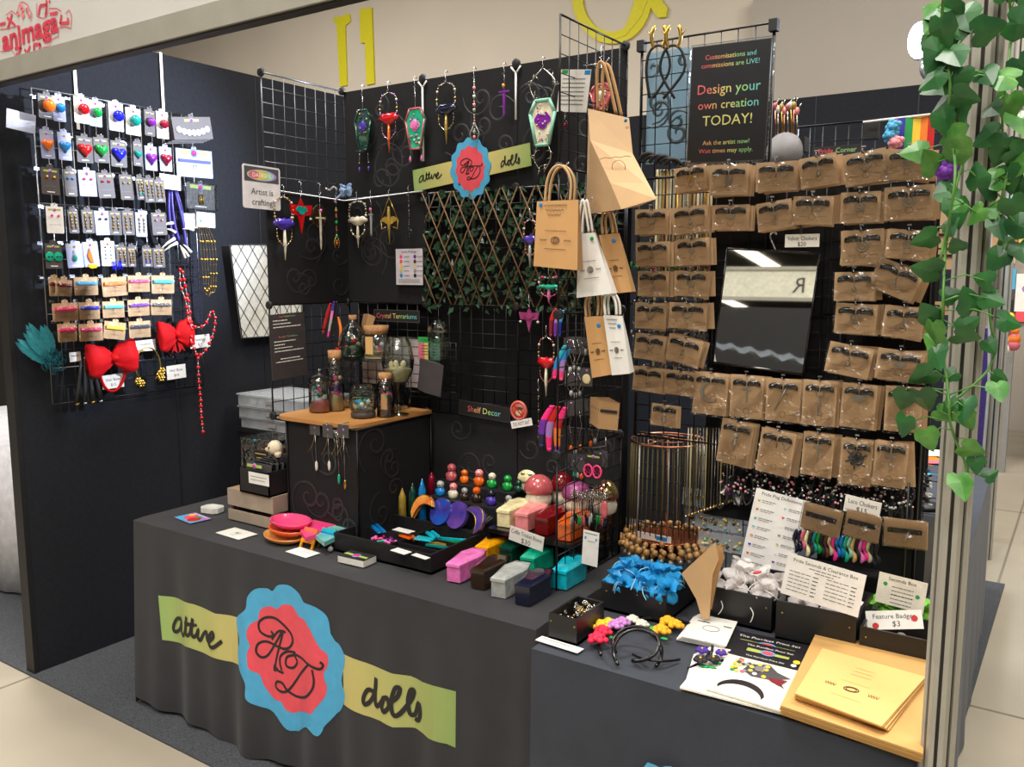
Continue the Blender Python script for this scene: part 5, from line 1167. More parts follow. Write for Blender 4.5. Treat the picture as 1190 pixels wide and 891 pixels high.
for k, (x, y, L_) in enumerate(((663, 393, .085), (668, 392, .08), (673, 393, .085), (680, 395, .03), (664, 431, .06), (669, 431, .065), (674, 431, .06))):
    hang_card(x, y, L_, 'small earring card with thin cords beside the lower kraft bag', 'darkgrey', 'silver', NG2, 2.1+.01*(k % 4))
obj('badge_card', MB().box((0, 0, 0), (.035, .05, .0015), 'darkgrey').ball((0, -.005, .002), (.013, .014, .003), 'cream', 12).cat(header_mb(.035, .018)), None, 'dark card with a round cream charm right of the cords', 'jewellery card', fr(P(682, 438, 'Y', 2.04), 'A'))
for k in range(5):
    c = P(707+k*-2.4, 483-k*1.5, 'Y', 2.02+.012*k); t = thing('choker_card', 'small kraft choker card in the bunch right of the necklaces', 'choker card', fr(c, 'A', -4+k, 20), 'kraft cards in the side grid bunch')
    obj('card', MB().box((0, 0, 0), (.055, .075, .001), 'kraft'), t); obj('choker_band', MB().box((0, .012, .003), (.045, .007, .004), 'black'), t)
t = thing('earring_card', 'dark card with two pink pentacle earrings under the necklaces', 'jewellery card', fr(P(689, 545, 'Y', 2.0), 'A'))
obj('card', MB().box((0, 0, -.003), (.05, .085, .0012), 'ink').cat(header_mb(.05, .034), Matrix.Translation((0, 0, -.002))), t)
for s in (-1, 1):
    mb = MB(); mb.ring((s*.0135, -.005, .002), .0125, .0165, .0028, 'pink', 18)
    st5 = [(s*.0135+.012*sin(k*4*pi/5), -.005+.016*cos(k*4*pi/5), .002) for k in range(5)]; mb.tube(st5, .002, 'pink', 4, True); obj('earring', mb, t)
for k, (x, y, c_) in enumerate(((668, 540, 'jade'), (672, 541, 'silver'), (676, 543, 'amber'), (698, 537, 'amber'))): hang_card(x, y-12, .05, 'small dark card with a dangling charm around the pink pentacles', 'darkgrey', c_, 'cards around the pink pentacle earrings', 2.05)
for k in range(20):
    p = P(664+(k%10)*4.3+k//10*2, 578+rnd.uniform(-3, 6), 'Y', 2.02+rnd.uniform(0, .05)); mb = MB(); mb.tube([(0, .02, 0), (.003, 0, 0), (0, -.05-.04*rnd.random(), 0)], .0012, SILV, 4)
    t = obj('hoop_earring', mb.ring((0, .012, 0), .006, .008, .001, SILV, 10).ball((0, -.06, 0), (.004, .016, .003), [GL['silver'], GL['black'], GL['green'], GL['rosecap'], GL['navy']][k % 5], 6), None, 'silver dangling earring in the low bunch above the white ticket', 'earring', fr(p, 'A'), 'silver earrings in the low bunch')
obj('pendant', MB().ball((0, 0, 0), (.012, .026, .005), GL['rosecap'], 10).tube([(0, .02, 0), (0, .05, 0)], .001, SILV, 3), None, 'flat rosy pendant at the right of the low earring bunch', 'pendant', fr(P(702, 592, 'Y', 2.0), 'A'))
psign('price_ticket', 'tall white ticket with a blue mark below the low earrings', 'price ticket', (677, 617, 695, 657), 'Y', 1.98, 'white', [('l', -.4, .4, .42, 'lettergrey', .03), ('r', -.4, .24, -.28, .32, 'skyblue'), ('r', .28, .24, .4, .32, 'skyblue'), ('l', -.2, .3, .2, 'lettergrey', .02)], rz=-3)
m = MB().tube([P(668, 520, 'Y', 2.05), P(690, 520, 'Y', 2.0), P(704, 518, 'Y', 1.97), P(704, 508, 'Y', 1.97)], .002, SW, 5); obj('prong', m, rack, None, None, RI)
# ---------------------------------------------------------------- goods on the left table
ZT = T+.0015
def tcard(name, label, cat, x0, y0, w_, h_, rz, bg, items, th=.0015, z=None, **kw):
    c = P(x0, y0, 'Z', ZT); c.z = (z or ZT)+th; return sign(name, label, cat, fr(c, 'Z', rz), w_, h_, bg, items, th, **kw)
tcard('postcard', 'colourful sticker postcard at the left corner of the table', 'postcard', 224, 602, .115, .08, -8, 'lilac', [('r', -.5, -.5, .5, .1, 'skyblue'), ('d', -.1, 0, .22, 'coral'), ('o', .2, -.1, .2, .3, 'red'), ('d', -.3, .2, .1, 'yellow'), ('d', .1, .2, .1, 'green'), ('l', -.4, .4, .4, 'white', .06)])
c = P(247, 594, 'Z', ZT); t = thing('card_reader', 'small white eight sided payment reader on the table', 'card reader', fr(c, 'Z', 10))
obj('body', MB().poly([(.04, .015), (.04, -.015), (.026, -.03), (-.026, -.03), (-.04, -.015), (-.04, .015), (-.026, .03), (.026, .03)], 0, .018, mat('white_plastic', (215, 214, 206), .3)), t); obj('screen', MB().box((0, .004, .0185), (.045, .028, .001), 'paper'), t)
tcard('price_card', 'white card with a black sketch in front of the crate', 'card', 275, 620, .125, .075, -3, 'paper', [('s', [(-.1, -.1), (-.02, .15), (.05, -.15), (.12, .1), (.0, 0), (-.08, .12)], .03, 'ink'), ('l', -.08, .1, -.25, 'ink', .03)])
tcard('price_card', 'blank looking white card in front of the pink trays', 'card', 352, 642, .098, .056, -4, 'white', [('l', -.3, .3, .1, 'lettergrey', .03), ('l', -.25, .2, -.1, 'lettergrey', .03)])
c = P(415, 653, 'Z', ZT); t = thing('business_cards', 'stack of black business cards with the printed badge on top', 'card stack', fr(c, 'Z', 3))
obj('stack', MB().box((0, 0, .010), (.10, .058, .019), 'paper'), t)
mb = MB(); mb.box((0, 0, .0205), (.10, .058, .0012), 'ink'); mb.flat([(-.045, -.006), (.045, -.012), (.045, .0), (-.045, .008)], .0214, 'lime'); mb.lathe([(.015, .0215), (.015, .0217)], 'skyblue', 14, (0, -.002, 0)); mb.lathe([(.011, .0218), (.011, .022)], 'hotpink', 14, (0, -.002, 0)); obj('top_card', mb, t)
# crate, boxes and skull
wood = mat('crate_wood', (168, 152, 134), .8, 0, .15, 14, c2=(150, 134, 118))
X0, X1, Y0, Y1 = -2.468, -2.232, 1.878, 2.06
t = thing('wooden_crate', 'pale slatted wooden crate left of the cube cabinet', 'crate', Matrix.Translation(((X0+X1)/2, (Y0+Y1)/2, ZT))); cw, cdp = X1-X0, Y1-Y0
for z in (.022, .085):
    hgt = .036 if z < .05 else .058
    for s in (-1, 1): obj('slat', MB().box((0, s*(cdp/2-.004), z), (cw, .008, hgt), wood), t); obj('slat', MB().box((s*(cw/2-.004), 0, z), (.008, cdp-.017, hgt), wood), t)
for sx in (-1, 1):
    for sy in (-1, 1): obj('corner_post', MB().box((sx*(cw/2-.014), sy*(cdp/2-.014), .057), (.011, .011, .112), 'brown'), t)
obj('bottom', MB().box((0, 0, .006), (cw-.018, cdp-.018, .006), wood), t); obj('lid', MB().box((0, 0, .111), (cw-.018, cdp-.018, .005), 'kraft'), t)
zc = ZT+.1145
c = P(300, 572, 'Z', zc); t = thing('sleeve_box', 'black box of sleeved cards standing on the wooden crate', 'box', Matrix.Translation((-2.315, 1.965, zc)))
bw, bd_, bh = .15, .19, .085
mb = MB(); mb.box((0, 0, .003), (bw, bd_, .006), 'ink')
for s in (-1, 1): mb.box((0, s*(bd_/2-.002), bh/2), (bw, .004, bh), 'ink'); mb.box((s*(bw/2-.002), 0, bh/2), (.004, bd_, bh), 'ink')
obj('body', mb, t)
for k in range(14):
    o = obj('sleeved_card', MB().box((0, 0, .05), (bw*.86, .0015, .094), FILM if k % 2 else 'darkgrey'), None, 'clear sleeved card filed upright in the black box on the crate', 'card', Matrix.Translation((-2.315, 1.965-.08+.0122*k, zc+.008)) @ Matrix.Rotation(radians(-8+rnd.uniform(-3, 3)), 4, 'X'), 'sleeved cards filed in the black box')
obj('badge', header_mb(.1, 0), t, None, None, fr((0, -.09, .098), 'A', 0, 0, -10)); psign('price_ticket', 'white ticket on the front of the black card box', 'price ticket', (289, 550, 312, 563), 'Y', 1.86, 'white', [('l', -.4, .4, .15, 'lettergrey', .06), ('l', -.4, .3, -.15, 'lettergrey', .06)])
t = thing('bag_box', 'clear bag of crystals with a dark label behind the crate', 'bag', Matrix.Translation((-2.57, 2.16, ZT)))
obj('box', MB().box((0, 0, .12), (.17, .14, .24), FILM), t); mb = MB()
for k in range(70): mb.ball((rnd.uniform(-.075, .075), rnd.uniform(-.06, .06), .02+rnd.uniform(0, .2)), rnd.uniform(.006, .013), rnd.choice(['darkgrey', 'grey', 'ink', 'teal', 'navy', 'maroon']), 5)
obj('crystals', mb, t, kind='stuff'); sign('label', None, None, fr((.03, -.072, .18), 'A'), .075, .045, 'ink', [('l', -.4, .4, .2, 'mustard', .08), ('l', -.3, .3, -.15, 'mustard', .08)], parent=t, border=('darkgrey', .002))
c = P(318, 521, 'Y', 1.94); t = thing('bird_skull', 'small cream bird skull on a clear stand above the crate', 'skull', fr(c, 'A'))
bone = mat('bone', (222, 210, 180), .5, 0, .06); mb = MB(); mb.ball((.008, .004, 0), (.028, .026, .024), bone, 16); mb.tube([(-.005, 0, 0), (-.028, -.008, 0), (-.038, -.006, .0)], [.016, .009, .006], bone, 10); mb.tube([(.02, -.01, 0), (.024, -.028, 0)], [.016, .009], bone, 8); obj('skull', mb, t)
obj('eye_socket', MB().ball((.004, .006, .022), (.0045, .0045, .004), 'ink', 8), t)
obj('stand', MB().box((.012, -.055, 0), (.03, .06, .004), FILM), t)
# resin trays and combs
def resin(name, rgb, c2): return mat(name, rgb, .25, 0, .2, 9, c2=c2, coat=.3)
rp1 = resin('resin_pink', (250, 60, 140), (240, 90, 120)); rp2 = resin('resin_orange', (235, 110, 60), (225, 90, 70)); rp3 = resin('resin_tan', (215, 140, 75), (225, 165, 90)); rp4 = resin('resin_teal', (70, 160, 160), (160, 210, 205)); rp5 = resin('resin_mint', (80, 170, 145), (60, 130, 120))
def oval_tray(label, x, y, z, a, b, mtl, n=0, rz=0, tilt=0):
    c = P(x, y, 'Z', ZT+z); t = thing('resin_tray', label, 'resin tray', fr(c, 'Z', rz, 0, tilt))
    N = 48; prof = ((1.0, .016), (1.0, .020), (.93, .018), (.85, .006), (.2, .004), (0.02, .004)); rings = []
    for k, h in ((.05, 0), (.75, 0), (.95, .010))+prof:
        rings.append([(a*k*(1+(.03*cos(n*t_) if k > .9 and n else 0))*cos(t_), b*k*(1+(.03*cos(n*t_) if k > .9 and n else 0))*sin(t_), h) for t_ in [2*pi*i/N for i in range(N)]])
    obj('tray', MB().loft(rings, mtl), t); return t
oval_tray('tan oval resin tray at the bottom of the pink stack', 331, 627, 0, .085, .06, rp3, 0, -12)
oval_tray('orange scalloped resin tray in the middle of the pink stack', 336, 618, .021, .085, .058, rp2, 20, -12)
oval_tray('hot pink scalloped resin tray on top of the stack', 338, 610, .042, .085, .058, rp1, 24, -12)
t = oval_tray('mint resin plate leaning behind the pink trays', 358, 604, .03, .075, .05, rp5, 0, 20, 34)
def slab(label, pts, z, th, mtl, legs=0, cat='resin piece'):
    q = [P(x-3, y+7, 'Z', ZT+z) for x, y in pts]; c = sum(q, Vector())/len(q); t = thing('resin_piece', label, cat, fr(c)); l = [(p.x-c.x, p.y-c.y) for p in q]
    obj('slab', MB().poly(l, 0, th, mtl), t); return t, c
slab('hot pink resin bat shaped piece lying across the pile', [(352, 613), (366, 601), (384, 598), (392, 590), (399, 595), (408, 592), (408, 599), (396, 606), (385, 608), (370, 618), (358, 622)], .035, .012, rp1)
slab('marbled teal resin bat shaped piece on the right of the pile', [(369, 619), (378, 612), (392, 606), (404, 600), (409, 602), (427, 600), (425, 605), (414, 610), (404, 617), (394, 621), (380, 628)], .03, .014, rp4)
def comb(label, x, y, cols, rz):
    c = P(x, y, 'Z', ZT+.012); t = thing('resin_comb', label, 'comb', fr(c, 'A', rz, 0, -25)); mb = MB(); n = len(cols)
    for k, cc in enumerate(cols): mb.box((0, .045-.012*k, 0), (.058, .0125, .006), cc)
    obj('back', mb, t)
    for s in (-1, 1): obj('tooth', MB().box((s*.025, -.010-.012*(n-4), 0), (.007, .03, .006), cols[-1]), t)
comb('comb in orange and yellow bands standing in front of the pink slab', 357, 632, [rp2, GL['amber'], GL['orange'], GL['yellow']], 0)
comb('comb in blue bands with dark brown teeth, right of the yellow comb', 378, 633, [GL['cyan'], GL['blue'], GL['blue'], 'brown'], 0)
obj('glass_bead', MB().ball((0, 0, .009), .009, GL['silver'], 12), None, 'small glass ball beside the blue comb', 'bead', fr(P(384, 641, 'Z', ZT)))
# tray box with compartments
bx0, bx1, by0, by1, bh = -1.915, -1.525, 1.845, 2.105, .058
t = thing('sorting_tray', 'black wooden tray with compartments of small clips', 'tray', Matrix.Translation(((bx0+bx1)/2, (by0+by1)/2, ZT))); bw, bd_ = bx1-bx0, by1-by0; mb = MB(); mb.box((0, 0, .003), (bw, bd_, .006), 'black')
for s in (-1, 1): mb.box((0, s*(bd_/2-.004), bh/2), (bw, .008, bh), 'black'); mb.box((s*(bw/2-.004), 0, bh/2), (.008, bd_-.016, bh), 'black')
obj('body', mb, t)
for x, y, w_, h_ in ((0, 0, .005, bd_-.016), (-bw/4, .0, bw/2-.01, .005), (bw/4, .03, bw/2-.01, .005), (bw/4, -.055, bw/2-.01, .005)): obj('divider', MB().box((x, y, .025), (w_, h_, .038), 'black'), t)
def tick(label, x, y, rz, w_=.07, h_=.03): c = P(x, y, 'Z', ZT+bh+.002); sign('price_ticket', label, 'price ticket', fr(c, 'Z', rz), w_, h_, 'white', [('l', -.35, .35, .1, 'lettergrey', .05)])
tick('white ticket lying on the tray divider', 469, 616, -3); tick('left white ticket on the front rim of the tray', 466, 640, -6, .06); tick('right white ticket on the front rim of the tray', 489, 646, -8, .06, .02)
zi = ZT+.022
def clip(label, x, y, mtl, rz, L_=.05, gr='small clips in the compartments'):
    c = P(x, y, 'Z', zi+.02); t = thing('hair_clip', label, 'hair clip', fr(c, 'Z', rz), gr)
    obj('jaw', MB().box((0, .008, .004), (L_, .012, .006), mtl, None, .002), t); obj('jaw', MB().box((0, -.008, .004), (L_, .012, .006), mtl, None, .002), t)
    mb = MB()
    for k in range(5): mb.tube([(-L_*.4+L_*.2*k, .006, .004), (-L_*.4+L_*.2*k, .012, -.014)], .0025, mtl, 5)
    obj('teeth', mb, t)
clip('large blue claw clip at the left of the tray', 438, 614, GL['blue'], -30, .11); clip('teal claw clip in the right compartment', 493, 627, GL['cyan'], 10, .06); clip('second teal claw clip beside the other', 503, 622, GL['cyan'], -30, .06); clip('orange claw clip in the middle compartment', 473, 624, GL['amber'], -10)
clip('pink and lilac clip near the back of the tray', 524, 614, GL['rosecap'], 0, .05); clip('green clip near the back of the tray', 515, 612, GL['jade'], 15, .04)
for k, (x, y, mt) in enumerate(((435, 627, 'pink'), (440, 628, 'hotpink'), (447, 624, 'hotpink'), (452, 629, 'purple'), (455, 626, 'maroon'), (443, 631, 'jade'), (450, 632, 'pink'), (457, 631, 'lilac_'))):
    mt = mt if mt in GL else 'plum'; c = P(x, y, 'Z', zi); obj('bow_clip', MB().ball((-.008, 0, .006), (.009, .006, .006), GL[mt], 7).ball((.008, 0, .006), (.009, .006, .006), GL[mt], 7).ball((0, 0, .006), .004, GL[mt], 6), None, 'tiny pink or purple bow clip in the left compartment', 'hair clip', fr(c, 'Z', rnd.uniform(0, 180)), 'tiny bow clips in the tray')
for k in range(4):
    c = P(512+k*4, 635-k*3, 'Z', zi+.012); obj('resin_stick', MB().box((0, 0, 0), (.10, .008, .006), (GL['teal'], GL['gold'], GL['green'], GL['cyan'])[k]), None, 'long thin resin stick in the front right compartment', 'hair stick', fr(c, 'Z', 12+k*3), 'resin sticks in the tray')
t = thing('feather_clip', 'black feather clip leaning on the right corner of the tray', 'feather clip', fr(P(545, 622, 'Z', ZT+.05)))
for k in range(3): o = obj('feather', feather_mb(.085, .010, 'ink', 16, k), t); o.matrix_basis = Matrix.Rotation(radians(-38+14*k), 4, 'Z') @ Matrix.Rotation(radians(35), 4, 'X')
# stepped riser with little figures
def row(pxs, y, v): return [P(x, yy, 'Y', v) for x, yy in zip(pxs, y)]
r1 = row((525, 540, 557, 572, 590, 603), (561, 562, 564, 566, 568, 569), 2.27); r2 = row((512, 527, 540, 554, 571, 591), (577, 579, 581, 583, 586, 588), 2.19)
z1 = sum(p.z for p in r1)/6; z2 = sum(p.z for p in r2)/6
t = thing('step_riser', 'black stepped riser carrying two rows of little figures', 'riser', Matrix.Translation((r1[0].x, 2.2, ZT)))
for (a, b, y0, y1, z) in ((r1[0].x-.05, r1[-1].x+.0, 2.235, 2.30, z1), (r2[0].x-.03, r2[-1].x+.02, 2.155, 2.232, z2)): obj('step', MB().box2((a-r1[0].x, y0-2.2, 0), (b-r1[0].x, y1-2.2, z-ZT), 'black'), t)
FG = 'glossy little figures on the step riser'
def figure(p, z, h, body, head, label):
    t = thing('little_figure', label, 'figurine', fr((p.x, p.y, z)), FG)
    obj('body', MB().lathe([(h*.22, 0), (h*.30, h*.08), (h*.30, h*.3), (h*.2, h*.5), (h*.05, h*.55)], GL[body], 12), t)
    mb = MB(); mb.ball((0, 0, h*.68), (h*.25, h*.24, h*.24), GL[head], 12); obj('head', mb, t)
    mb = MB()
    for s in (-1, 1): mb.ball((s*h*.26, -h*.06, h*.25), (h*.09, h*.09, h*.16), GL[body], 7)
    obj('arms', mb, t); obj('eyes', MB().ball((-h*.09, -h*.21, h*.7), h*.04, 'ink', 5).ball((h*.09, -h*.21, h*.7), h*.04, 'ink', 5), t)
for p, h, b_, hd, nm in zip(r1, (.065, .05, .06, .055, .055, .045), ('rosecap', 'orange', 'amber', 'green', 'green', 'forest'), ('rosecap', 'orange', 'salmon', 'ivory', 'green', 'forest'), ('rosy red little figure at the left of the top step', 'orange little figure on the top step', 'amber figure with a pale pink head on the top step', 'green figure with a pale head on the top step', 'bright green little figure on the top step', 'dark green little figure beside the mushroom jar')): figure(p, z1, h, b_, hd, nm)
for p, h, b_, hd, nm in zip(r2, (.055, .055, .045, .055, .055, .045), ('blue', 'ivory', 'umber', 'umber', 'violet', 'black'), ('silver', 'salmon', 'silver', 'amber', 'navy', 'silver'), ('blue and white little figure at the left of the lower step', 'cream and pink little figure on the lower step', 'dark figure with a silver head on the lower step', 'brown and amber little figure on the lower step', 'violet and navy little figure on the lower step', 'black figure with a silver head, lower step right end')): figure(p, z2, h, b_, hd, nm)
def obelisk(x, yb, yt, mtl, label, v=2.122):
    p = P(x, yb, 'Y', v); q = P(x, yt, 'Y', v); p.z = ZT if v < 2.14 else p.z; h = q.z-p.z; obj('crystal_tower', MB().lathe([(.017, 0), (.013, h*.8), (.001, h)], mtl, 6), None, label, 'crystal tower', fr(p))
obelisk(468, 600, 567, GL['gold'], 'gold glitter pointed tower left of the orange crescent'); obelisk(480, 594, 561, GL['forest'], 'green pointed tower behind the gold one', 2.13); obelisk(491, 588, 556, GL['blue'], 'blue pointed tower right of the green one', 2.135)
obelisk(502, 580, 548, GL['maroon'], 'dark red pointed tower at the end of the top step', 2.32-.03)
# crescents and discs standing behind the tray
def disc(x, y, w_, label, mtl, cres=False, v=2.13, rz=0):
    c = P(x, y, 'Y', v); r = w_/2*.0026; mb = MB()
    if cres:
        o_ = [(r*1.15*cos(a), r*1.15*sin(a)) for a in [radians(-15+210*k/24) for k in range(25)]]; a_, b_ = o_[0], o_[-1]; i_ = [(a_[0]+(b_[0]-a_[0])*k/16, a_[1]+(b_[1]-a_[1])*k/16+r*.62*sin(pi*k/16)) for k in range(1, 16)]; pts = o_+i_[::-1]
    else: pts = [(r*cos(a), r*sin(a)) for a in [2*pi*k/30 for k in range(30)]]
    t = thing('crescent_dish' if cres else 'galaxy_disc', label, 'resin dish', fr(c, 'A', rz, -10, -24)); obj('dish', MB().poly(pts, 0, .012, mtl), t)
    if cres:
        L_ = len(pts); mb = MB(); mb.tube([(x_, y_, .012) for x_, y_ in pts], .002, GOLD, 4, True); obj('rim', mb, t)
gal = mat('galaxy_blue', (25, 90, 190), .2, 0, .2, 14, c2=(60, 30, 120), coat=.5); gal2 = mat('galaxy_violet', (110, 70, 160), .2, 0, .2, 14, c2=(40, 40, 130), coat=.5); fire = mat('resin_fire', (240, 190, 90), .2, 0, .2, 14, c2=(215, 80, 40), coat=.5)
disc(493, 592, 32, 'orange and yellow crescent moon dish behind the tray', fire, True, 2.11, 35); disc(514, 595, 34, 'round blue galaxy resin disc behind the tray', gal, False, 2.12); disc(533, 599, 34, 'round violet galaxy resin disc right of the blue one', gal2, False, 2.115); disc(552, 605, 30, 'purple crescent dish at the right end of the discs', gal2, True, 2.10, -50)
# shelf with coffins and mushrooms
sf = P(575, 613, 'Y', 2.06); zs = sf.z; sx0 = P(568, 606, 'Y', 2.06).x; sx1 = XR-.01
t = thing('display_shelf', 'low black glossy shelf carrying coffin boxes and mushroom jars', 'shelf', Matrix.Translation(((sx0+sx1)/2, 2.16, ZT))); sw = sx1-sx0; gb = mat('gloss_black', (15, 15, 16), .2)
obj('top', MB().box((0, 0, zs-ZT-.008), (sw, .22, .014), gb), t)
for s in (-1, 1): obj('side', MB().box((s*(sw/2-.006), 0, (zs-ZT)/2-.0085), (.012, .22, zs-ZT-.018), gb), t)
psign('price_sign', 'white price sign for coffin trinket boxes on the shelf edge', 'sign', (592, 617, 631, 634), 'Y', 2.02, 'paper', [('t', 'Coffin Trinket Boxes', 0, .2, .3, 'ink', .9), ('t', '$30', .0, -.25, .36, 'ink')], rz=-8)
def coffin(x, y, z, L_, W_, H_, mtl, label, rz, cat='trinket box', gr='coffin shaped trinket boxes'):
    c = P(x, y, 'Z', z); t = thing('coffin_box', label, cat, fr(c, 'Z', rz), gr); sh = [(-W_*.30, 0), (W_*.30, 0), (W_*.5, L_*.68), (W_*.30, L_), (-W_*.30, L_), (-W_*.5, L_*.68)]
    obj('box', MB().loft([[(a, b, h) for a, b in sh] for h in (0, H_*.72)], mtl, False), t)
    cy = L_*.55; ring = lambda k, h: [(a*k, cy+(b-cy)*k, h) for a, b in sh]
    obj('lid', MB().loft([ring(1.05, H_*.73), ring(1.05, H_*.86), ring(.9, H_*.93), ring(.6, H_), ring(.2, H_)], mtl, False), t); return t
zt2 = zs+.001; zt3 = P(653, 586, 'Y', 2.272).z; obj('back_tier', MB().box2((-sw/2, .02, zs-ZT), (sw/2, .135, zt3-ZT-.001), gb), t); RZC = 7
CF = (('cream coffin box at the left of the shelf', 585, 612, 'cream', zt2), ('pale pink coffin box on the shelf', 606, 616, 'salmon', zt2), ('dark red coffin box on the shelf', 629, 621, 'darkred', zt2), ('orange coffin box at the right of the shelf', 655, 628, 'amber', zt2),
      ('orchid pink coffin box, leftmost on the table', 527, 676, 'pink', ZT+.001), ('yellow orange coffin box behind the orchid pink one', 560, 655, 'yellow', ZT+.001), ('dark brown coffin box on the table', 555, 684, 'umber', ZT+.001), ('dark green coffin box under the shelf edge', 588, 656, 'forest', ZT+.001),
      ('silver grey coffin box at the front', 579, 694, 'silver', ZT+.001), ('navy coffin box nearest the table corner', 607, 703, 'navy', ZT+.001), ('jade green coffin box behind the grey one', 613, 668, 'jade', ZT+.001), ('turquoise coffin box behind the navy one', 650, 684, 'cyan', ZT+.001))
for nm, x, y, mt, z in CF: coffin(x, y, z, .15, .07, .06, GL[mt], nm, RZC)
mb = MB(); c = P(613, 672, 'Z', ZT+.055)
def mush(x, yb, yt, w_, cap, label, v, extra=None, body='ivory'):
    p = P(x, yb, 'Z', zt3); q = P(x, yt, 'Y', p.y); h = q.z-p.z; r = (P(x+w_/2, yb, 'Y', p.y)-P(x-w_/2, yb, 'Y', p.y)).length/2*.95; t = thing('mushroom_jar', label, 'mushroom jar', fr(p), 'mushroom jars on the shelf')
    obj('jar', MB().lathe([(r*.6, 0), (r*.92, h*.1), (r*.98, h*.3), (r*.75, h*.5), (r*.6, h*.54)], GL[body], 20), t)
    cp_ = obj('cap', MB().lathe([(r*.7, h*.46), (r*1.03, h*.48), (r*1.1, h*.56), (r*1.0, h*.72), (r*.75, h*.88), (r*.4, h*.97), (r*.05, h)], cap, 24), t)
    if extra == 'swirl':
        mb = MB()
        for a0 in (-1.9, -1.2): mb.ring((r*.75*cos(a0), r*.85*sin(a0), h*.78), .008, .008, .0016, 'ink', 12)
        obj('swirl', mb, cp_)
    if extra == 'spots': obj('spots', MB().ball((0, -r*.8, h*.78), (.006, .003, .005), 'white', 7).ball((-r*.6, -r*.6, h*.74), (.005, .004, .004), 'white', 7), cp_)
mush(619, 572, 541, 29, GL['cream'], 'cream capped mushroom jar with black swirls at the back', 2.235, 'swirl'); mush(626, 588, 551, 28, GL['rosecap'], 'dusty pink capped mushroom jar in front', 2.15, 'spots')
mush(653, 586, 548, 22, GL['darkred'], 'dark red capped mushroom jar in the middle', 2.22); mush(670, 594, 559, 29, mat('purple_glitter', (150, 70, 120), .4, .3, .4, 200), 'purple glitter capped mushroom jar', 2.13)
mush(703, 597, 557, 27, mat('iridescent', (150, 160, 90), .15, .8, .3, 30, c2=(170, 70, 100)), 'iridescent capped mushroom jar at the right end', 2.16)
# ---------------------------------------------------------------- right hand rack: grid, black backing, choker cards
YC = YR-.08
X1R = P(1088, 300, 'Y', YR).x
gr = thing('choker_rack', 'tall black wire rack of kraft choker cards on the right table', 'display rack', Matrix.Translation((-1.12, YR, T))); GI = gr.matrix_basis.inverted()
def gpart(name, mb, M): return obj(name, mb, gr, None, None, GI @ M)
zt = P(830, 190, 'Y', YR).z
gpart('grid_panel', grid_mb(PW, PW), fr((-1.12, YR, 2.192-PW), 'A'))
for k in range(2): gpart('grid_panel', grid_mb(PW, PW), fr((-1.12, YR, 1.815-PW*(k+1)), 'A'))
gpart('grid_panel', grid_mb(.376, PW, 8, .0014, BW, .003, 8), fr((-1.12, YR+.04, T+.004), 'A'))
for k in range(2):
    for j in range(3-k): gpart('grid_panel', grid_mb(.204, PW, 4), fr((-.743+.204*k, YR, 1.815-PW*(j+1)), 'A'))
for x in (-1.12, -.743): gpart('upright', MB().tube([(x, YR+.004, 1.815-3*PW if x > -1 else 1.06), (x, YR+.004, 2.192)], .0045, BW, 6), I4)
gpart('upright', MB().tube([(-.743, YR+.004, T+.004), (-.743, YR+.004, 1.815)], .0045, BW, 6), I4)
gpart('upright', MB().tube([(-.335, YR+.004, T+.004), (-.335, YR+.004, 1.815)], .0045, BW, 6), I4)
gpart('rail', MB().tube([(-1.08, YR+.06, P(790, 197, 'Y', YR+.06).z), (-.86, YR+.06, P(790, 197, 'Y', YR+.06).z)], .003, BW, 6).tube([(-1.0, YR+.06, P(790, 197, 'Y', YR+.06).z), (-1.0, YR, P(790, 197, 'Y', YR+.06).z)], .003, BW, 6), I4)
for x in (-1.12, -.743): gpart('connector', MB().box((0, 0, 0), (.022, .022, .03), 'black'), Matrix.Translation((x, YR, 2.185)))
blk = P(828, 300, 'Y', YR+.02)
for k, (xa, xb) in enumerate(((826, 966), (966, 1090))):
    a = P(xa, 300, 'Y', YR+.02).x; b = P(xb, 300, 'Y', YR+.02).x
    gpart('backing_panel', MB().box((( a+b)/2, YR+.02, 1.32), (b-a-.002, .008, .94), fabricm), I4)
# sheer grey panel lit through by the lamp behind it
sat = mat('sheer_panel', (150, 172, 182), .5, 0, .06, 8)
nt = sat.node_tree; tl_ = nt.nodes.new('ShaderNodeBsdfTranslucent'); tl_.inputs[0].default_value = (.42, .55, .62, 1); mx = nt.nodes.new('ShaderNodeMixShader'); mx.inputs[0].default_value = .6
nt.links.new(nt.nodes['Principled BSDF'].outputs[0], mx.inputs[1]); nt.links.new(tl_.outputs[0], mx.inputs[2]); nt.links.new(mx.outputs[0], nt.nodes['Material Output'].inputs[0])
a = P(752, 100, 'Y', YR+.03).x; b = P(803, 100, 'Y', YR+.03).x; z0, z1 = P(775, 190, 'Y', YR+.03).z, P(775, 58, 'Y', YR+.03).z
o = obj('satin_panel', cover_mb(b-a, z1-z0, 77, sat, mat('satin_swirl', (60, 78, 86), .35), 6), gr, None, None, GI @ fr((a, YR+.03, z0), 'A', 0, 0, 0))
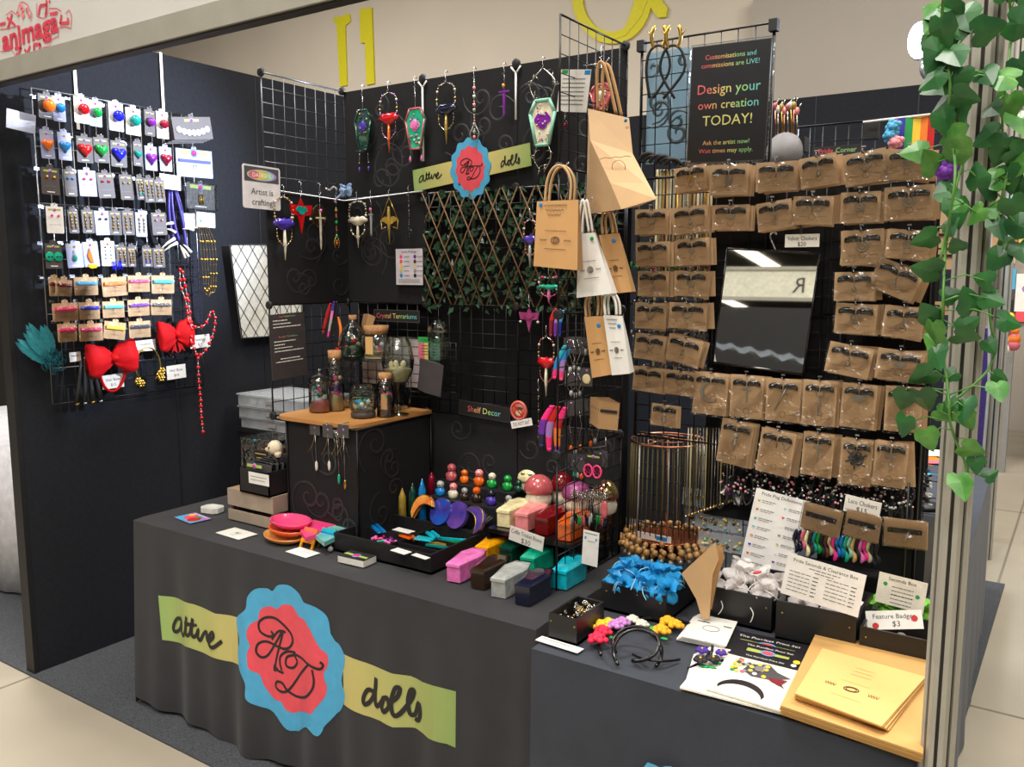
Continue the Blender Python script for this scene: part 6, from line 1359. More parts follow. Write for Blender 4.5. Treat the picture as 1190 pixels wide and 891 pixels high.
# headbands on the corner of the sign grid
for k, (x, nm) in enumerate(((766, 'black headband with gold antlers hanging left of the other'), (783, 'black headband with gold antlers hanging nearest the sign'))):
    t = thing('antler_headband', nm, 'headband', fr(P(x, 62, 'Y', YR-.06), 'A', -3, 10)); sc = .0023
    obj('band', MB().tube(smooth2([(-.018+.03*k, -.118, .0), (-.03, -.05, .01), (-.024, 0, .014), (0, .018, .014), (.026, 0, .014), (.034, -.05, .01), (-.008-.012*k, -.118, 0)]), .004, 'black', 6), t)
    for s in (-1, 1): obj('antler', MB().tube(smooth2([(s*.012, .012, .014), (s*.02, .04, .016), (s*.012, .07, .016)]), [.005]*8+[.002], GOLD, 6).tube([(s*.018, .04, .016), (s*.032, .056, .016)], [.003, .0015], GOLD, 5), t)
# live commissions sign
q = [P(*p_, 'Y', YR-.05) for p_ in ((804, 56), (898, 44), (889, 186), (800, 190))]; c = sum(q, Vector())/4; sw_ = ((q[1]-q[0]).length+(q[2]-q[3]).length)/2; sh_ = ((q[0]-q[3]).length+(q[1]-q[2]).length)/2
t = thing('commission_sign', 'large black sign with rainbow lettering about designing your own creation', 'sign', fr(c, 'A', -1.5, 0, 0))
obj('acrylic_frame', MB().box((0, 0, -.001), (sw_+.012, sh_+.012, .004), FILM), t)
ls = [('t', 'Customisations and', 0, .40, .042, PASTEL, .74), ('t', 'commissions are LIVE!', 0, .33, .042, PASTEL, .88), ('t', 'Design your', 0, .13, .085, PASTEL, .86), ('t', 'own creation', 0, -.005, .075, PASTEL, .93), ('t', 'TODAY!', 0, -.14, .09, PASTEL[2], .7), ('t', 'Ask the artist now!', 0, -.33, .04, PASTEL[1:4], .66), ('t', 'Wait times may apply.', 0, -.40, .04, PASTEL[:4], .78)]
sign('board', None, None, fr((0, 0, .0045), 'Z'), sw_, sh_, mat('sign_black', (30, 31, 35), .3), ls, th=.003, parent=t, border=('darkgrey', .0015))
# choker cards
HK2 = MB().tube([(0, 0, -.09), (0, 0, .010), (0, .006, .014)], .0017, CH, 5).box((0, .012, .006), (.010, .004, .002), CH).mesh('hook')
SLV = mat('pewter', (185, 180, 168), .35, .7, .1)
def pend(mb, kind, x, y, s, z=.0035):
    m_ = GOLD if kind.startswith('gold') else SLV
    if kind == 'heart': h = heart_pts(s); mb.tube([(x+a, y+b, z) for a, b in h], s*.13, m_, 4, True)
    elif kind == 'ring': mb.ring((x, y, z), s, s, s*.14, m_, 16); mb.ring((x, y, z), s*.5, s*.5, s*.1, m_, 10)
    elif kind == 'oval': mb.ring((x, y, z), s*1.2, s*.7, s*.13, m_, 16)
    elif kind == 'cross': mb.box((x, y-s*.7, z), (s*.32, s*3.2, .002), m_); mb.box((x, y, z), (s*1.7, s*.32, .002), m_)
    elif kind == 'moon':
        o_ = [(x+s*2*cos(a), y-s+s*2*sin(a)) for a in [radians(60+250*k/20) for k in range(21)]]; i_ = [(x+s*.3+s*1.6*cos(a), y-s+s*1.6*sin(a)) for a in [radians(60+250*k/20) for k in range(21)]]; mb.poly(o_+i_[::-1], .002, .005, m_)
    elif kind == 'sword': mb.tube([(x+s*.6, y+s, z), (x-s*1.4, y-s*3.4, z)], [.0035, .001], m_, 5); mb.tube([(x-s*.5, y+s*.2, z), (x+s*.9, y-s*.3, z)], .0018, m_, 5)
    elif kind == 'key': mb.tube([(x, y, z), (x, y-s*3.6, z)], .002, m_, 5); mb.ring((x, y+s*.3, z), s*.6, s*.6, .0014, m_, 10); mb.box((x+s*.3, y-s*3.2, z), (s*.7, s*.5, .002), m_)
    elif kind == 'bat': mb.poly([(x+a, y+b) for a, b in moth_pts(s*2.6, s*1.4)], .002, .004, m_)
    elif kind == 'harp':
        for r_ in (1, .65, .3): mb.ring((x, y-s*.4, z), s*r_*.8, s*1.2*(r_*.5+.5), .0012, m_, 14)
    elif kind == 'flower':
        for k in range(6): mb.ball((x+s*.9*cos(k*pi/3), y-s*.8+s*.9*sin(k*pi/3), z), (s*.5, s*.5, .002), 'darkgrey', 6); mb.tube([(x, y-s*.8, z), (x+s*1.9*cos(k*pi/3+.4), y-s*.8+s*1.9*sin(k*pi/3+.4), z)], .0018, 'darkgrey', 4)
    elif kind == 'skeleton': mb.ball((x, y, z), s*.5, PEARL, 8); mb.tube([(x, y-s*.4, z), (x, y-s*2.6, z)], .002, PEARL, 5); [mb.tube([(x-s*.6, y-s*(.8+.45*k), z), (x+s*.6, y-s*(.8+.45*k), z)], .0014, PEARL, 4) for k in range(3)]
    elif kind == 'goldstar' or kind == 'star': mb.poly([(x+(s if k % 2 else s*.45)*sin(k*pi/5), y+(s if k % 2 else s*.45)*cos(k*pi/5)) for k in range(10)], .002, .004, m_)
    elif kind == 'dangle': mb.tube([(x, y+s*.5, z), (x, y-s*.6, z)], .0012, m_, 4); mb.ball((x, y-s, z), (s*.4, s*.6, .002), m_, 7)
    elif kind == 'drape':
        for k in (-1, 0, 1): mb.tube([(x+k*s, y+s*.6, z), (x+k*s*1.6, y-s*.6, z), (x+k*s*2.4, y+s*.2, z)], .0012, m_, 4)
kcard = mat('card_kraft', (192, 158, 120), .7, 0, .06, 8)
KG = 'kraft choker cards on the right rack'
hb2 = mat('black_velvet', (11, 10, 12), .7, 0, .2, spec=.2)
def choker(x0, y0, x1, y1, kind, rz, label, tall=False, n=2, v=None, M=None, band='bumpy', hook=True):
    v = v or YC; c, w_, h_ = pxb(x0, y0, x1, y1, 'Y', v); top = c+Vector((0, 0, h_/2))
    w_ *= .95; h_ *= .97
    t = thing('choker_card', label, 'choker card', fr(top, 'A', rz, rnd.uniform(-4, 4), rnd.uniform(-3, 2)), KG)
    obj('card', MB().poly([(-w_/2, 0), (-w_/2, -h_), (w_/2, -h_), (w_/2, 0), (.008, 0), (.005, -.004), (-.005, -.004), (-.008, 0)], -.0012, 0, kcard), t)
    yb_ = -h_*(.28 if not tall else .2)
    mb = MB()
    for s in (-1, 1):
        L_ = w_*.40; rings = []
        for k in range(13):
            u_ = k/12; x = s*(w_*.018+L_*u_); y = yb_+ (.0 if band == 'flat' else .0045*sin(u_*pi))*1; r = (.0032+.0014*max(0, sin(pi*u_))**.3)*(1+.38*(k % 2 if band == 'bumpy' else 0))
            rings.append([(x, y+r*1.3*cos(a), .004+r*.7*sin(a)) for a in [2*pi*i/8 for i in range(8)]])
        mb.loft(rings, GL['black'])
    mb.tube([(-w_*.05, yb_, .004), (w_*.05, yb_, .004)], .0015, SLV, 5); obj('choker_band', mb, t)
    mb = MB(); pend(mb, kind, 0, yb_-h_*(.17 if not tall else .12), min(.0145, h_*.16)); obj('pendant', mb, t)
    mb = MB(); yy = -h_*(.72 if not tall else .84); mb.ring((0, yy, .0003), .008, .008, .0004, 'brown', 14, None, 3)
    for s in (-1, 1): mb.box((s*w_*.25, yy, .0003), (w_*.2, .0012, .0003), 'kraft2')
    obj('print', mb, t)
    obj('plastic_sleeve', MB().add([(w_*.52*i, -h_*.51+h_*.53*j, .010+.002*sin(i*3+j*5+x0)) for j in (-1, -.4, .2, 1) for i in (-1, -.3, .4, 1)], [(r_*4+c_, r_*4+c_+1, r_*4+c_+5, r_*4+c_+4) for r_ in range(3) for c_ in range(3)], FILM2), t)
    bm_ = MB().box((0, -h_/2, 0), (w_, h_, .001), kcard).mesh('choker_card')
    for k in range(n):
        o = bpy.data.objects.new('choker_card', bm_); COL.objects.link(o)
        o.matrix_basis = fr(top+Vector((.004+.006*k+rnd.uniform(-.003, .003), .012*(k+1), -.003+.001*k)), 'A', rz+rnd.uniform(-5, 5)+(3 if k else -2), rnd.uniform(-4, 4))
        tag(o, ('plain kraft card hanging behind the '+label.replace('kraft choker card ', 'one '))[:200], 'choker card', KG)
        w = o['label'].split(); o['label'] = ' '.join(w[:16])
    if hook: o = bpy.data.objects.new('hook', HK2); COL.objects.link(o); o.parent = gr; o.matrix_basis = GI @ fr(Vector((top.x, v-.002, top.z-.001)), 'A')
    return t
rowsC = [
 (782, 193, 821, 223, 'goldstar', 6, 'with gold star, leftmost in top row'), (824, 191, 871, 228, 'harp', -1, 'with harp pendant, top row'), (877, 188, 927, 223, 'drape', 0, 'with draped chain, top row'), (926, 181, 972, 218, 'dangle', 7, 'with bar pendant, tilted, top row'), (977, 176, 1029, 215, 'heart', 8, 'with heart, right part of top row'), (1028, 173, 1084, 210, 'goldheart_', -3, 'with yellow pendant, last in top row'),
 (737, 243, 777, 273, 'oval', 0, 'with ring, first in second row'), (779, 240, 822, 272, 'dangle', 5, 'with drop charm, second row left'), (827, 238, 872, 268, 'bat', -1, 'with bat in shiny film, second row'), (876, 234, 920, 268, 'cross', 7, 'with tiny cross, tilted, second row'), (920, 228, 970, 262, 'drape', -2, 'with slim chain band, second row'), (975, 223, 1024, 260, 'ring', 0, 'with faint ring, second row right'), (1025, 216, 1086, 256, 'ring', 2, 'with wide dark band, second row end'),
 (737, 281, 779, 310, 'dangle', 1, 'with bow charm, first in third row'), (783, 277, 825, 309, 'star', 3, 'with star, third row left pair'), (975, 267, 1027, 309, 'ring', 3, 'with silver ring, third row right pair'), (1029, 267, 1084, 302, 'ring', -4, 'with plain ring, third row end'),
 (740, 315, 778, 345, 'dangle', 0, 'with round charm, first in fourth row'), (783, 315, 824, 345, 'ring', -1, 'with coin ring, fourth row left pair'), (968, 316, 1017, 350, 'dangle', 1, 'with drop charm, fourth row right pair'), (1018, 308, 1078, 346, 'dangle', -22, 'hanging strongly tilted, right end of fourth row'),
 (737, 352, 775, 383, 'heart', -1, 'with open heart, first in fifth row'), (777, 352, 822, 383, 'oval', -2, 'with eye pendant, fifth row left pair'), (969, 353, 1021, 389, 'ring', -2, 'with thick band, fifth row right pair'), (1026, 356, 1076, 394, 'dangle', -4, 'with amber drop, fifth row end'),
 (737, 389, 776, 419, 'heart', -5, 'with small heart, first in sixth row'), (776, 392, 819, 424, 'dangle', -12, 'tilted down to the right, sixth row left'), (962, 401, 1017, 438, 'dangle', -9, 'with slim band, tilted, sixth row right'), (1018, 407, 1076, 444, 'bat', -5, 'with small devil charm, sixth row end'),
 (735, 427, 773, 456, 'dangle', -3, 'with metal drop, first in seventh row'), (771, 431, 811, 460, 'oval', -3, 'with oval plate, second in seventh row')]
ORD = dict(zip(range(40), range(40)))
for x0, y0, x1, y1, kd, rz, nm in rowsC:
    if kd.endswith('_'): kd = 'ring'
    choker(x0, y0, x1, y1, kd, rz, 'kraft choker card '+nm)
for x0, y0, x1, y1, kd, rz, nm in ((806, 433, 847, 483, 'moon', -2, 'with crescent moon, tall row'), (848, 436, 888, 487, 'cross', -1, 'with horizontal anchor cross, tall row'), (889, 440, 931, 491, 'sword', 0, 'with slanting sword, tall row'), (932, 442, 973, 496, 'key', -1, 'with hanging key, tall row'), (977, 446, 1020, 499, 'bat', -2, 'with black silver bat, tall row'), (1027, 449, 1072, 503, 'dangle', 0, 'half hidden by ivy, tall row'),
        (838, 489, 877, 543, 'skeleton', -8, 'with small skeleton, lowest row left'), (883, 500, 926, 553, 'drape', -6, 'with thin chain in shiny film, lowest row'), (932, 503, 970, 555, 'cross', -2, 'with ornate cross, lowest row'), (976, 510, 1015, 565, 'flower', -1, 'with dark tentacle flower, lowest row'), (1015, 513, 1056, 567, 'cross', -2, 'with long silver cross, end of lowest row')):
    choker(x0, y0, x1, y1, kd, rz, 'kraft choker card '+nm, True)
choker(757, 470, 789, 496, 'skeleton', -3, 'kraft choker card with white skeleton above the copper ring', False, 1)
# mirror, ticket, s-hook
q = [P(*p_, 'Y', YR-.02) for p_ in ((847, 292), (954, 291), (942, 430), (837, 423))]; c = sum(q, Vector())/4; mw = (q[1]-q[0]).length; mh = (q[0]-q[3]).length
t = thing('mirror', 'rectangular mirror leaning back in the middle of the rack', 'mirror', fr(c+Vector((0, -.035, 0)), 'A', -4, 0, -5))
obj('glass', MB().box((0, 0, 0), (mw, mh, .004), mat('mirror_glass', (225, 228, 225), .02, 1, 0)), t)
mb = MB()
for a, b in (((-mw/2, mh/2), (mw/2, mh/2)), ((-mw/2, -mh/2), (mw/2, -mh/2)), ((-mw/2, -mh/2), (-mw/2, mh/2)), ((mw/2, -mh/2), (mw/2, mh/2))): mb.tube([(*a, .001), (*b, .001)], .0035, gb, 5)
obj('frame', mb, t)
psign('price_sign', 'white price ticket for velvet chokers above the mirror', 'sign', (912, 272, 952, 287), 'Y', YC, 'paper', [('t', 'Velvet Chokers', 0, .18, .34, 'ink', .85), ('t', '$20', 0, -.26, .32, 'ink')])
obj('clip', MB().tube(smooth2([(0, 0, 0), (0, .012, .004), (-.004, .02, 0)]), .003, 'black', 5), None, 'small black clip on top of the velvet choker ticket', 'clip', fr(P(931, 271, 'Y', YC-.005), 'A'))
obj('s_hook', MB().tube(smooth2([(.008, .028, 0), (-.002, .034, 0), (-.010, .024, 0), (0, 0, 0), (.008, -.022, 0), (-.002, -.034, 0), (-.012, -.026, 0)]), .003, CH, 6), None, 'silver S hook hanging above the left corner of the mirror', 'hook', fr(P(899, 285, 'Y', YR-.03), 'A'))
# strands seen between the left columns of cards
r_ = random.Random(9)
for k in range(17):
    x = 764+k*4.0; p = P(x, 197, 'Y', YR+.06); q = P(x, 318 if k % 3 else 430, 'Y', YR+.06); mb = MB()
    mb.tube([(0, 0, 0), (r_.uniform(-.003, .003), -(p.z-q.z)/2, 0), (0, -(p.z-q.z), 0)], .0035, ['cream', 'sand', GOLD, 'kraftlight'][k % 4], 5)
    if k % 3 == 0: mb.ball((0, -.02, 0), .006, GOLD, 6)
    obj('bead_necklace', mb, None, 'straight cream or gold strand hanging behind the left column of cards', 'necklace', fr(p, 'A'), 'cream strands behind the left cards')
for yy, nm in ((307, 'row of small coloured beads and rings between the third and fourth cards'), (350, 'row of dark metal charms between the fourth and fifth cards'), (386, 'row of silver and dark charms between the fifth and sixth cards'), (426, 'row of dark grey charms above the seventh cards')):
    mb = MB(); a = P(735, yy, 'Y', YR-.01); b = P(824, yy, 'Y', YR-.01)
    mb.tube([a, b], .002, BW, 5)
    for k in range(38):
        t_ = k/37; p = a.lerp(b, t_); mm = r_.choice([PEARL, 'green', 'navy', 'hotpink', GOLD, CH, 'black', 'darkgrey'] if yy == 307 else [CH, 'darkgrey', SLV, 'black', 'lettergrey'])
        mb.ball(p+Vector((0, r_.uniform(-.01, .01), r_.uniform(-.014, .002))), (.004, .003, r_.uniform(.004, .009)), mm, 6)
    obj('charm_row', mb, None, nm, 'charms', None, None, 'stuff')
for k in range(6):
    p = P(748+k*6, 186+k*1.0, 'Y', YR-.05); obj('hair_comb', MB().tube(smooth2([(-.012, 0, 0), (0, .012, .005), (.02, .012, .01), (.034, 0, .01)]), .006, 'black', 6), None, 'black curved hair comb on the grid left of the sign', 'hair comb', fr(p, 'A', r_.uniform(-20, 20), 20), 'black combs left of the sign')
# ---------------------------------------------------------------- copper stand with gold chains
c = P(775, 633, 'Z', T+.03); rp_ = P(777, 511, 'Y', c.y); R_ = (P(820, 511, 'Y', c.y)-P(734, 511, 'Y', c.y)).length/2*.93
t = thing('necklace_stand', 'round copper wire stand hung with olive gold chains', 'display stand', Matrix.Translation((rp_.x, c.y, ZT))); ht = rp_.z-ZT
mb = MB(); mb.ring((0, 0, ht), R_, R_, .004, ROSEG, 40); mb.ring((0, 0, ht+.004), R_*.55, R_*.55, .0018, ROSEG, 24)
for k in range(3): a = k*2*pi/3+.3; mb.tube([(0, 0, ht+.006), (R_*cos(a), R_*sin(a), ht)], .0022, ROSEG, 5)
mb.ball((0, 0, ht+.008), .006, ROSEG, 8); obj('top_ring', mb, t)
obj('pole', MB().tube([(0, 0, .02), (0, 0, ht)], .004, ROSEG, 8), t)
obj('base_dish', MB().lathe([(R_*.5, .02), (R_*.8, .05), (R_*.82, .058), (R_*.76, .056), (R_*.2, .05)], mat('copper', (190, 110, 75), .25, .9), 28), t)
obj('name_strip', MB().box((-.01, -R_*.6, .068), (.11, .002, .02), 'white').box((.015, -R_*.6-.0012, .068), (.035, .001, .012), 'blue'), t)
olive = mat('antique_gold', (92, 80, 46), .5, .5, .2); r_ = random.Random(4)
for k in range(44):
    a = 2*pi*k/44; x, y = R_*cos(a), R_*sin(a); mb = MB(); zz = .075+.015*r_.random()
    mb.tube([(x, y, ht), (x*1.02, y*1.02, ht*.5), (x*1.06, y*1.06, zz)], .0017 if k % 5 else .003, olive if k % 6 else SLV, 4); obj('chain', mb, t)
bead = mat('gold_bead', (192, 148, 92), .5, .2, .2)
for ring_, rr, n_, zz in ((0, 1.08, 30, .062), (1, 1.25, 34, .042), (2, 1.12, 30, .03)):
    for k in range(n_):
        a = 2*pi*(k+.5*ring_)/n_; s = r_.uniform(.008, .012); mb = MB().ball((R_*rr*cos(a), R_*rr*sin(a), zz+r_.uniform(-.006, .006)), s, bead, 7)
        if ring_ != 1: mb.ball((R_*(rr+.07)*cos(a), R_*(rr+.07)*sin(a), zz-.012), s*.8, (PEARL if k % 4 == 0 else SLV) if ring_ == 2 else bead, 6)
        obj('bead_cluster', mb, t)
# hanging chains and bags of earrings behind the stand
for k in range(16):
    x = 800+k*3.6; p = P(x, 497, 'Y', YR-.0); q = P(x+r_.uniform(-1, 1), 600-k*1.2, 'Y', YR-.0); obj('chain_necklace', MB().tube([(0, 0, 0), (0, -(p.z-q.z), 0)], .0022, [SLV, 'cream', olive, SLV, SILV][k % 5], 4).ball((0, -(p.z-q.z), 0), .006, [SILV, GOLD][k % 2], 6), None, 'long thin chain hanging on the grid right of the copper stand', 'necklace', fr(p, 'A'), 'thin chains on the low grid')
for k in range(15):
    i, j = k % 5, k//5; x, y = 800+i*13+j*3, 577+j*24+i*2; p = P(x, y, 'Y', YR+.03)
    if j == 2 and i < 1: continue
    t = thing('earring_bag', 'small clear bag of yellow and white earrings on the low grid', 'jewellery bag', fr(p, 'A', r_.uniform(-10, 10)), 'clear earring bags on the low grid')
    obj('bag', MB().box((0, 0, 0), (.034, .05, .006), CLOUD), t); mb = MB()
    for _ in range(6): mb.ball((r_.uniform(-.011, .011), r_.uniform(-.018, .01), .003), r_.uniform(.003, .0065), r_.choice(['yellow', 'cream', 'mint', 'sand', GOLD, 'brown']), 6)
    obj('earrings', mb, t)
obj('charm_bunch', MB().ball((0, 0, 0), .008, GL['hotpink'], 7).ball((.01, .004, 0), .007, GL['navy'], 7).ball((-.01, .006, 0), .007, PEARL, 7).ball((.002, -.012, 0), .008, GL['purple'], 7).ball((.013, -.01, 0), .006, GL['royal'], 7), None, 'bunch of pink, white and violet charms above the earring bags', 'charm', fr(P(847, 569, 'Y', YR-.02), 'A'))
psign('price_ticket', 'small tilted white ticket right of the violet charms', 'price ticket', (852, 570, 862, 586), 'Y', YR-.02, 'white', [('l', -.3, .3, .1, 'lettergrey', .05)], rz=8)
# dense row of black bead chokers below the cards
for k in range(34):
    x = 842+(k % 17)*13.4+r_.uniform(-3, 3); y = 553+(k//17)*13+(x-842)*.085+r_.uniform(-4, 4); p = P(x, y, 'Y', YR-.03-.03*(k//17)); L_ = r_.uniform(.04, .07); mb = MB()
    mb.tube(smooth2([(-.006, .0, 0), (-.013, -L_*.5, .004), (0, -L_, .008), (.012, -L_*.5, .004), (.006, 0, 0)], 3), .0035, 'ink', 5)
    for _ in range(9): mb.ball((r_.uniform(-.015, .015), r_.uniform(-.015, .018), r_.uniform(0, .012)), r_.uniform(.0025, .005), r_.choice([CH, 'white', 'ink', 'black', 'lightpink', SLV]), 5)
    obj('bead_choker', mb, None, 'black bead choker with silver clasp in the dense low row', 'choker', fr(p, 'A', r_.uniform(-20, 20)), 'black bead chokers under the cards')
# ---------------------------------------------------------------- boxes and signs on the right table
mbx = mat('box_black', (26, 26, 28), .35, 0, .1, 20)
def open_box(label, x0, x1, y0, y1, h, rz=0, screws=True):
    w_, d_ = x1-x0, y1-y0; t = thing('display_box', label, 'box', fr(((x0+x1)/2, (y0+y1)/2, ZT), 'Z', rz)); mb = MB(); mb.box((0, 0, .003), (w_, d_, .006), mbx)
    for s in (-1, 1): mb.box((0, s*(d_/2-.003), h/2), (w_, .006, h), mbx); mb.box((s*(w_/2-.003), 0, h/2), (.006, d_-.012, h), mbx)
    obj('body', mb, t); mb = MB()
    for s in (-1, 1): mb.ball((s*w_*.42, -d_/2, h*.7), (.0025, .0015, .0025), GOLD, 6)
    obj('nails', mb, t); return t
open_box('small black box of silver brooches beside the table gap', -1.018, -.942, 1.665, 1.80, .063)
r_ = random.Random(21)
for k in range(34):
    p = Vector((-.98+r_.uniform(-.026, .026), 1.735+r_.uniform(-.05, .05), ZT+.03+r_.uniform(0, .03))); mb = MB(); mb.ring((0, 0, 0), .006, .006, .0014, (SILV, GOLD)[k % 2], 8); mb.ball((0, 0, .001), .0032, (SILV, PEARL, GOLD)[k % 3], 5)
    obj('brooch', mb, None, 'tiny silver or gold brooch heaped in the small black box', 'brooch', Matrix.Translation(p) @ Matrix.Rotation(r_.uniform(0, 6), 4, 'X') @ Matrix.Rotation(r_.uniform(0, 6), 4, 'Y'), 'brooches in the small black box')
tcard('price_strip', 'long white ticket lying before the small brooch box', 'price ticket', 650, 749, .118, .028, -3, 'white', [('l', -.45, .45, .15, 'lettergrey', .08), ('l', -.1, .05, -.2, 'lettergrey', .08)])
open_box('black box filled with blue gauze bags', -1.0, -.822, 1.895, 2.10, .072)
open_box('black box filled with white gauze bags', -.752, -.590, 1.99, 2.20, .085)
open_box('middle black box holding the pride seconds sign', -.572, -.392, 1.965, 2.14, .095)
open_box('right black box with badges beside the post', -.384, -.215, 1.965, 2.09, .075)
def gauze(name, rgb, a=.72):
    m_ = mat(name, rgb, .6, 0, .2, 25, alpha=a, c2=tuple(min(255, int(v*1.15)+8) for v in rgb)); return m_
blg = gauze('blue_gauze', (15, 135, 195), .85); whg = gauze('white_gauze', (222, 212, 210), .7); grg = gauze('green_gauze', (110, 175, 50), .85)
def pouch(p, s, mtl, label, gr, seed, ribbon='white'):
    r2 = random.Random(seed); t = thing('gauze_bag', label, 'gauze bag', fr(p, 'Z', r2.uniform(0, 360), r2.uniform(-35, 35), r2.uniform(-35, 35)), gr); rings = []
    ph = r2.uniform(0, 6)
    for rr, z in ((.2, 0), (.9, .25), (1.0, .6), (.75, 1.0), (.28, 1.3), (.6, 1.6), (.95, 1.95)):
        rings.append([(s*rr*cos(a)*(1+.22*sin(3*a+ph+z*2)+.12*sin(7*a+ph)), s*rr*sin(a)*(1+.2*sin(4*a+ph)), s*(z+.12*sin(5*a+ph))) for a in [2*pi*i/16 for i in range(16)]])
    obj('pouch', MB().loft(rings, mtl, True, False), t)
    mb = MB()
    for k in (0, 1): a = r2.uniform(0, 6); mb.tube(smooth2([(s*.28*cos(a), s*.28*sin(a), s*1.3), (s*.8*cos(a), s*.8*sin(a), s*1.5), (s*1.2*cos(a+.4), s*1.2*sin(a+.4), s*.9), (s*1.3*cos(a+.6), s*1.3*sin(a+.6), s*.2)]), .0014, ribbon, 4)
    obj('ribbon', mb, t); return t
for k in range(17):
    i, j = k % 6, k//6; pouch(Vector((-.985+.03*i+r_.uniform(-.008, .008), 1.92+.06*j+r_.uniform(-.01, .01), ZT+.052+.012*(j == 1))), r_.uniform(.02, .027), blg, 'crumpled bright blue gauze bag with pale ribbons in the black box', 'blue gauze bags', k, mat('pale_ribbon', (150, 205, 235), .5))
for k in range(14):
    i, j = k % 5, k//5; pouch(Vector((-.735+.032*i+r_.uniform(-.008, .008), 2.02+.06*j, ZT+.062+.012*(j == 1))), r_.uniform(.021, .028), whg, 'crumpled white gauze bag with white ribbons in the black box', 'white gauze bags', 50+k)
for k, (x, y) in enumerate(((865, 686), (838, 716), (872, 724))): obj('ribbon_end', MB().tube(smooth2([(0, 0, 0), (.007, -.012, .004), (.003, -.026, .006), (-.002, -.034, .006)]), .0013, 'white', 5), None, 'loose white ribbon end hanging over the box rim', 'ribbon', fr(P(x, y-18, 'Y', 1.98), 'A', r_.uniform(-10, 10)), 'loose white ribbon ends')
for x, y, c_ in ((850, 700, 'orange'), (880, 665, 'coral'), (886, 700, 'hotpink')): obj('fish_charm', MB().ball((0, 0, 0), (.012, .004, .006), c_, 8), None, '%s charm showing through the white gauze' % c_, 'charm', fr(P(x, y, 'Y', 2.0), 'A', 20))
for k in range(7): pouch(Vector((-.35+.028*(k % 5), 2.13+.04*(k//4), ZT+.05)), .026, grg, 'lime green gauze bag behind the right box', 'green gauze bags', 90+k, grg)
for k in range(3): pouch(Vector((-.52+.05*k, 2.05, ZT+.045)), .026, whg, 'pale gauze bag inside the middle box', 'pale gauze bags in the middle box', 120+k)
# kraft bags rolled upright
for k, (q_, nm) in enumerate(((((792, 666), (831, 630), (835, 650), (828, 668), (824, 719), (816, 720), (809, 696)), 'front'),)):
    c = P(815, 700, 'Y', 1.93); pts = [(lambda p: (p.x-c.x, p.z-c.z))(P(x, y, 'Y', 1.93)) for x, y in q_]
    t = thing('paper_bag', 'folded kraft paper bag standing between the blue and white gauze', 'paper bag', fr(c, 'A')); obj('front_sheet', MB().poly(pts, -.004, 0, kbag2), t)
    pts = [(lambda p: (p.x-c.x, p.z-c.z))(P(x, y, 'Y', 1.93)) for x, y in ((800, 672), (833, 634), (837, 652), (830, 672), (822, 712), (812, 700))]; obj('back_sheet', MB().poly(pts, -.03, -.024, kbag), t)
# pride chart, seconds signs
hcols = ['yellow', 'orange', 'mint', 'cyan', 'coral', 'royal', 'orange']
its = [('t', 'Pride Flag Definitions', 0, .46, .035, 'ink', .9)]
for k in range(9):
    y = .38-.095*k; its += [('h', -.40, y, .028, hcols[k % 7] if k < 7 else 'darkgrey'), ('h', -.40, y-.006, .014, ['green', 'red', 'royal', 'white', 'yellow', 'purple', 'red'][k % 7]), ('l', -.34, -.08, y+.008, 'lettergrey', .008), ('l', -.34, -.14, y-.012, 'lettergrey', .006)]
    its += [('h', .10, y-.02, .026, ['mint', 'coral', 'white', 'grey', 'mustard', 'white', 'purple', 'lilac', 'darkgrey'][k]), ('l', .17, .42, y-.012, 'lettergrey', .008), ('l', .17, .38, y-.03, 'lettergrey', .006)]
q = [P(*p_, 'Y', 2.225) for p_ in ((876, 567), (937, 583), (922, 690), (857, 672))]; c = sum(q, Vector())/4
sign('pride_chart', 'white chart of pride flag hearts leaning behind the white gauze box', 'sign', fr(c, 'A', -9, 8, -6), (q[1]-q[0]).length*.99, (q[0]-q[3]).length*.98, 'white', its)
wr = lambda x0, y: [('l', x0, x0+.28, y, 'lettergrey', .018), ('l', x0+.31, x0+.38, y-.004, 'ink', .02)]
its = [('t', 'Pride Seconds & Clearance Box', 0, .38, .085, 'ink', .86), ('l', -.2, .2, .27, 'lettergrey', .02), ('l', -.12, .12, .2, 'lettergrey', .02)]
for k in range(6): its += wr(-.44, .1-.09*k)+wr(.04, .14-.09*k)
q = [P(*p_, 'Y', 1.962) for p_ in ((914, 645), (1006, 667), (998, 714), (909, 690))]; c = sum(q, Vector())/4
sign('seconds_sign', 'wide white price list standing on the middle black box', 'sign', fr(c, 'A', -6.5, 0, -8), (q[1]-q[0]).length, (q[0]-q[3]).length*1.02, 'white', its)
q = [P(*p_, 'Y', 2.10) for p_ in ((1022, 666), (1079, 676), (1072, 712), (1017, 699))]; c = sum(q, Vector())/4
sign('seconds_sign', 'cream list with two green dots above the right box', 'sign', fr(c, 'A', -4, 0, -8), (q[1]-q[0]).length, (q[0]-q[3]).length, mat('cream_card', (222, 216, 200), .6), [('t', 'Seconds Box', 0, .36, .12, 'ink', .6), ('d', -.34, .16, .045, 'green'), ('d', .34, -.02, .045, 'green')]+[('l', -.2, .25, .12-.13*k, 'lettergrey' if k != 2 else 'ink', .03) for k in range(5)])
sign('badge_sign', 'tilted white badge price card with two red dots', 'sign', fr(P(1039, 720, 'Y', 2.02), 'A', 14, 0, -30), .118, .042, 'paper', [('t', 'Feature Badges', 0, .2, .26, 'ink', .75), ('t', '$3', .03, -.2, .3, 'ink'), ('d', -.34, -.3, .06, 'red'), ('d', .36, .05, .06, 'red')])
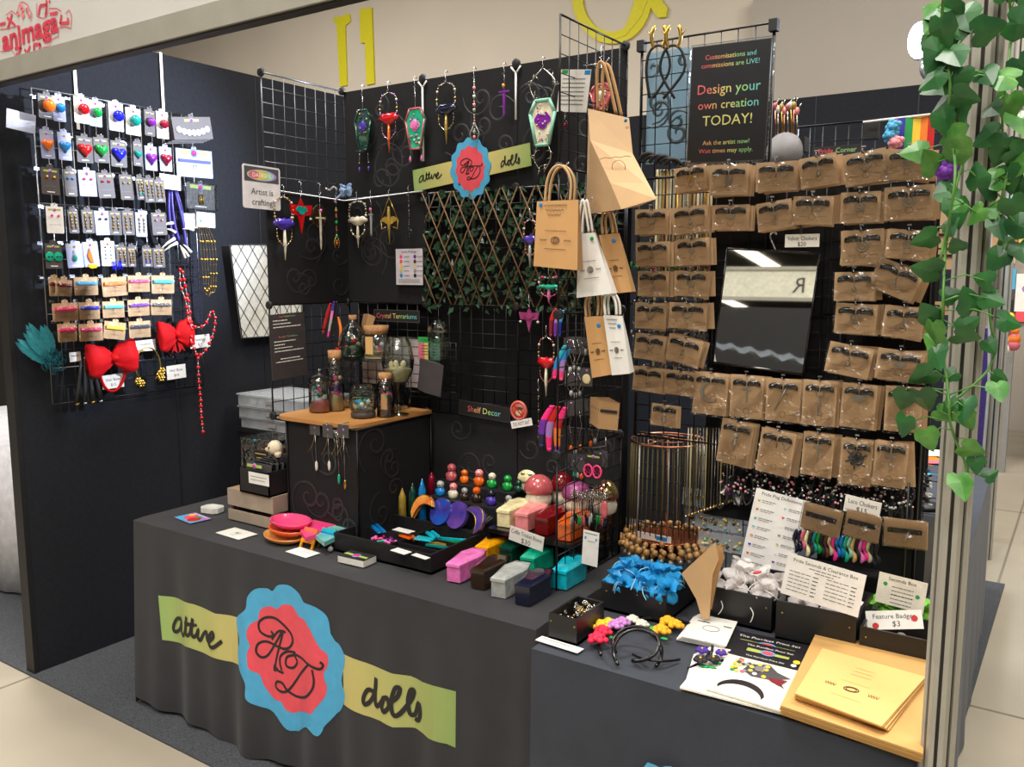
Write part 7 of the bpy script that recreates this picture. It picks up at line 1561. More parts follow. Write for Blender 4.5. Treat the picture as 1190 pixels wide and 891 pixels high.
for k, (dx, c_) in enumerate(((-.01, 'red'), (.012, 'white'), (.03, 'coral'), (.045, 'white'), (.0, 'grey'))): obj('badge', MB().lathe([(.010, 0), (.011, .002), (.004, .004)], c_, 14), None, 'small round badge lying in the right black box', 'badge', Matrix.Translation((-.31+dx, 2.0+.01*k, ZT+.03+.003*k)) @ Matrix.Rotation(.4, 4, 'X'), 'badges in the right black box')
psign('lace_sign', 'white price ticket for lace chokers between two kraft cards', 'sign', (981, 579, 1023, 599), 'Y', 2.20, 'paper', [('t', 'Lace Chokers', 0, .2, .28, 'ink', .8), ('t', '$15', 0, -.2, .3, 'ink')], rz=-7)
for x0, y0, x1, y1, rz, nm in ((931, 586, 977, 620, -8, 'leftmost of the three lace choker cards'), (981, 594, 1022, 627, -6, 'middle one of the three lace choker cards'), (1026, 602, 1077, 636, 2, 'rightmost of the three lace choker cards')):
    c, w_, h_ = pxb(x0, y0, x1, y1, 'Y', 2.18); t = thing('choker_card', 'kraft card with black lace, '+nm, 'choker card', fr(c, 'A', rz), 'lace choker cards')
    for k in range(2): o = obj('card', MB().box((.003*k, -.003*k, -.004*k), (w_*.96, h_*.92, .001), kcard), t)
    mb = MB(); mb.box((0, h_*.1, .003), (w_*.78, h_*.1, .002), 'ink')
    for k in range(12): mb.ball((-w_*.36+w_*.065*k, h_*.04, .003), (.004, .005, .001), 'ink', 6)
    obj('lace', mb, t); mb = MB(); mb.ring((0, -h_*.25, .001), .007, .007, .0004, 'brown', 12); obj('print', mb, t); obj('plastic_sleeve', MB().box((0, 0, .004), (w_, h_, .006), FILM2), t)
p = P(1050, 665, 'Y', 2.21); t = thing('card_stand', 'thin black pole stand behind the rightmost lace choker card', 'stand', fr((p.x, 2.21, ZT))); q = P(1050, 560, 'Y', 2.21)
obj('pole', MB().tube([(0, 0, 0), (0, 0, q.z-ZT)], .003, BW, 6), t); obj('base', MB().box((0, 0, .003), (.06, .05, .005), 'black'), t); obj('arm', MB().tube([(0, 0, q.z-ZT-.08), (-.16, 0, q.z-ZT-.06)], .002, BW, 5), t)
p0, p1 = P(927, 618, 'Y', 2.24), P(1022, 632, 'Y', 2.24)
t = thing('ribbon_rack', 'low black rack holding rows of coloured hair ribbons', 'rack', fr(p0, 'A')); obj('rail', MB().tube([(0, 0, 0), (p1.x-p0.x, 0, p1.z-p0.z)], .003, BW, 6), t); obj('tray', MB().box(((p1.x-p0.x)/2, -.075, 0), (p1.x-p0.x, .006, .05), 'black'), t)
for k in range(22):
    x = 926+k*4.5; c_ = ['navy', 'navy', 'rose', 'cream', 'ink', 'teal', 'green', 'ink', 'brown', 'sand', 'hotpink', 'blue', 'blue', 'jade', 'mint', 'kraftlight', 'ink', 'pink', 'hotpink', 'sand', 'navy', 'ink'][k]; c_ = GL.get(c_) or MATS[c_]
    p = P(x, 616+k*.7, 'Y', 2.225); L_ = r_.uniform(.045, .065)
    obj('hair_ribbon', MB().tube(smooth2([(0, .004, 0), (-.005, -L_*.4, .003), (.004, -L_*.75, .004), (0, -L_, .003)]), [.003, .004, .005, .0055, .005, .003, .004, .0055, .006, .006, .005, .004, .003], c_, 6), None, 'short coloured hair ribbon in the crowded low rack', 'hair ribbon', fr(p, 'A'), 'coloured ribbons in the low rack')
c = P(1047, 662, 'Z', T+.02); obj('leaflet', MB().box((0, 0, 0), (.10, .09, .002), 'white').box((-.02, .01, .0013), (.03, .05, .0002), 'lettergrey').box((.03, -.02, .0013), (.03, .006, .0002), 'maroon'), None, 'white leaflet lying on the blue grey cloth behind the green gauze', 'leaflet', fr((c.x, 2.58, ZT+.002)))
# black and white beaded cloth heap and far goods on the long table
mb = MB()
for k in range(420):
    x, y = r_.uniform(958, 1082), r_.uniform(545, 606); 
    if y > 606-(x-958)*.12: y -= 18
    p = P(x, y, 'Y', 2.42+r_.uniform(-.05, .05)); a = r_.uniform(0, 6.28); mb.ball(p, (r_.uniform(.004, .010), .003, r_.uniform(.002, .006)), r_.choice(['black', 'ink', 'black', 'white', 'paper', 'darkgrey']), 5)
obj('riser', MB().box2((P(958, 600, 'Y', 2.42).x, 2.36, ZT), (P(1082, 600, 'Y', 2.42).x, 2.5, P(1020, 604, 'Y', 2.42).z), 'black'), None, 'plain black riser under the black and white bead heap', 'riser')
obj('bead_heap', mb, None, 'dense heap of black and white beaded chokers behind the lowest cards', 'chokers', None, None, 'stuff')
obj('black_block', MB().box((0, 0, .03), (.10, .16, .06), 'black').box((0, 0, .003), (.16, .22, .006), 'black'), None, 'black display block on the blue grey cloth by the post', 'block', fr((-.43, 3.0, ZT)))
for k, (x, y, c_, rz) in enumerate(((1075, 551, 'red', -16), (1082, 547, 'royal', -12), (1084, 541, 'orange', -8), (1074, 556, 'maroon', -18), (1090, 552, 'cyan', 0))):
    o = obj('feather', feather_mb(.22, .016, c_, 18, k), None, '%s feather lying far back on the long table' % {'royal': 'dark blue', 'maroon': 'dark red', 'cyan': 'pale blue'}.get(c_, c_), 'feather', fr(P(x, y, 'Z', ZT+.006), 'Z', 78+rz))
c = P(1086, 527, 'Z', ZT+.004); obj('leaflet', MB().box((0, 0, 0), (.14, .2, .002), 'white'), None, 'small white leaflet at the far end of the long table', 'leaflet', fr(c, 'Z', 12)); c = P(1078, 534, 'Z', ZT+.004); obj('print_card', MB().box((0, 0, 0), (.16, .16, .002), 'rose').box((.02, .02, .0012), (.08, .08, .0004), 'orange'), None, 'orange and pink print card far back on the long table', 'print', fr(c, 'Z', 30))
# prints, sleeves, envelopes
def flatq(name, label, cat, pts, z, th, mtl, items=None, par=None, grp=None):
    q = [P(x, y, 'Z', ZT+z+th) for x, y in pts]; c = sum(q, Vector())/len(q); mb = MB(); mb.poly([(p.x-c.x, p.y-c.y) for p in q], -th, 0, mtl); return mb, c, q
def put(name, label, cat, mb, c, grp=None): return obj(name, mb, None, label, cat, fr(c), grp)
for k in range(4):
    mb, c, q = flatq('', '', '', [(786+k*2, 742-k), (806+k*2, 716-k), (851+k*2, 725-k), (838+k*2, 753-k)], .001+.004*k, .003, 'paper')
    if k == 3: mb.ring((0, 0, .0006), .02, .016, .0008, 'lettergrey', 14); mb.box((-.03, .03, .0006), (.03, .004, .0004), 'ink'); mb.box((.03, .03, .0006), (.02, .004, .0004), 'ink')
    put('print_sleeve', 'top clear sleeved print with a grey drawing, by the gauze box' if k == 3 else 'clear sleeved print under the top one beside the white gauze box', 'print', mb, c, 'clear sleeved prints')
SB = mat('print_black', (34, 31, 36), .3)
def print_sheet(pts, z, label):
    mb, c, q = flatq('', '', '', pts, z, .004, mat('print_cream', (228, 224, 208), .45)); tl, tr, br, bl_ = q
    f = lambda u, v: (lambda p: (p.x-c.x, p.y-c.y))((tl.lerp(tr, u)).lerp(bl_.lerp(br, u), v))
    mb.flat([f(0.0, 0), f(1, 0), f(1, .33), f(0, .33)], .0004, SB)
    ang = atan2(f(1, .1)[1]-f(0, .1)[1], f(1, .1)[0]-f(0, .1)[0]); W_ = (tr-tl).length
    mb.text('The Purrfect Print Set', *f(.5, .07), W_*.055, .0008, 'white', W_*.82, None, 'c', ang); mb.text('The Purrfect Print Set', *f(.5, .27), W_*.045, .0008, 'white', W_*.6, None, 'c', ang)
    mb.flat([f(.2, .13), f(.8, .14), f(.8, .18), f(.2, .19)], .0007, 'lime'); e_ = lambda u0, v0, a, b, n=16: [f(u0+a*cos(2*pi*i/n), v0+b*sin(2*pi*i/n)) for i in range(n)]
    mb.flat(e_(.5, .16, .11, .05), .0010, 'skyblue'); mb.flat(e_(.5, .16, .085, .038), .0013, 'coral'); mb.flat(e_(.92, .2, .05, .035), .0013, 'yellow'); mb.flat(e_(.9, .27, .04, .025), .0015, 'white')
    # moth winged flower cluster and dark crescent
    mb.flat([f(u, v) for u, v in ((.35, .42), (.6, .35), (.75, .45), (.95, .5), (.8, .56), (.92, .68), (.7, .6), (.45, .62), (.3, .55))], .0006, 'darkgrey')
    r3 = random.Random(5)
    for k in range(40): u0, v0 = r3.uniform(.15, .62), r3.uniform(.38, .60); mb.flat(e_(u0, v0, .035, .025, 7), .0008+.00002*k, r3.choice(['green', 'mustard', 'yellow', 'grey', 'rose', 'white', 'forest_'] if 0 else ['green', 'mustard', 'yellow', 'grey', 'rose', 'white', 'darkgrey']))
    mb.flat(e_(.5, .47, .06, .05), .0020, 'lettergrey'); mb.flat([f(u, v) for u, v in ((.68, .58), (.92, .55), (.85, .66), (.7, .62))], .0021, 'maroon')
    o_ = [(.42+.32*cos(a), .92+.2*sin(a)) for a in [radians(190+160*i/14) for i in range(15)]]; i_ = [(.42+.30*cos(a), .97+.17*sin(a)) for a in [radians(192+156*i/14) for i in range(15)]]
    mb.flat([f(u, v) for u, v in o_+i_[::-1]], .0006, SB)
    return put('art_print', label, 'print', mb, c, 'printed art sets')
print_sheet([(846, 730), (951, 752), (912, 829), (790, 798)], .001, 'lower printed art set, its black title strip showing behind')
print_sheet([(858, 742), (938, 760), (908, 826), (820, 799)], .007, 'topmost printed art set with a flower moth picture')
put('art_print', 'loose white print with a purple shape under the sets', 'print', *(lambda r: (r[0], r[1]))(flatq('', '', '', [(806, 760), (840, 745), (852, 790), (795, 797)], .0055, .001, 'white')), 'printed art sets')
env = mat('envelope_kraft', (222, 178, 108), .65, 0, .04, 10); env2 = mat('envelope_kraft_dark', (196, 152, 88), .7, 0, .05, 10)
for k in range(9):
    j = rnd.uniform(-1.2, 1.2); mb, c, q = flatq('', '', '', [(951+j-.3*k, 741-k*1.0), (1084+j, 771-k*1.0), (1072+j, 885-k*1.2), (908+j-.2*k, 829-k*1.2)], .001+.0035*k, .003, env if k % 2 else env2)
    put('kraft_envelope', 'top large kraft envelope of the lower pile' if k == 8 else 'large kraft envelope in the lower pile beside the post', 'envelope', mb, c, 'large kraft envelopes')
for k in range(5):
    j = rnd.uniform(-1, 1); mb, c, q = flatq('', '', '', [(956+j, 757-k), (1076+j, 790-k), (1033+j-2*k, 848-k*1.2), (924+j, 810-k*1.2)], .034+.0035*k, .003, env if k % 2 == 0 else env2)
    if k == 4:
        tl, tr, br, bl_ = q; f = lambda u, v: (lambda p: (p.x-c.x, p.y-c.y))((tl.lerp(tr, u)).lerp(bl_.lerp(br, u), v))
        mb.ring((*f(.5, .62), .0005), .014, .010, .0012, 'brown', 20); mb.ring((*f(.5, .62), .0005), .010, .007, .0008, 'brown', 16)
        for u in (.22, .68): mb.stroke([f(u+.11*i/8, .62+(.03 if i % 2 else -.02)) for i in range(9)], .0012, .0006, 'brown')
        for v, w_ in ((.5, .3), (.78, .34)): mb.stroke([f(.5-w_/2, v), f(.5+w_/2, v)], .0008, .0006, 'kraft2')
        for i in range(3): mb.stroke([f(.4+.2*n/10, .2+.07*i+(.015 if n % 2 else 0)) for n in range(11)], .0007, .0006, 'brown')
    put('kraft_envelope', 'topmost kraft envelope, printed with the round badge' if k == 4 else 'kraft envelope in the turned upper pile on the large envelopes', 'envelope', mb, c, 'turned upper kraft envelopes')
# flower crowns and plain headbands lying on the cloth
def arc3(cx, cy, rx, ry, a0, a1, n=24): return [(cx+rx*cos(radians(a0+(a1-a0)*k/n)), cy+ry*sin(radians(a0+(a1-a0)*k/n))) for k in range(n+1)]
def pix3(pts, z0, zf=None): return [P(x, y, 'Z', ZT+(z0 if zf is None else zf[i])) for i, (x, y) in enumerate(pts)]
def rose(mb, r, m_, seed):
    r *= 1.25
    r4 = random.Random(seed); mb.ball((0, 0, r*.55), (r*.62, r*.62, r*.55), m_, 10)
    for k in range(9):
        a = k*2.4; q = r*(.35+.06*k); mb.ball((q*cos(a), q*sin(a), r*(.62-.05*k)), (r*.46, r*.46, r*.34), m_, 8)
hb = mat('black_plastic', (18, 18, 20), .2)
t = thing('rose_headband', 'headband crowned with red, yellow, lilac, white and orange roses', 'headband', fr(P(757, 740, 'Z', ZT))); c = P(757, 740, 'Z', ZT)
pts = arc3(762, 752, 66, 34, 165, 375); obj('band', MB().tube([tuple(Vector(p)-c) for p in pix3(pts, .006)], .004, hb, 6), t)
for k, (x, y, c_, r) in enumerate(((694, 745, 'coral_r', .017), (700, 736, 'coral_r', .016), (697, 729, 'yellow', .015), (707, 726, 'yellow', .014), (714, 729, 'lilac_r', .015), (723, 725, 'lilac_r', .014), (735, 722, 'ivory_r', .013), (746, 727, 'ivory_r', .012), (760, 734, 'leaf_r', .010), (768, 735, 'orange_r', .016), (776, 725, 'orange_r', .016), (785, 728, 'orange_r', .014))):
    cc = {'coral_r': mat('rose_red', (225, 30, 70), .7, 0, .2, 40), 'yellow': mat('rose_yellow', (240, 200, 40), .7, 0, .15, 40), 'lilac_r': mat('rose_lilac', (195, 130, 200), .7, 0, .2, 40), 'ivory_r': mat('rose_ivory', (225, 220, 200), .7), 'leaf_r': mat('rose_leaf', (120, 180, 60), .6), 'orange_r': mat('rose_orange', (248, 175, 25), .7, 0, .15, 40)}[c_]
    mb = MB(); rose(mb, r, cc, k); o = obj('rose', mb, t); o.location = P(x, y, 'Z', ZT+.012)-c
mb = MB()
for x, y in ((712, 741), (772, 742), (768, 730), (755, 728)): p = P(x, y, 'Z', ZT+.01)-c; mb.ball(tuple(p), (.011, .006, .003), 'green', 6)
obj('leaves', mb, t)
for k, (cx, cy, rx, ry, a0, a1, nm, zt_) in enumerate(((739, 748, 27, 20, 100, -210, 'inner black headband standing inside the flower crown', .05), (741, 757, 28, 26, 40, -215, 'outer black headband with open ends toward the aisle', .055), (770, 752, 40, 16, 150, 60, 'third thin black headband half under the pansies', .01))):
    pts = arc3(cx, cy, rx, ry, a0, a1, 30); n_ = len(pts); zf = [.006+zt_*max(0, sin(pi*i/(n_-1)))**1.5 for i in range(n_)]
    q = [P(x, y, 'Z', ZT+z) for (x, y), z in zip(pts, zf)]; c = q[0]
    obj('headband', MB().tube([tuple(p-c) for p in q], .0042 if k < 2 else .003, hb, 6), None, nm, 'headband', fr(c), 'black headbands on the front table')
t = thing('pansy_headband', 'headband with black and purple pansies lying on the prints', 'headband', fr(P(822, 764, 'Z', ZT+.012))); c = P(822, 764, 'Z', ZT+.012)
for x, y, c_, r in ((816, 755, 'petal_purple', .014), (838, 758, 'petal_purple', .012), (814, 766, 'petal_black', .015), (829, 765, 'petal_black', .015)):
    mm = mat(c_, (70, 35, 150) if 'purple' in c_ else (22, 18, 24), .6); mb = MB(); p = P(x, y, 'Z', ZT+.02)-c
    for k in range(5): mb.ball((p.x+r*.6*cos(k*1.26), p.y+r*.6*sin(k*1.26), p.z), (r*.55, r*.55, .005), mm, 8)
    mb.ball((p.x, p.y, p.z+.004), r*.2, 'yellow', 6); obj('pansy', mb, t)
mb = MB()
for x, y in ((818, 774), (827, 775), (836, 771)): p = P(x, y, 'Z', ZT+.008)-c; mb.ball(tuple(p), (.012, .006, .003), 'green', 6)
obj('leaves', mb, t); obj('band', MB().tube([tuple(P(x, y, 'Z', ZT+.006)-c) for x, y in arc3(775, 752, 50, 28, 60, 10, 14)], .0035, hb, 6), t)
# ---------------------------------------------------------------- lamps, second display, flag
lens = mat('lamp_lens', (225, 235, 255), .4, emit=26); lens2 = mat('lamp_lens_dim', (190, 215, 255), .4, emit=5); lampb = mat('lamp_silver', (175, 180, 188), .3, .6)
def led(p, aim, label, r, lm_):
    q = (Vector(aim)-p).to_track_quat('Z', 'Y').to_matrix().to_4x4(); t = thing('led_lamp', label, 'lamp', Matrix.Translation(p) @ q)
    obj('housing', MB().lathe([(r*.5, -.05), (r*.8, -.04), (r, -.012), (r*1.03, .0)], lampb, 24), t); obj('lens', MB().lathe([(r*.96, .0), (r*.9, .006)], lm_, 24), t)
    return t
led(LAMP, (-2.575, 1.5, 2.1), 'lit round LED lamp beside the ivy, upper one', .064, lens); led(LAMP2, (-1.5, 4.8, 1.6), 'round LED lamp below the brightly lit one', .055, lens2)
t = thing('lamp_stand', 'thin dark pole carrying the two LED lamps behind the ivy', 'lamp stand', Matrix.Translation((-.47, 3.42, ZT)))
obj('pole', MB().tube([(0, 0, 0), (0, 0, 1.72)], .006, BW, 6), t); obj('arm', MB().tube([(0, 0, 1.66), (-.06, -.01, 1.665)], .004, lampb, 6).tube([(0, 0, 1.56), (-.03, -.01, 1.56)], .004, lampb, 6), t); obj('base', MB().lathe([(.06, 0), (.06, .012), (.01, .02)], 'black', 16), t)
YS = 2.75
sx_, ex_ = P(927, 150, 'Y', YS).x, P(1118, 150, 'Y', YS).x; zt_ = P(1000, 141, 'Y', YS).z
g2 = thing('wire_stand', 'second black wire display standing behind the choker rack', 'display rack', Matrix.Translation((sx_, YS, ZT)))
obj('grid_panel', grid_mb(ex_-sx_, zt_-ZT, 12, .0013, BW, .0035, 26), g2, None, None, fr((0, 0, 0), 'A')); obj('clip', MB().box((P(1015, 150, 'Y', YS).x-sx_, -.02, zt_-ZT-.03), (.04, .03, .055), 'black'), g2)
psign('pride_sign', 'small black sign reading pride corner behind the top cards', 'sign', (944, 169, 1000, 180), 'Y', YS-.03, 'ink', [('t', 'Pride', -.22, 0, .55, 'coral', .36), ('t', 'Corner', .2, 0, .55, PASTEL[3], .42)])
t = thing('pride_flag', 'rainbow striped flag on a pale stick beside the ivy', 'flag', fr(P(1036, 137, 'Y', YS-.06), 'A')); a = P(1003, 142, 'Y', YS-.06)-P(1036, 137, 'Y', YS-.06); b = P(1090, 132, 'Y', YS-.06)-P(1036, 137, 'Y', YS-.06)
obj('stick', MB().tube([(a.x, a.z, 0), (b.x, b.z, 0)], .0035, 'paper', 6), t)
mb = MB(); n_ = 36; w0 = b.x*.96; h0 = .105; cols = [mat('flag_mauve', (150, 90, 150), .6), 'purple', 'green', 'yellow', 'orange', 'red']; cols[1] = mat('flag_indigo', (50, 40, 150), .6)
for i in range(n_):
    x0, x1 = w0*i/n_, w0*(i+1)/n_; f = lambda x: (b.z/b.x*x-.003, .006*sin(x*60))
    mb.add([(x0, f(x0)[0], f(x0)[1]), (x1, f(x1)[0], f(x1)[1]), (x1, f(x1)[0]-h0-.004*sin(x1*50), f(x1)[1]+.006), (x0, f(x0)[0]-h0-.004*sin(x0*50), f(x0)[1]+.006)], [(3, 2, 1, 0)], cols[int(i/n_*6)], True)
obj('cloth', mb, t)
r_ = random.Random(33)
for k, (x, y, c_, nm) in enumerate(((1038, 147, 'skyblue', 'upper blue fabric rose beside the flag'), (1035, 157, 'skyblue', 'lower blue fabric rose beside the flag'), (1041, 165, 'lightpink', 'pale pink fabric rose under the blue ones'), (1103, 144, 'hotpink', 'hot pink fabric flower in the ivy'), (1100, 199, 'purple', 'purple fabric flower in the ivy'))):
    mb = MB(); rose(mb, .016 if k < 3 else .012, c_, k); obj('fabric_rose', mb, None, nm, 'flower', fr(P(x, y, 'Y', YS-.09 if k < 3 else 1.5), 'A', 0, 0, 10))
obj('round_plate', MB().lathe([(.052, 0), (.052, .006)], mat('grey_card', (150, 148, 150), .7), 28), None, 'grey round card standing behind the top row of cards', 'plate', fr(P(912, 176, 'Y', 2.5), 'A'))
for k in range(8):
    x = 901+k*3.6; mb = MB(); p = P(x, 118+r_.uniform(-4, 12), 'Y', 2.5); q = P(x+r_.uniform(-2, 2), 162, 'Y', 2.5)
    mb.tube([(0, 0, 0), (q.x-p.x, q.z-p.z, 0)], .0022, [ROSEG, SILV, GOLD][k % 3], 5); mb.ball((0, 0, 0), (.008, .012, .006), [GL['rosecap'], PEARL, GL['gold'], GL['salmon']][k % 4], 7); mb.tube([(0, 0, 0), (.012, .022, 0)], .002, SILV, 4)
    obj('hair_stick', mb, None, 'slender metal hair stick with ornament right of the black sign', 'hair stick', fr(p, 'A'), 'hair sticks right of the sign')
t = thing('stick_holder', 'dark holder for the metal hair sticks behind the rack', 'holder', fr(P(913, 170, 'Y', 2.52), 'A')); obj('block', MB().box((0, 0, 0), (.12, .04, .05), 'ink'), t); obj('leg', MB().tube([(0, -.02, 0), (0, -(P(913, 170, 'Y', 2.52).z-ZT), 0)], .006, 'black', 6), t)
# kraft cards on the second display, seen between the leaves
for k, (x0, y0, x1, y1) in enumerate(((1088, 232, 1112, 262), (1086, 266, 1116, 288), (1084, 290, 1114, 313), (1075, 350, 1095, 366), (1098, 350, 1112, 366), (1096, 160, 1118, 185))):
    c, w_, h_ = pxb(x0, y0, x1, y1, 'Y', YS-.05); t = thing('choker_card', 'kraft card on the second display, seen through the ivy', 'choker card', fr(c, 'A', r_.uniform(-4, 4)), 'kraft cards behind the ivy'); obj('card', MB().box((0, 0, 0), (w_, h_, .002), kcard), t); obj('choker_band', MB().box((0, h_*.2, .003), (w_*.7, h_*.12, .003), 'black'), t)
# ---------------------------------------------------------------- artificial ivy round the post
leafm = mat('ivy_leaf', (50, 112, 50), .38, 0, .3, 22, c2=(30, 76, 44)); leafy = mat('ivy_leaf_light', (96, 150, 66), .38, 0, .25, 40, c2=(52, 118, 46)); stemm = mat('ivy_stem', (86, 138, 60), .5)
LP = [(0, -.02), (.16, -.16), (.38, -.14), (.48, .06), (.52, .30), (.38, .46), (.27, .68), (.12, .88), (0, 1.0), (-.12, .88), (-.27, .68), (-.38, .46), (-.52, .30), (-.48, .06), (-.38, -.14), (-.16, -.16)]
def leaf(mb, p, s, M3, mtl):
    c = Vector((0, .25, .06)); vs = [p+M3 @ (c*s)]
    for x, y in LP: vs.append(p+M3 @ (Vector((x, y, -.10*abs(x)-.06*(y-.3)**2))*s))
    n = len(LP); mb.add(vs, [(0, i+1, (i+1) % n+1) for i in range(n)], mtl, False)
def vine(label, path, ydep, leaves, seed, spread=0, nx=0, s0=.03):
    leaves = [(x, y, s*.84, r) for x, y, s, r in leaves]; s0 = .027
    r5 = random.Random(seed); q = [P(x, y, 'Y', ydep+.02*sin(y*.05)) for x, y in smooth2(path, 5)]; t = thing('ivy_garland', label, 'ivy', fr(q[0]))
    c = q[0]; obj('stem', MB().tube([p-c for p in q], .0022, stemm, 5), t); mb = MB()
    for (x, y, s, rot) in leaves:
        p = P(x, y, 'Y', ydep-.015); M3 = BASE['A'] @ Matrix.Rotation(radians(rot), 3, 'Z') @ Matrix.Rotation(radians(r5.uniform(-35, 35)), 3, 'X') @ Matrix.Rotation(radians(r5.uniform(-40, 40)), 3, 'Y')
        leaf(mb, p-c-M3 @ Vector((0, .3*s, 0)), s, M3, leafm if r5.random() < .68 else leafy)
        n = min(q, key=lambda v: (v-p).length); mb.tube([p-c, (p+n)/2-c+Vector((0, 0, .01)), n-c], .0012, stemm, 3)
    for k in range(nx):
        n = r5.choice(q); p = n+Vector((r5.uniform(-spread, spread), r5.uniform(-.03, .03), r5.uniform(-.02, .02))); M3 = BASE['A'] @ Matrix.Rotation(r5.uniform(0, 6.28), 3, 'Z') @ Matrix.Rotation(radians(r5.uniform(-50, 50)), 3, 'X'); leaf(mb, p-c, s0*r5.uniform(.8, 1.3), M3, leafm if r5.random() < .75 else leafy); mb.tube([p-c, n-c], .0012, stemm, 3)
    obj('foliage', mb, t); return t
vine('ivy garland hanging down the left side of the corner post', [(1108, -20), (1104, 40), (1108, 90), (1112, 140), (1118, 185), (1108, 230), (1099, 290), (1096, 350), (1095, 400), (1100, 440), (1103, 470), (1104, 490), (1112, 515), (1121, 535), (1125, 560)], 1.50,
     [(1066, 176, .046, 95), (1084, 190, .048, 30), (1112, 180, .05, 170), (1108, 148, .05, 60), (1136, 207, .045, 10), (1112, 243, .055, 190), (1136, 248, .04, 140), (1100, 222, .045, 20), (1078, 277, .045, 110), (1080, 314, .052, 80), (1104, 262, .04, 200), (1080, 366, .045, 30), (1086, 384, .05, 190), (1089, 412, .052, 200), (1075, 436, .05, 120), (1052, 462, .05, 160), (1072, 462, .055, 200), (1051, 492, .045, 170), (1078, 508, .045, 200), (1120, 391, .048, 260), (1127, 352, .05, 20), (1150, 347, .042, 250), (1170, 373, .044, 250), (1160, 452, .04, 200), (1121, 473, .05, 180), (1122, 485, .04, 210), (1127, 522, .045, 250), (1117, 562, .05, 200), (1145, 326, .04, 70),
      (1090, 20, .06, 150), (1094, 50, .065, 200), (1100, 75, .06, 170), (1110, 100, .05, 240), (1088, 12, .05, 60), (1115, 30, .05, 330), (1122, 18, .055, 200), (1100, 118, .055, 120), (1113, 128, .05, 190), (1092, 100, .05, 110), (1105, 8, .05, 10), (1145, 35, .055, 290), (1165, 90, .06, 80), (1146, 86, .045, 210)], 5, .03, 8)
vine('second ivy garland crowding in front of the first at the top', [(1098, -20), (1095, 20), (1100, 60), (1104, 100), (1102, 140), (1110, 190), (1106, 240), (1093, 300)], 1.44, [(1095, 35, .06, 190), (1088, 62, .055, 160), (1108, 62, .055, 210), (1112, 88, .05, 150), (1086, 90, .05, 120), (1098, 140, .05, 200), (1118, 112, .045, 250), (1112, 160, .05, 100)], 8, .025, 4)
vine('ivy garland hanging right of the corner post', [(1172, -20), (1175, 40), (1168, 100), (1165, 150), (1170, 200), (1160, 250), (1162, 290), (1150, 340), (1152, 380), (1158, 400), (1148, 430), (1122, 455), (1106, 466)], 1.56,
     [(1186, 28, .06, 250), (1188, 80, .06, 200), (1172, 122, .055, 180), (1152, 158, .05, 120), (1164, 172, .055, 160), (1186, 140, .055, 200), (1184, 178, .05, 250), (1172, 205, .05, 190), (1186, 215, .05, 160), (1160, 212, .04, 60), (1178, 240, .05, 200), (1182, 262, .05, 90), (1160, 262, .045, 200), (1188, 290, .045, 200), (1160, 300, .045, 150), (1180, 190, .05, 100)], 12, .03, 12)
# ---------------------------------------------------------------- neighbours and what the mirror sees
mb = MB(); x0, x1, y0, y1, h = -5.6, -4.05, 2.0, 2.75, .72; g = []; N = 60
t = thing('tablecloth', 'white cloth over the neighbouring table at the far left', 'tablecloth', Matrix.Translation((0, 0, 0)))
def rectpts(o, wv, n=120):
    L = []
    for (ax_, ay_), (bx_, by_) in (((x0, y0), (x1, y0)), ((x1, y0), (x1, y1)), ((x1, y1), (x0, y1)), ((x0, y1), (x0, y0))):
        for k in range(n//4): u_ = k/(n//4); L.append((ax_+(bx_-ax_)*u_, ay_+(by_-ay_)*u_))
    cx, cy = (x0+x1)/2, (y0+y1)/2
    return [(p[0]+(o+wv*sin(k*1.1))*(1 if p[0] > cx else -1)*(abs(p[0]-cx) > (x1-x0)/2-.01), p[1]+(o+wv*sin(k*1.3))*(1 if p[1] > cy else -1)*(abs(p[1]-cy) > (y1-y0)/2-.01)) for k, p in enumerate(L)]
mb.loft([[(x, y, z) for x, y in rectpts(o, wv)] for z, o, wv in ((.02, .05, .02), (.4, .03, .012), (h, 0, 0))], mat('white_cloth', (205, 205, 210), .8)); obj('cloth', mb, t)
t = thing('folding_table', 'table hidden under the white neighbouring cloth', 'table', Matrix.Translation(((x0+x1)/2, (y0+y1)/2, 0))); obj('table_top', MB().box((0, 0, .69), (1.4, .66, .03), 'grey'), t)
for sx in (-1, 1):
    for sy in (-1, 1): obj('leg', MB().tube([(sx*.6, sy*.28, 0), (sx*.6, sy*.28, .68)], .014, 'grey', 6), t)
obj('white_stool', MB().box((0, 0, 0), (.3, .3, .04), 'white'), None, 'white seat edge above the neighbouring table', 'seat', Matrix.Translation((-4.3, 3.2, .87))) if 0 else None
m = MB(); m.box2((-9, 3.2, 0), (-3.9, 3.25, 2.45), 'ink'); obj('partition', m, None, 'dark partition behind the neighbouring white table', 'partition')
for k in range(3): obj('card_stack', MB().box((0, 0, .02), (.12, .1, .04), ['white', 'mustard', 'paper'][k]), None, ['white box on the neighbouring table', 'straw coloured box on the neighbouring table', 'second white box at the back of the neighbouring table'][k], 'box', Matrix.Translation((-4.3+.05*k, 2.15+.16*k, .725)))
t = thing('neighbour_cloth', 'purple patterned cloth end of a stall beyond the post', 'cloth', Matrix.Translation((P(1147, 500, 'Y', 5.6).x, 5.6, 0)))
obj('cloth', MB().box((0, 0, .62), (.09, .1, 1.22), mat('purple_star_cloth', (78, 62, 150), .7, 0, .3, 60)), t)
obj('cable', MB().tube([P(1152, 240, 'Y', 4.79), P(1150, 330, 'Y', 4.79), P(1149, 450, 'Y', 4.79), P(1140, 560, 'Y', 4.79), P(1134, 652, 'Y', 4.79)], .008, 'grey', 5), None, 'grey cable hanging down the end of the back wall', 'cable')
YN = 7.5
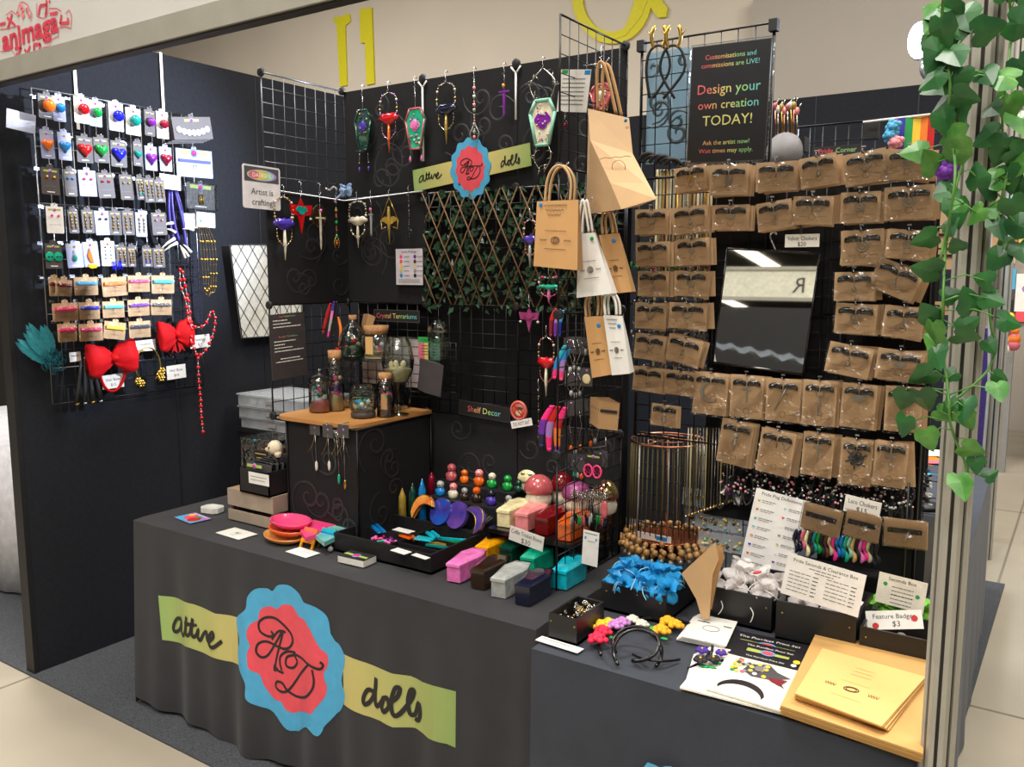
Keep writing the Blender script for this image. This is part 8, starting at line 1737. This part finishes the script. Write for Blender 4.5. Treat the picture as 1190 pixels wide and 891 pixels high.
m = MB(); a = P(1150, 200, 'Y', YN); m.box2((a.x, YN, 0), (3.0, YN+.05, 2.4), 'darkgrey')
t = thing('neighbour_stall', 'distant stall wall with prints seen right of the post', 'stall', Matrix.Translation((0, 0, 0)))
z0, z1 = P(1170, 372, 'Y', YN).z, P(1170, 190, 'Y', YN).z
obj('wall', MB().box2((a.x-.1, YN, z0-.05), (1.6, YN+.05, z1+.5), mat('stall_board', (150, 140, 128), .8)), t); obj('post', MB().box((a.x+.2, YN+.1, z0/2), (.08, .08, z0), 'grey'), t); obj('post', MB().box((1.4, YN+.1, z0/2), (.08, .08, z0), 'grey'), t)
for k, (x0_, y0_, x1_, y1_, bg, its) in enumerate(((1150, 312, 1179, 372, 'darkgrey', [('d', -.05, .2, .22, 'brown'), ('r', .15, .1, .5, .5, 'skyblue'), ('r', -.5, -.5, .5, -.1, 'ink'), ('d', .1, -.05, .2, 'rose')]), (1180, 318, 1204, 362, 'white', [('d', 0, .1, .2, 'lilac')]), (1152, 232, 1164, 250, 'kraft', []), (1152, 254, 1164, 270, 'kraft', []), (1152, 276, 1164, 292, 'kraft', []), (1168, 240, 1200, 262, 'rose', [('r', -.5, -.2, .5, .1, 'paper')]), (1168, 268, 1182, 282, 'orange', []), (1184, 268, 1200, 290, 'mustard', []), (1166, 288, 1180, 306, 'sand', []), (1180, 362, 1204, 374, 'coral', []))):
    psign('wall_print', ['dark portrait print with a blue corner right of the post', 'white print at the right edge', 'upper small kraft card on the distant stall', 'middle small kraft card on the distant stall', 'lower small kraft card on the distant stall', 'pink and white striped board on the distant stall', 'orange square on the distant stall', 'straw coloured square on the distant stall', 'sand coloured square on the distant stall', 'coral red cloth panel at the right edge'][k], 'print', (x0_, y0_, x1_, y1_), 'Y', YN-.02, bg, its, th=.01)
for k in range(10):
    p = P(1158+r_.uniform(0, 22), 385+r_.uniform(-12, 25), 'Y', YN-.3); obj('plush_toy', MB().ball((0, 0, 0), (.045, .045, .045), ['white', 'orange', 'yellow', 'mustard', 'paper', 'rose'][k % 6], 8).ball((0, -.01, .06), .032, ['white', 'orange', 'yellow', 'mustard', 'paper', 'rose'][k % 6], 8), None, 'tiny soft toy heaped under the distant stall prints', 'toy', Matrix.Translation(p), 'soft toys at the distant stall')
m = MB(); a = P(1150, 415, 'Y', YN-.45); obj('toy_table', MB().box((.4, YN-.3, a.z-.02), (1.6, .4, .03), 'sand').box((-.2, YN-.3, a.z/2), (.05, .3, a.z-.05), 'sand').box((1.1, YN-.3, a.z/2), (.05, .3, a.z-.05), 'sand'), None, 'low table of soft toys at the distant stall', 'table') if 0 else None
# opposite side of the aisle, only seen in the mirror
t = thing('opposite_stall', 'white fascia and dark walls of the stall across the aisle', 'stall', Matrix.Translation((-2.4, -3, 0)))
obj('fascia', MB().box((0, 0, 2.37), (7, .04, .26), mat('fascia_cream', (222, 218, 200), .6)), t); obj('rail', MB().box((0, .01, 2.235), (7, .05, .03), alu).box((0, .01, 2.505), (7, .05, .03), alu), t)
obj('back_wall', MB().box((0, -1.8, 1.2), (7, .05, 2.4), 'ink'), t); obj('post', MB().box((3.4, 0, 1.2), (.05, .05, 2.4), alu), t); obj('post', MB().box((-3.4, 0, 1.2), (.05, .05, 2.4), alu), t)
FR_ = Matrix(((-1, 0, 0, .27), (0, 0, 1, .022), (0, 1, 0, 2.36), (0, 0, 0, 1))); obj('lettering', MB().text('R', 0, 0, .14, 0, 'ink', None), t, None, None, FR_)
t = thing('draped_rail', 'grey cloth draped over a rail across the aisle', 'cloth', Matrix.Translation((-2.6, -3.6, 0)))
mb = MB(); g = []; N = 40
for j in range(8):
    for i in range(N): x = -1.0+2.0*i/(N-1); g.append((x, .25*cos(j/7*pi), 1.90-.25*i/N+.05*sin(j/7*pi)+.025*sin(i*1.7+j)))
mb.add(g, [(j*N+i, j*N+i+1, (j+1)*N+i+1, (j+1)*N+i) for j in range(7) for i in range(N-1)], mat('grey_cloth', (95, 102, 112), .7), True); obj('cloth', mb, t)
obj('frame', MB().tube([(-1, 0, 0), (-1, 0, 1.92), (1, 0, 1.68), (1, 0, 0)], .02, 'grey', 6), t)
m = MB().box2((-50, -46, 0), (50, -45.9, 7), mat('hall_far', (60, 58, 58), .9)); struct('wall_front', m)
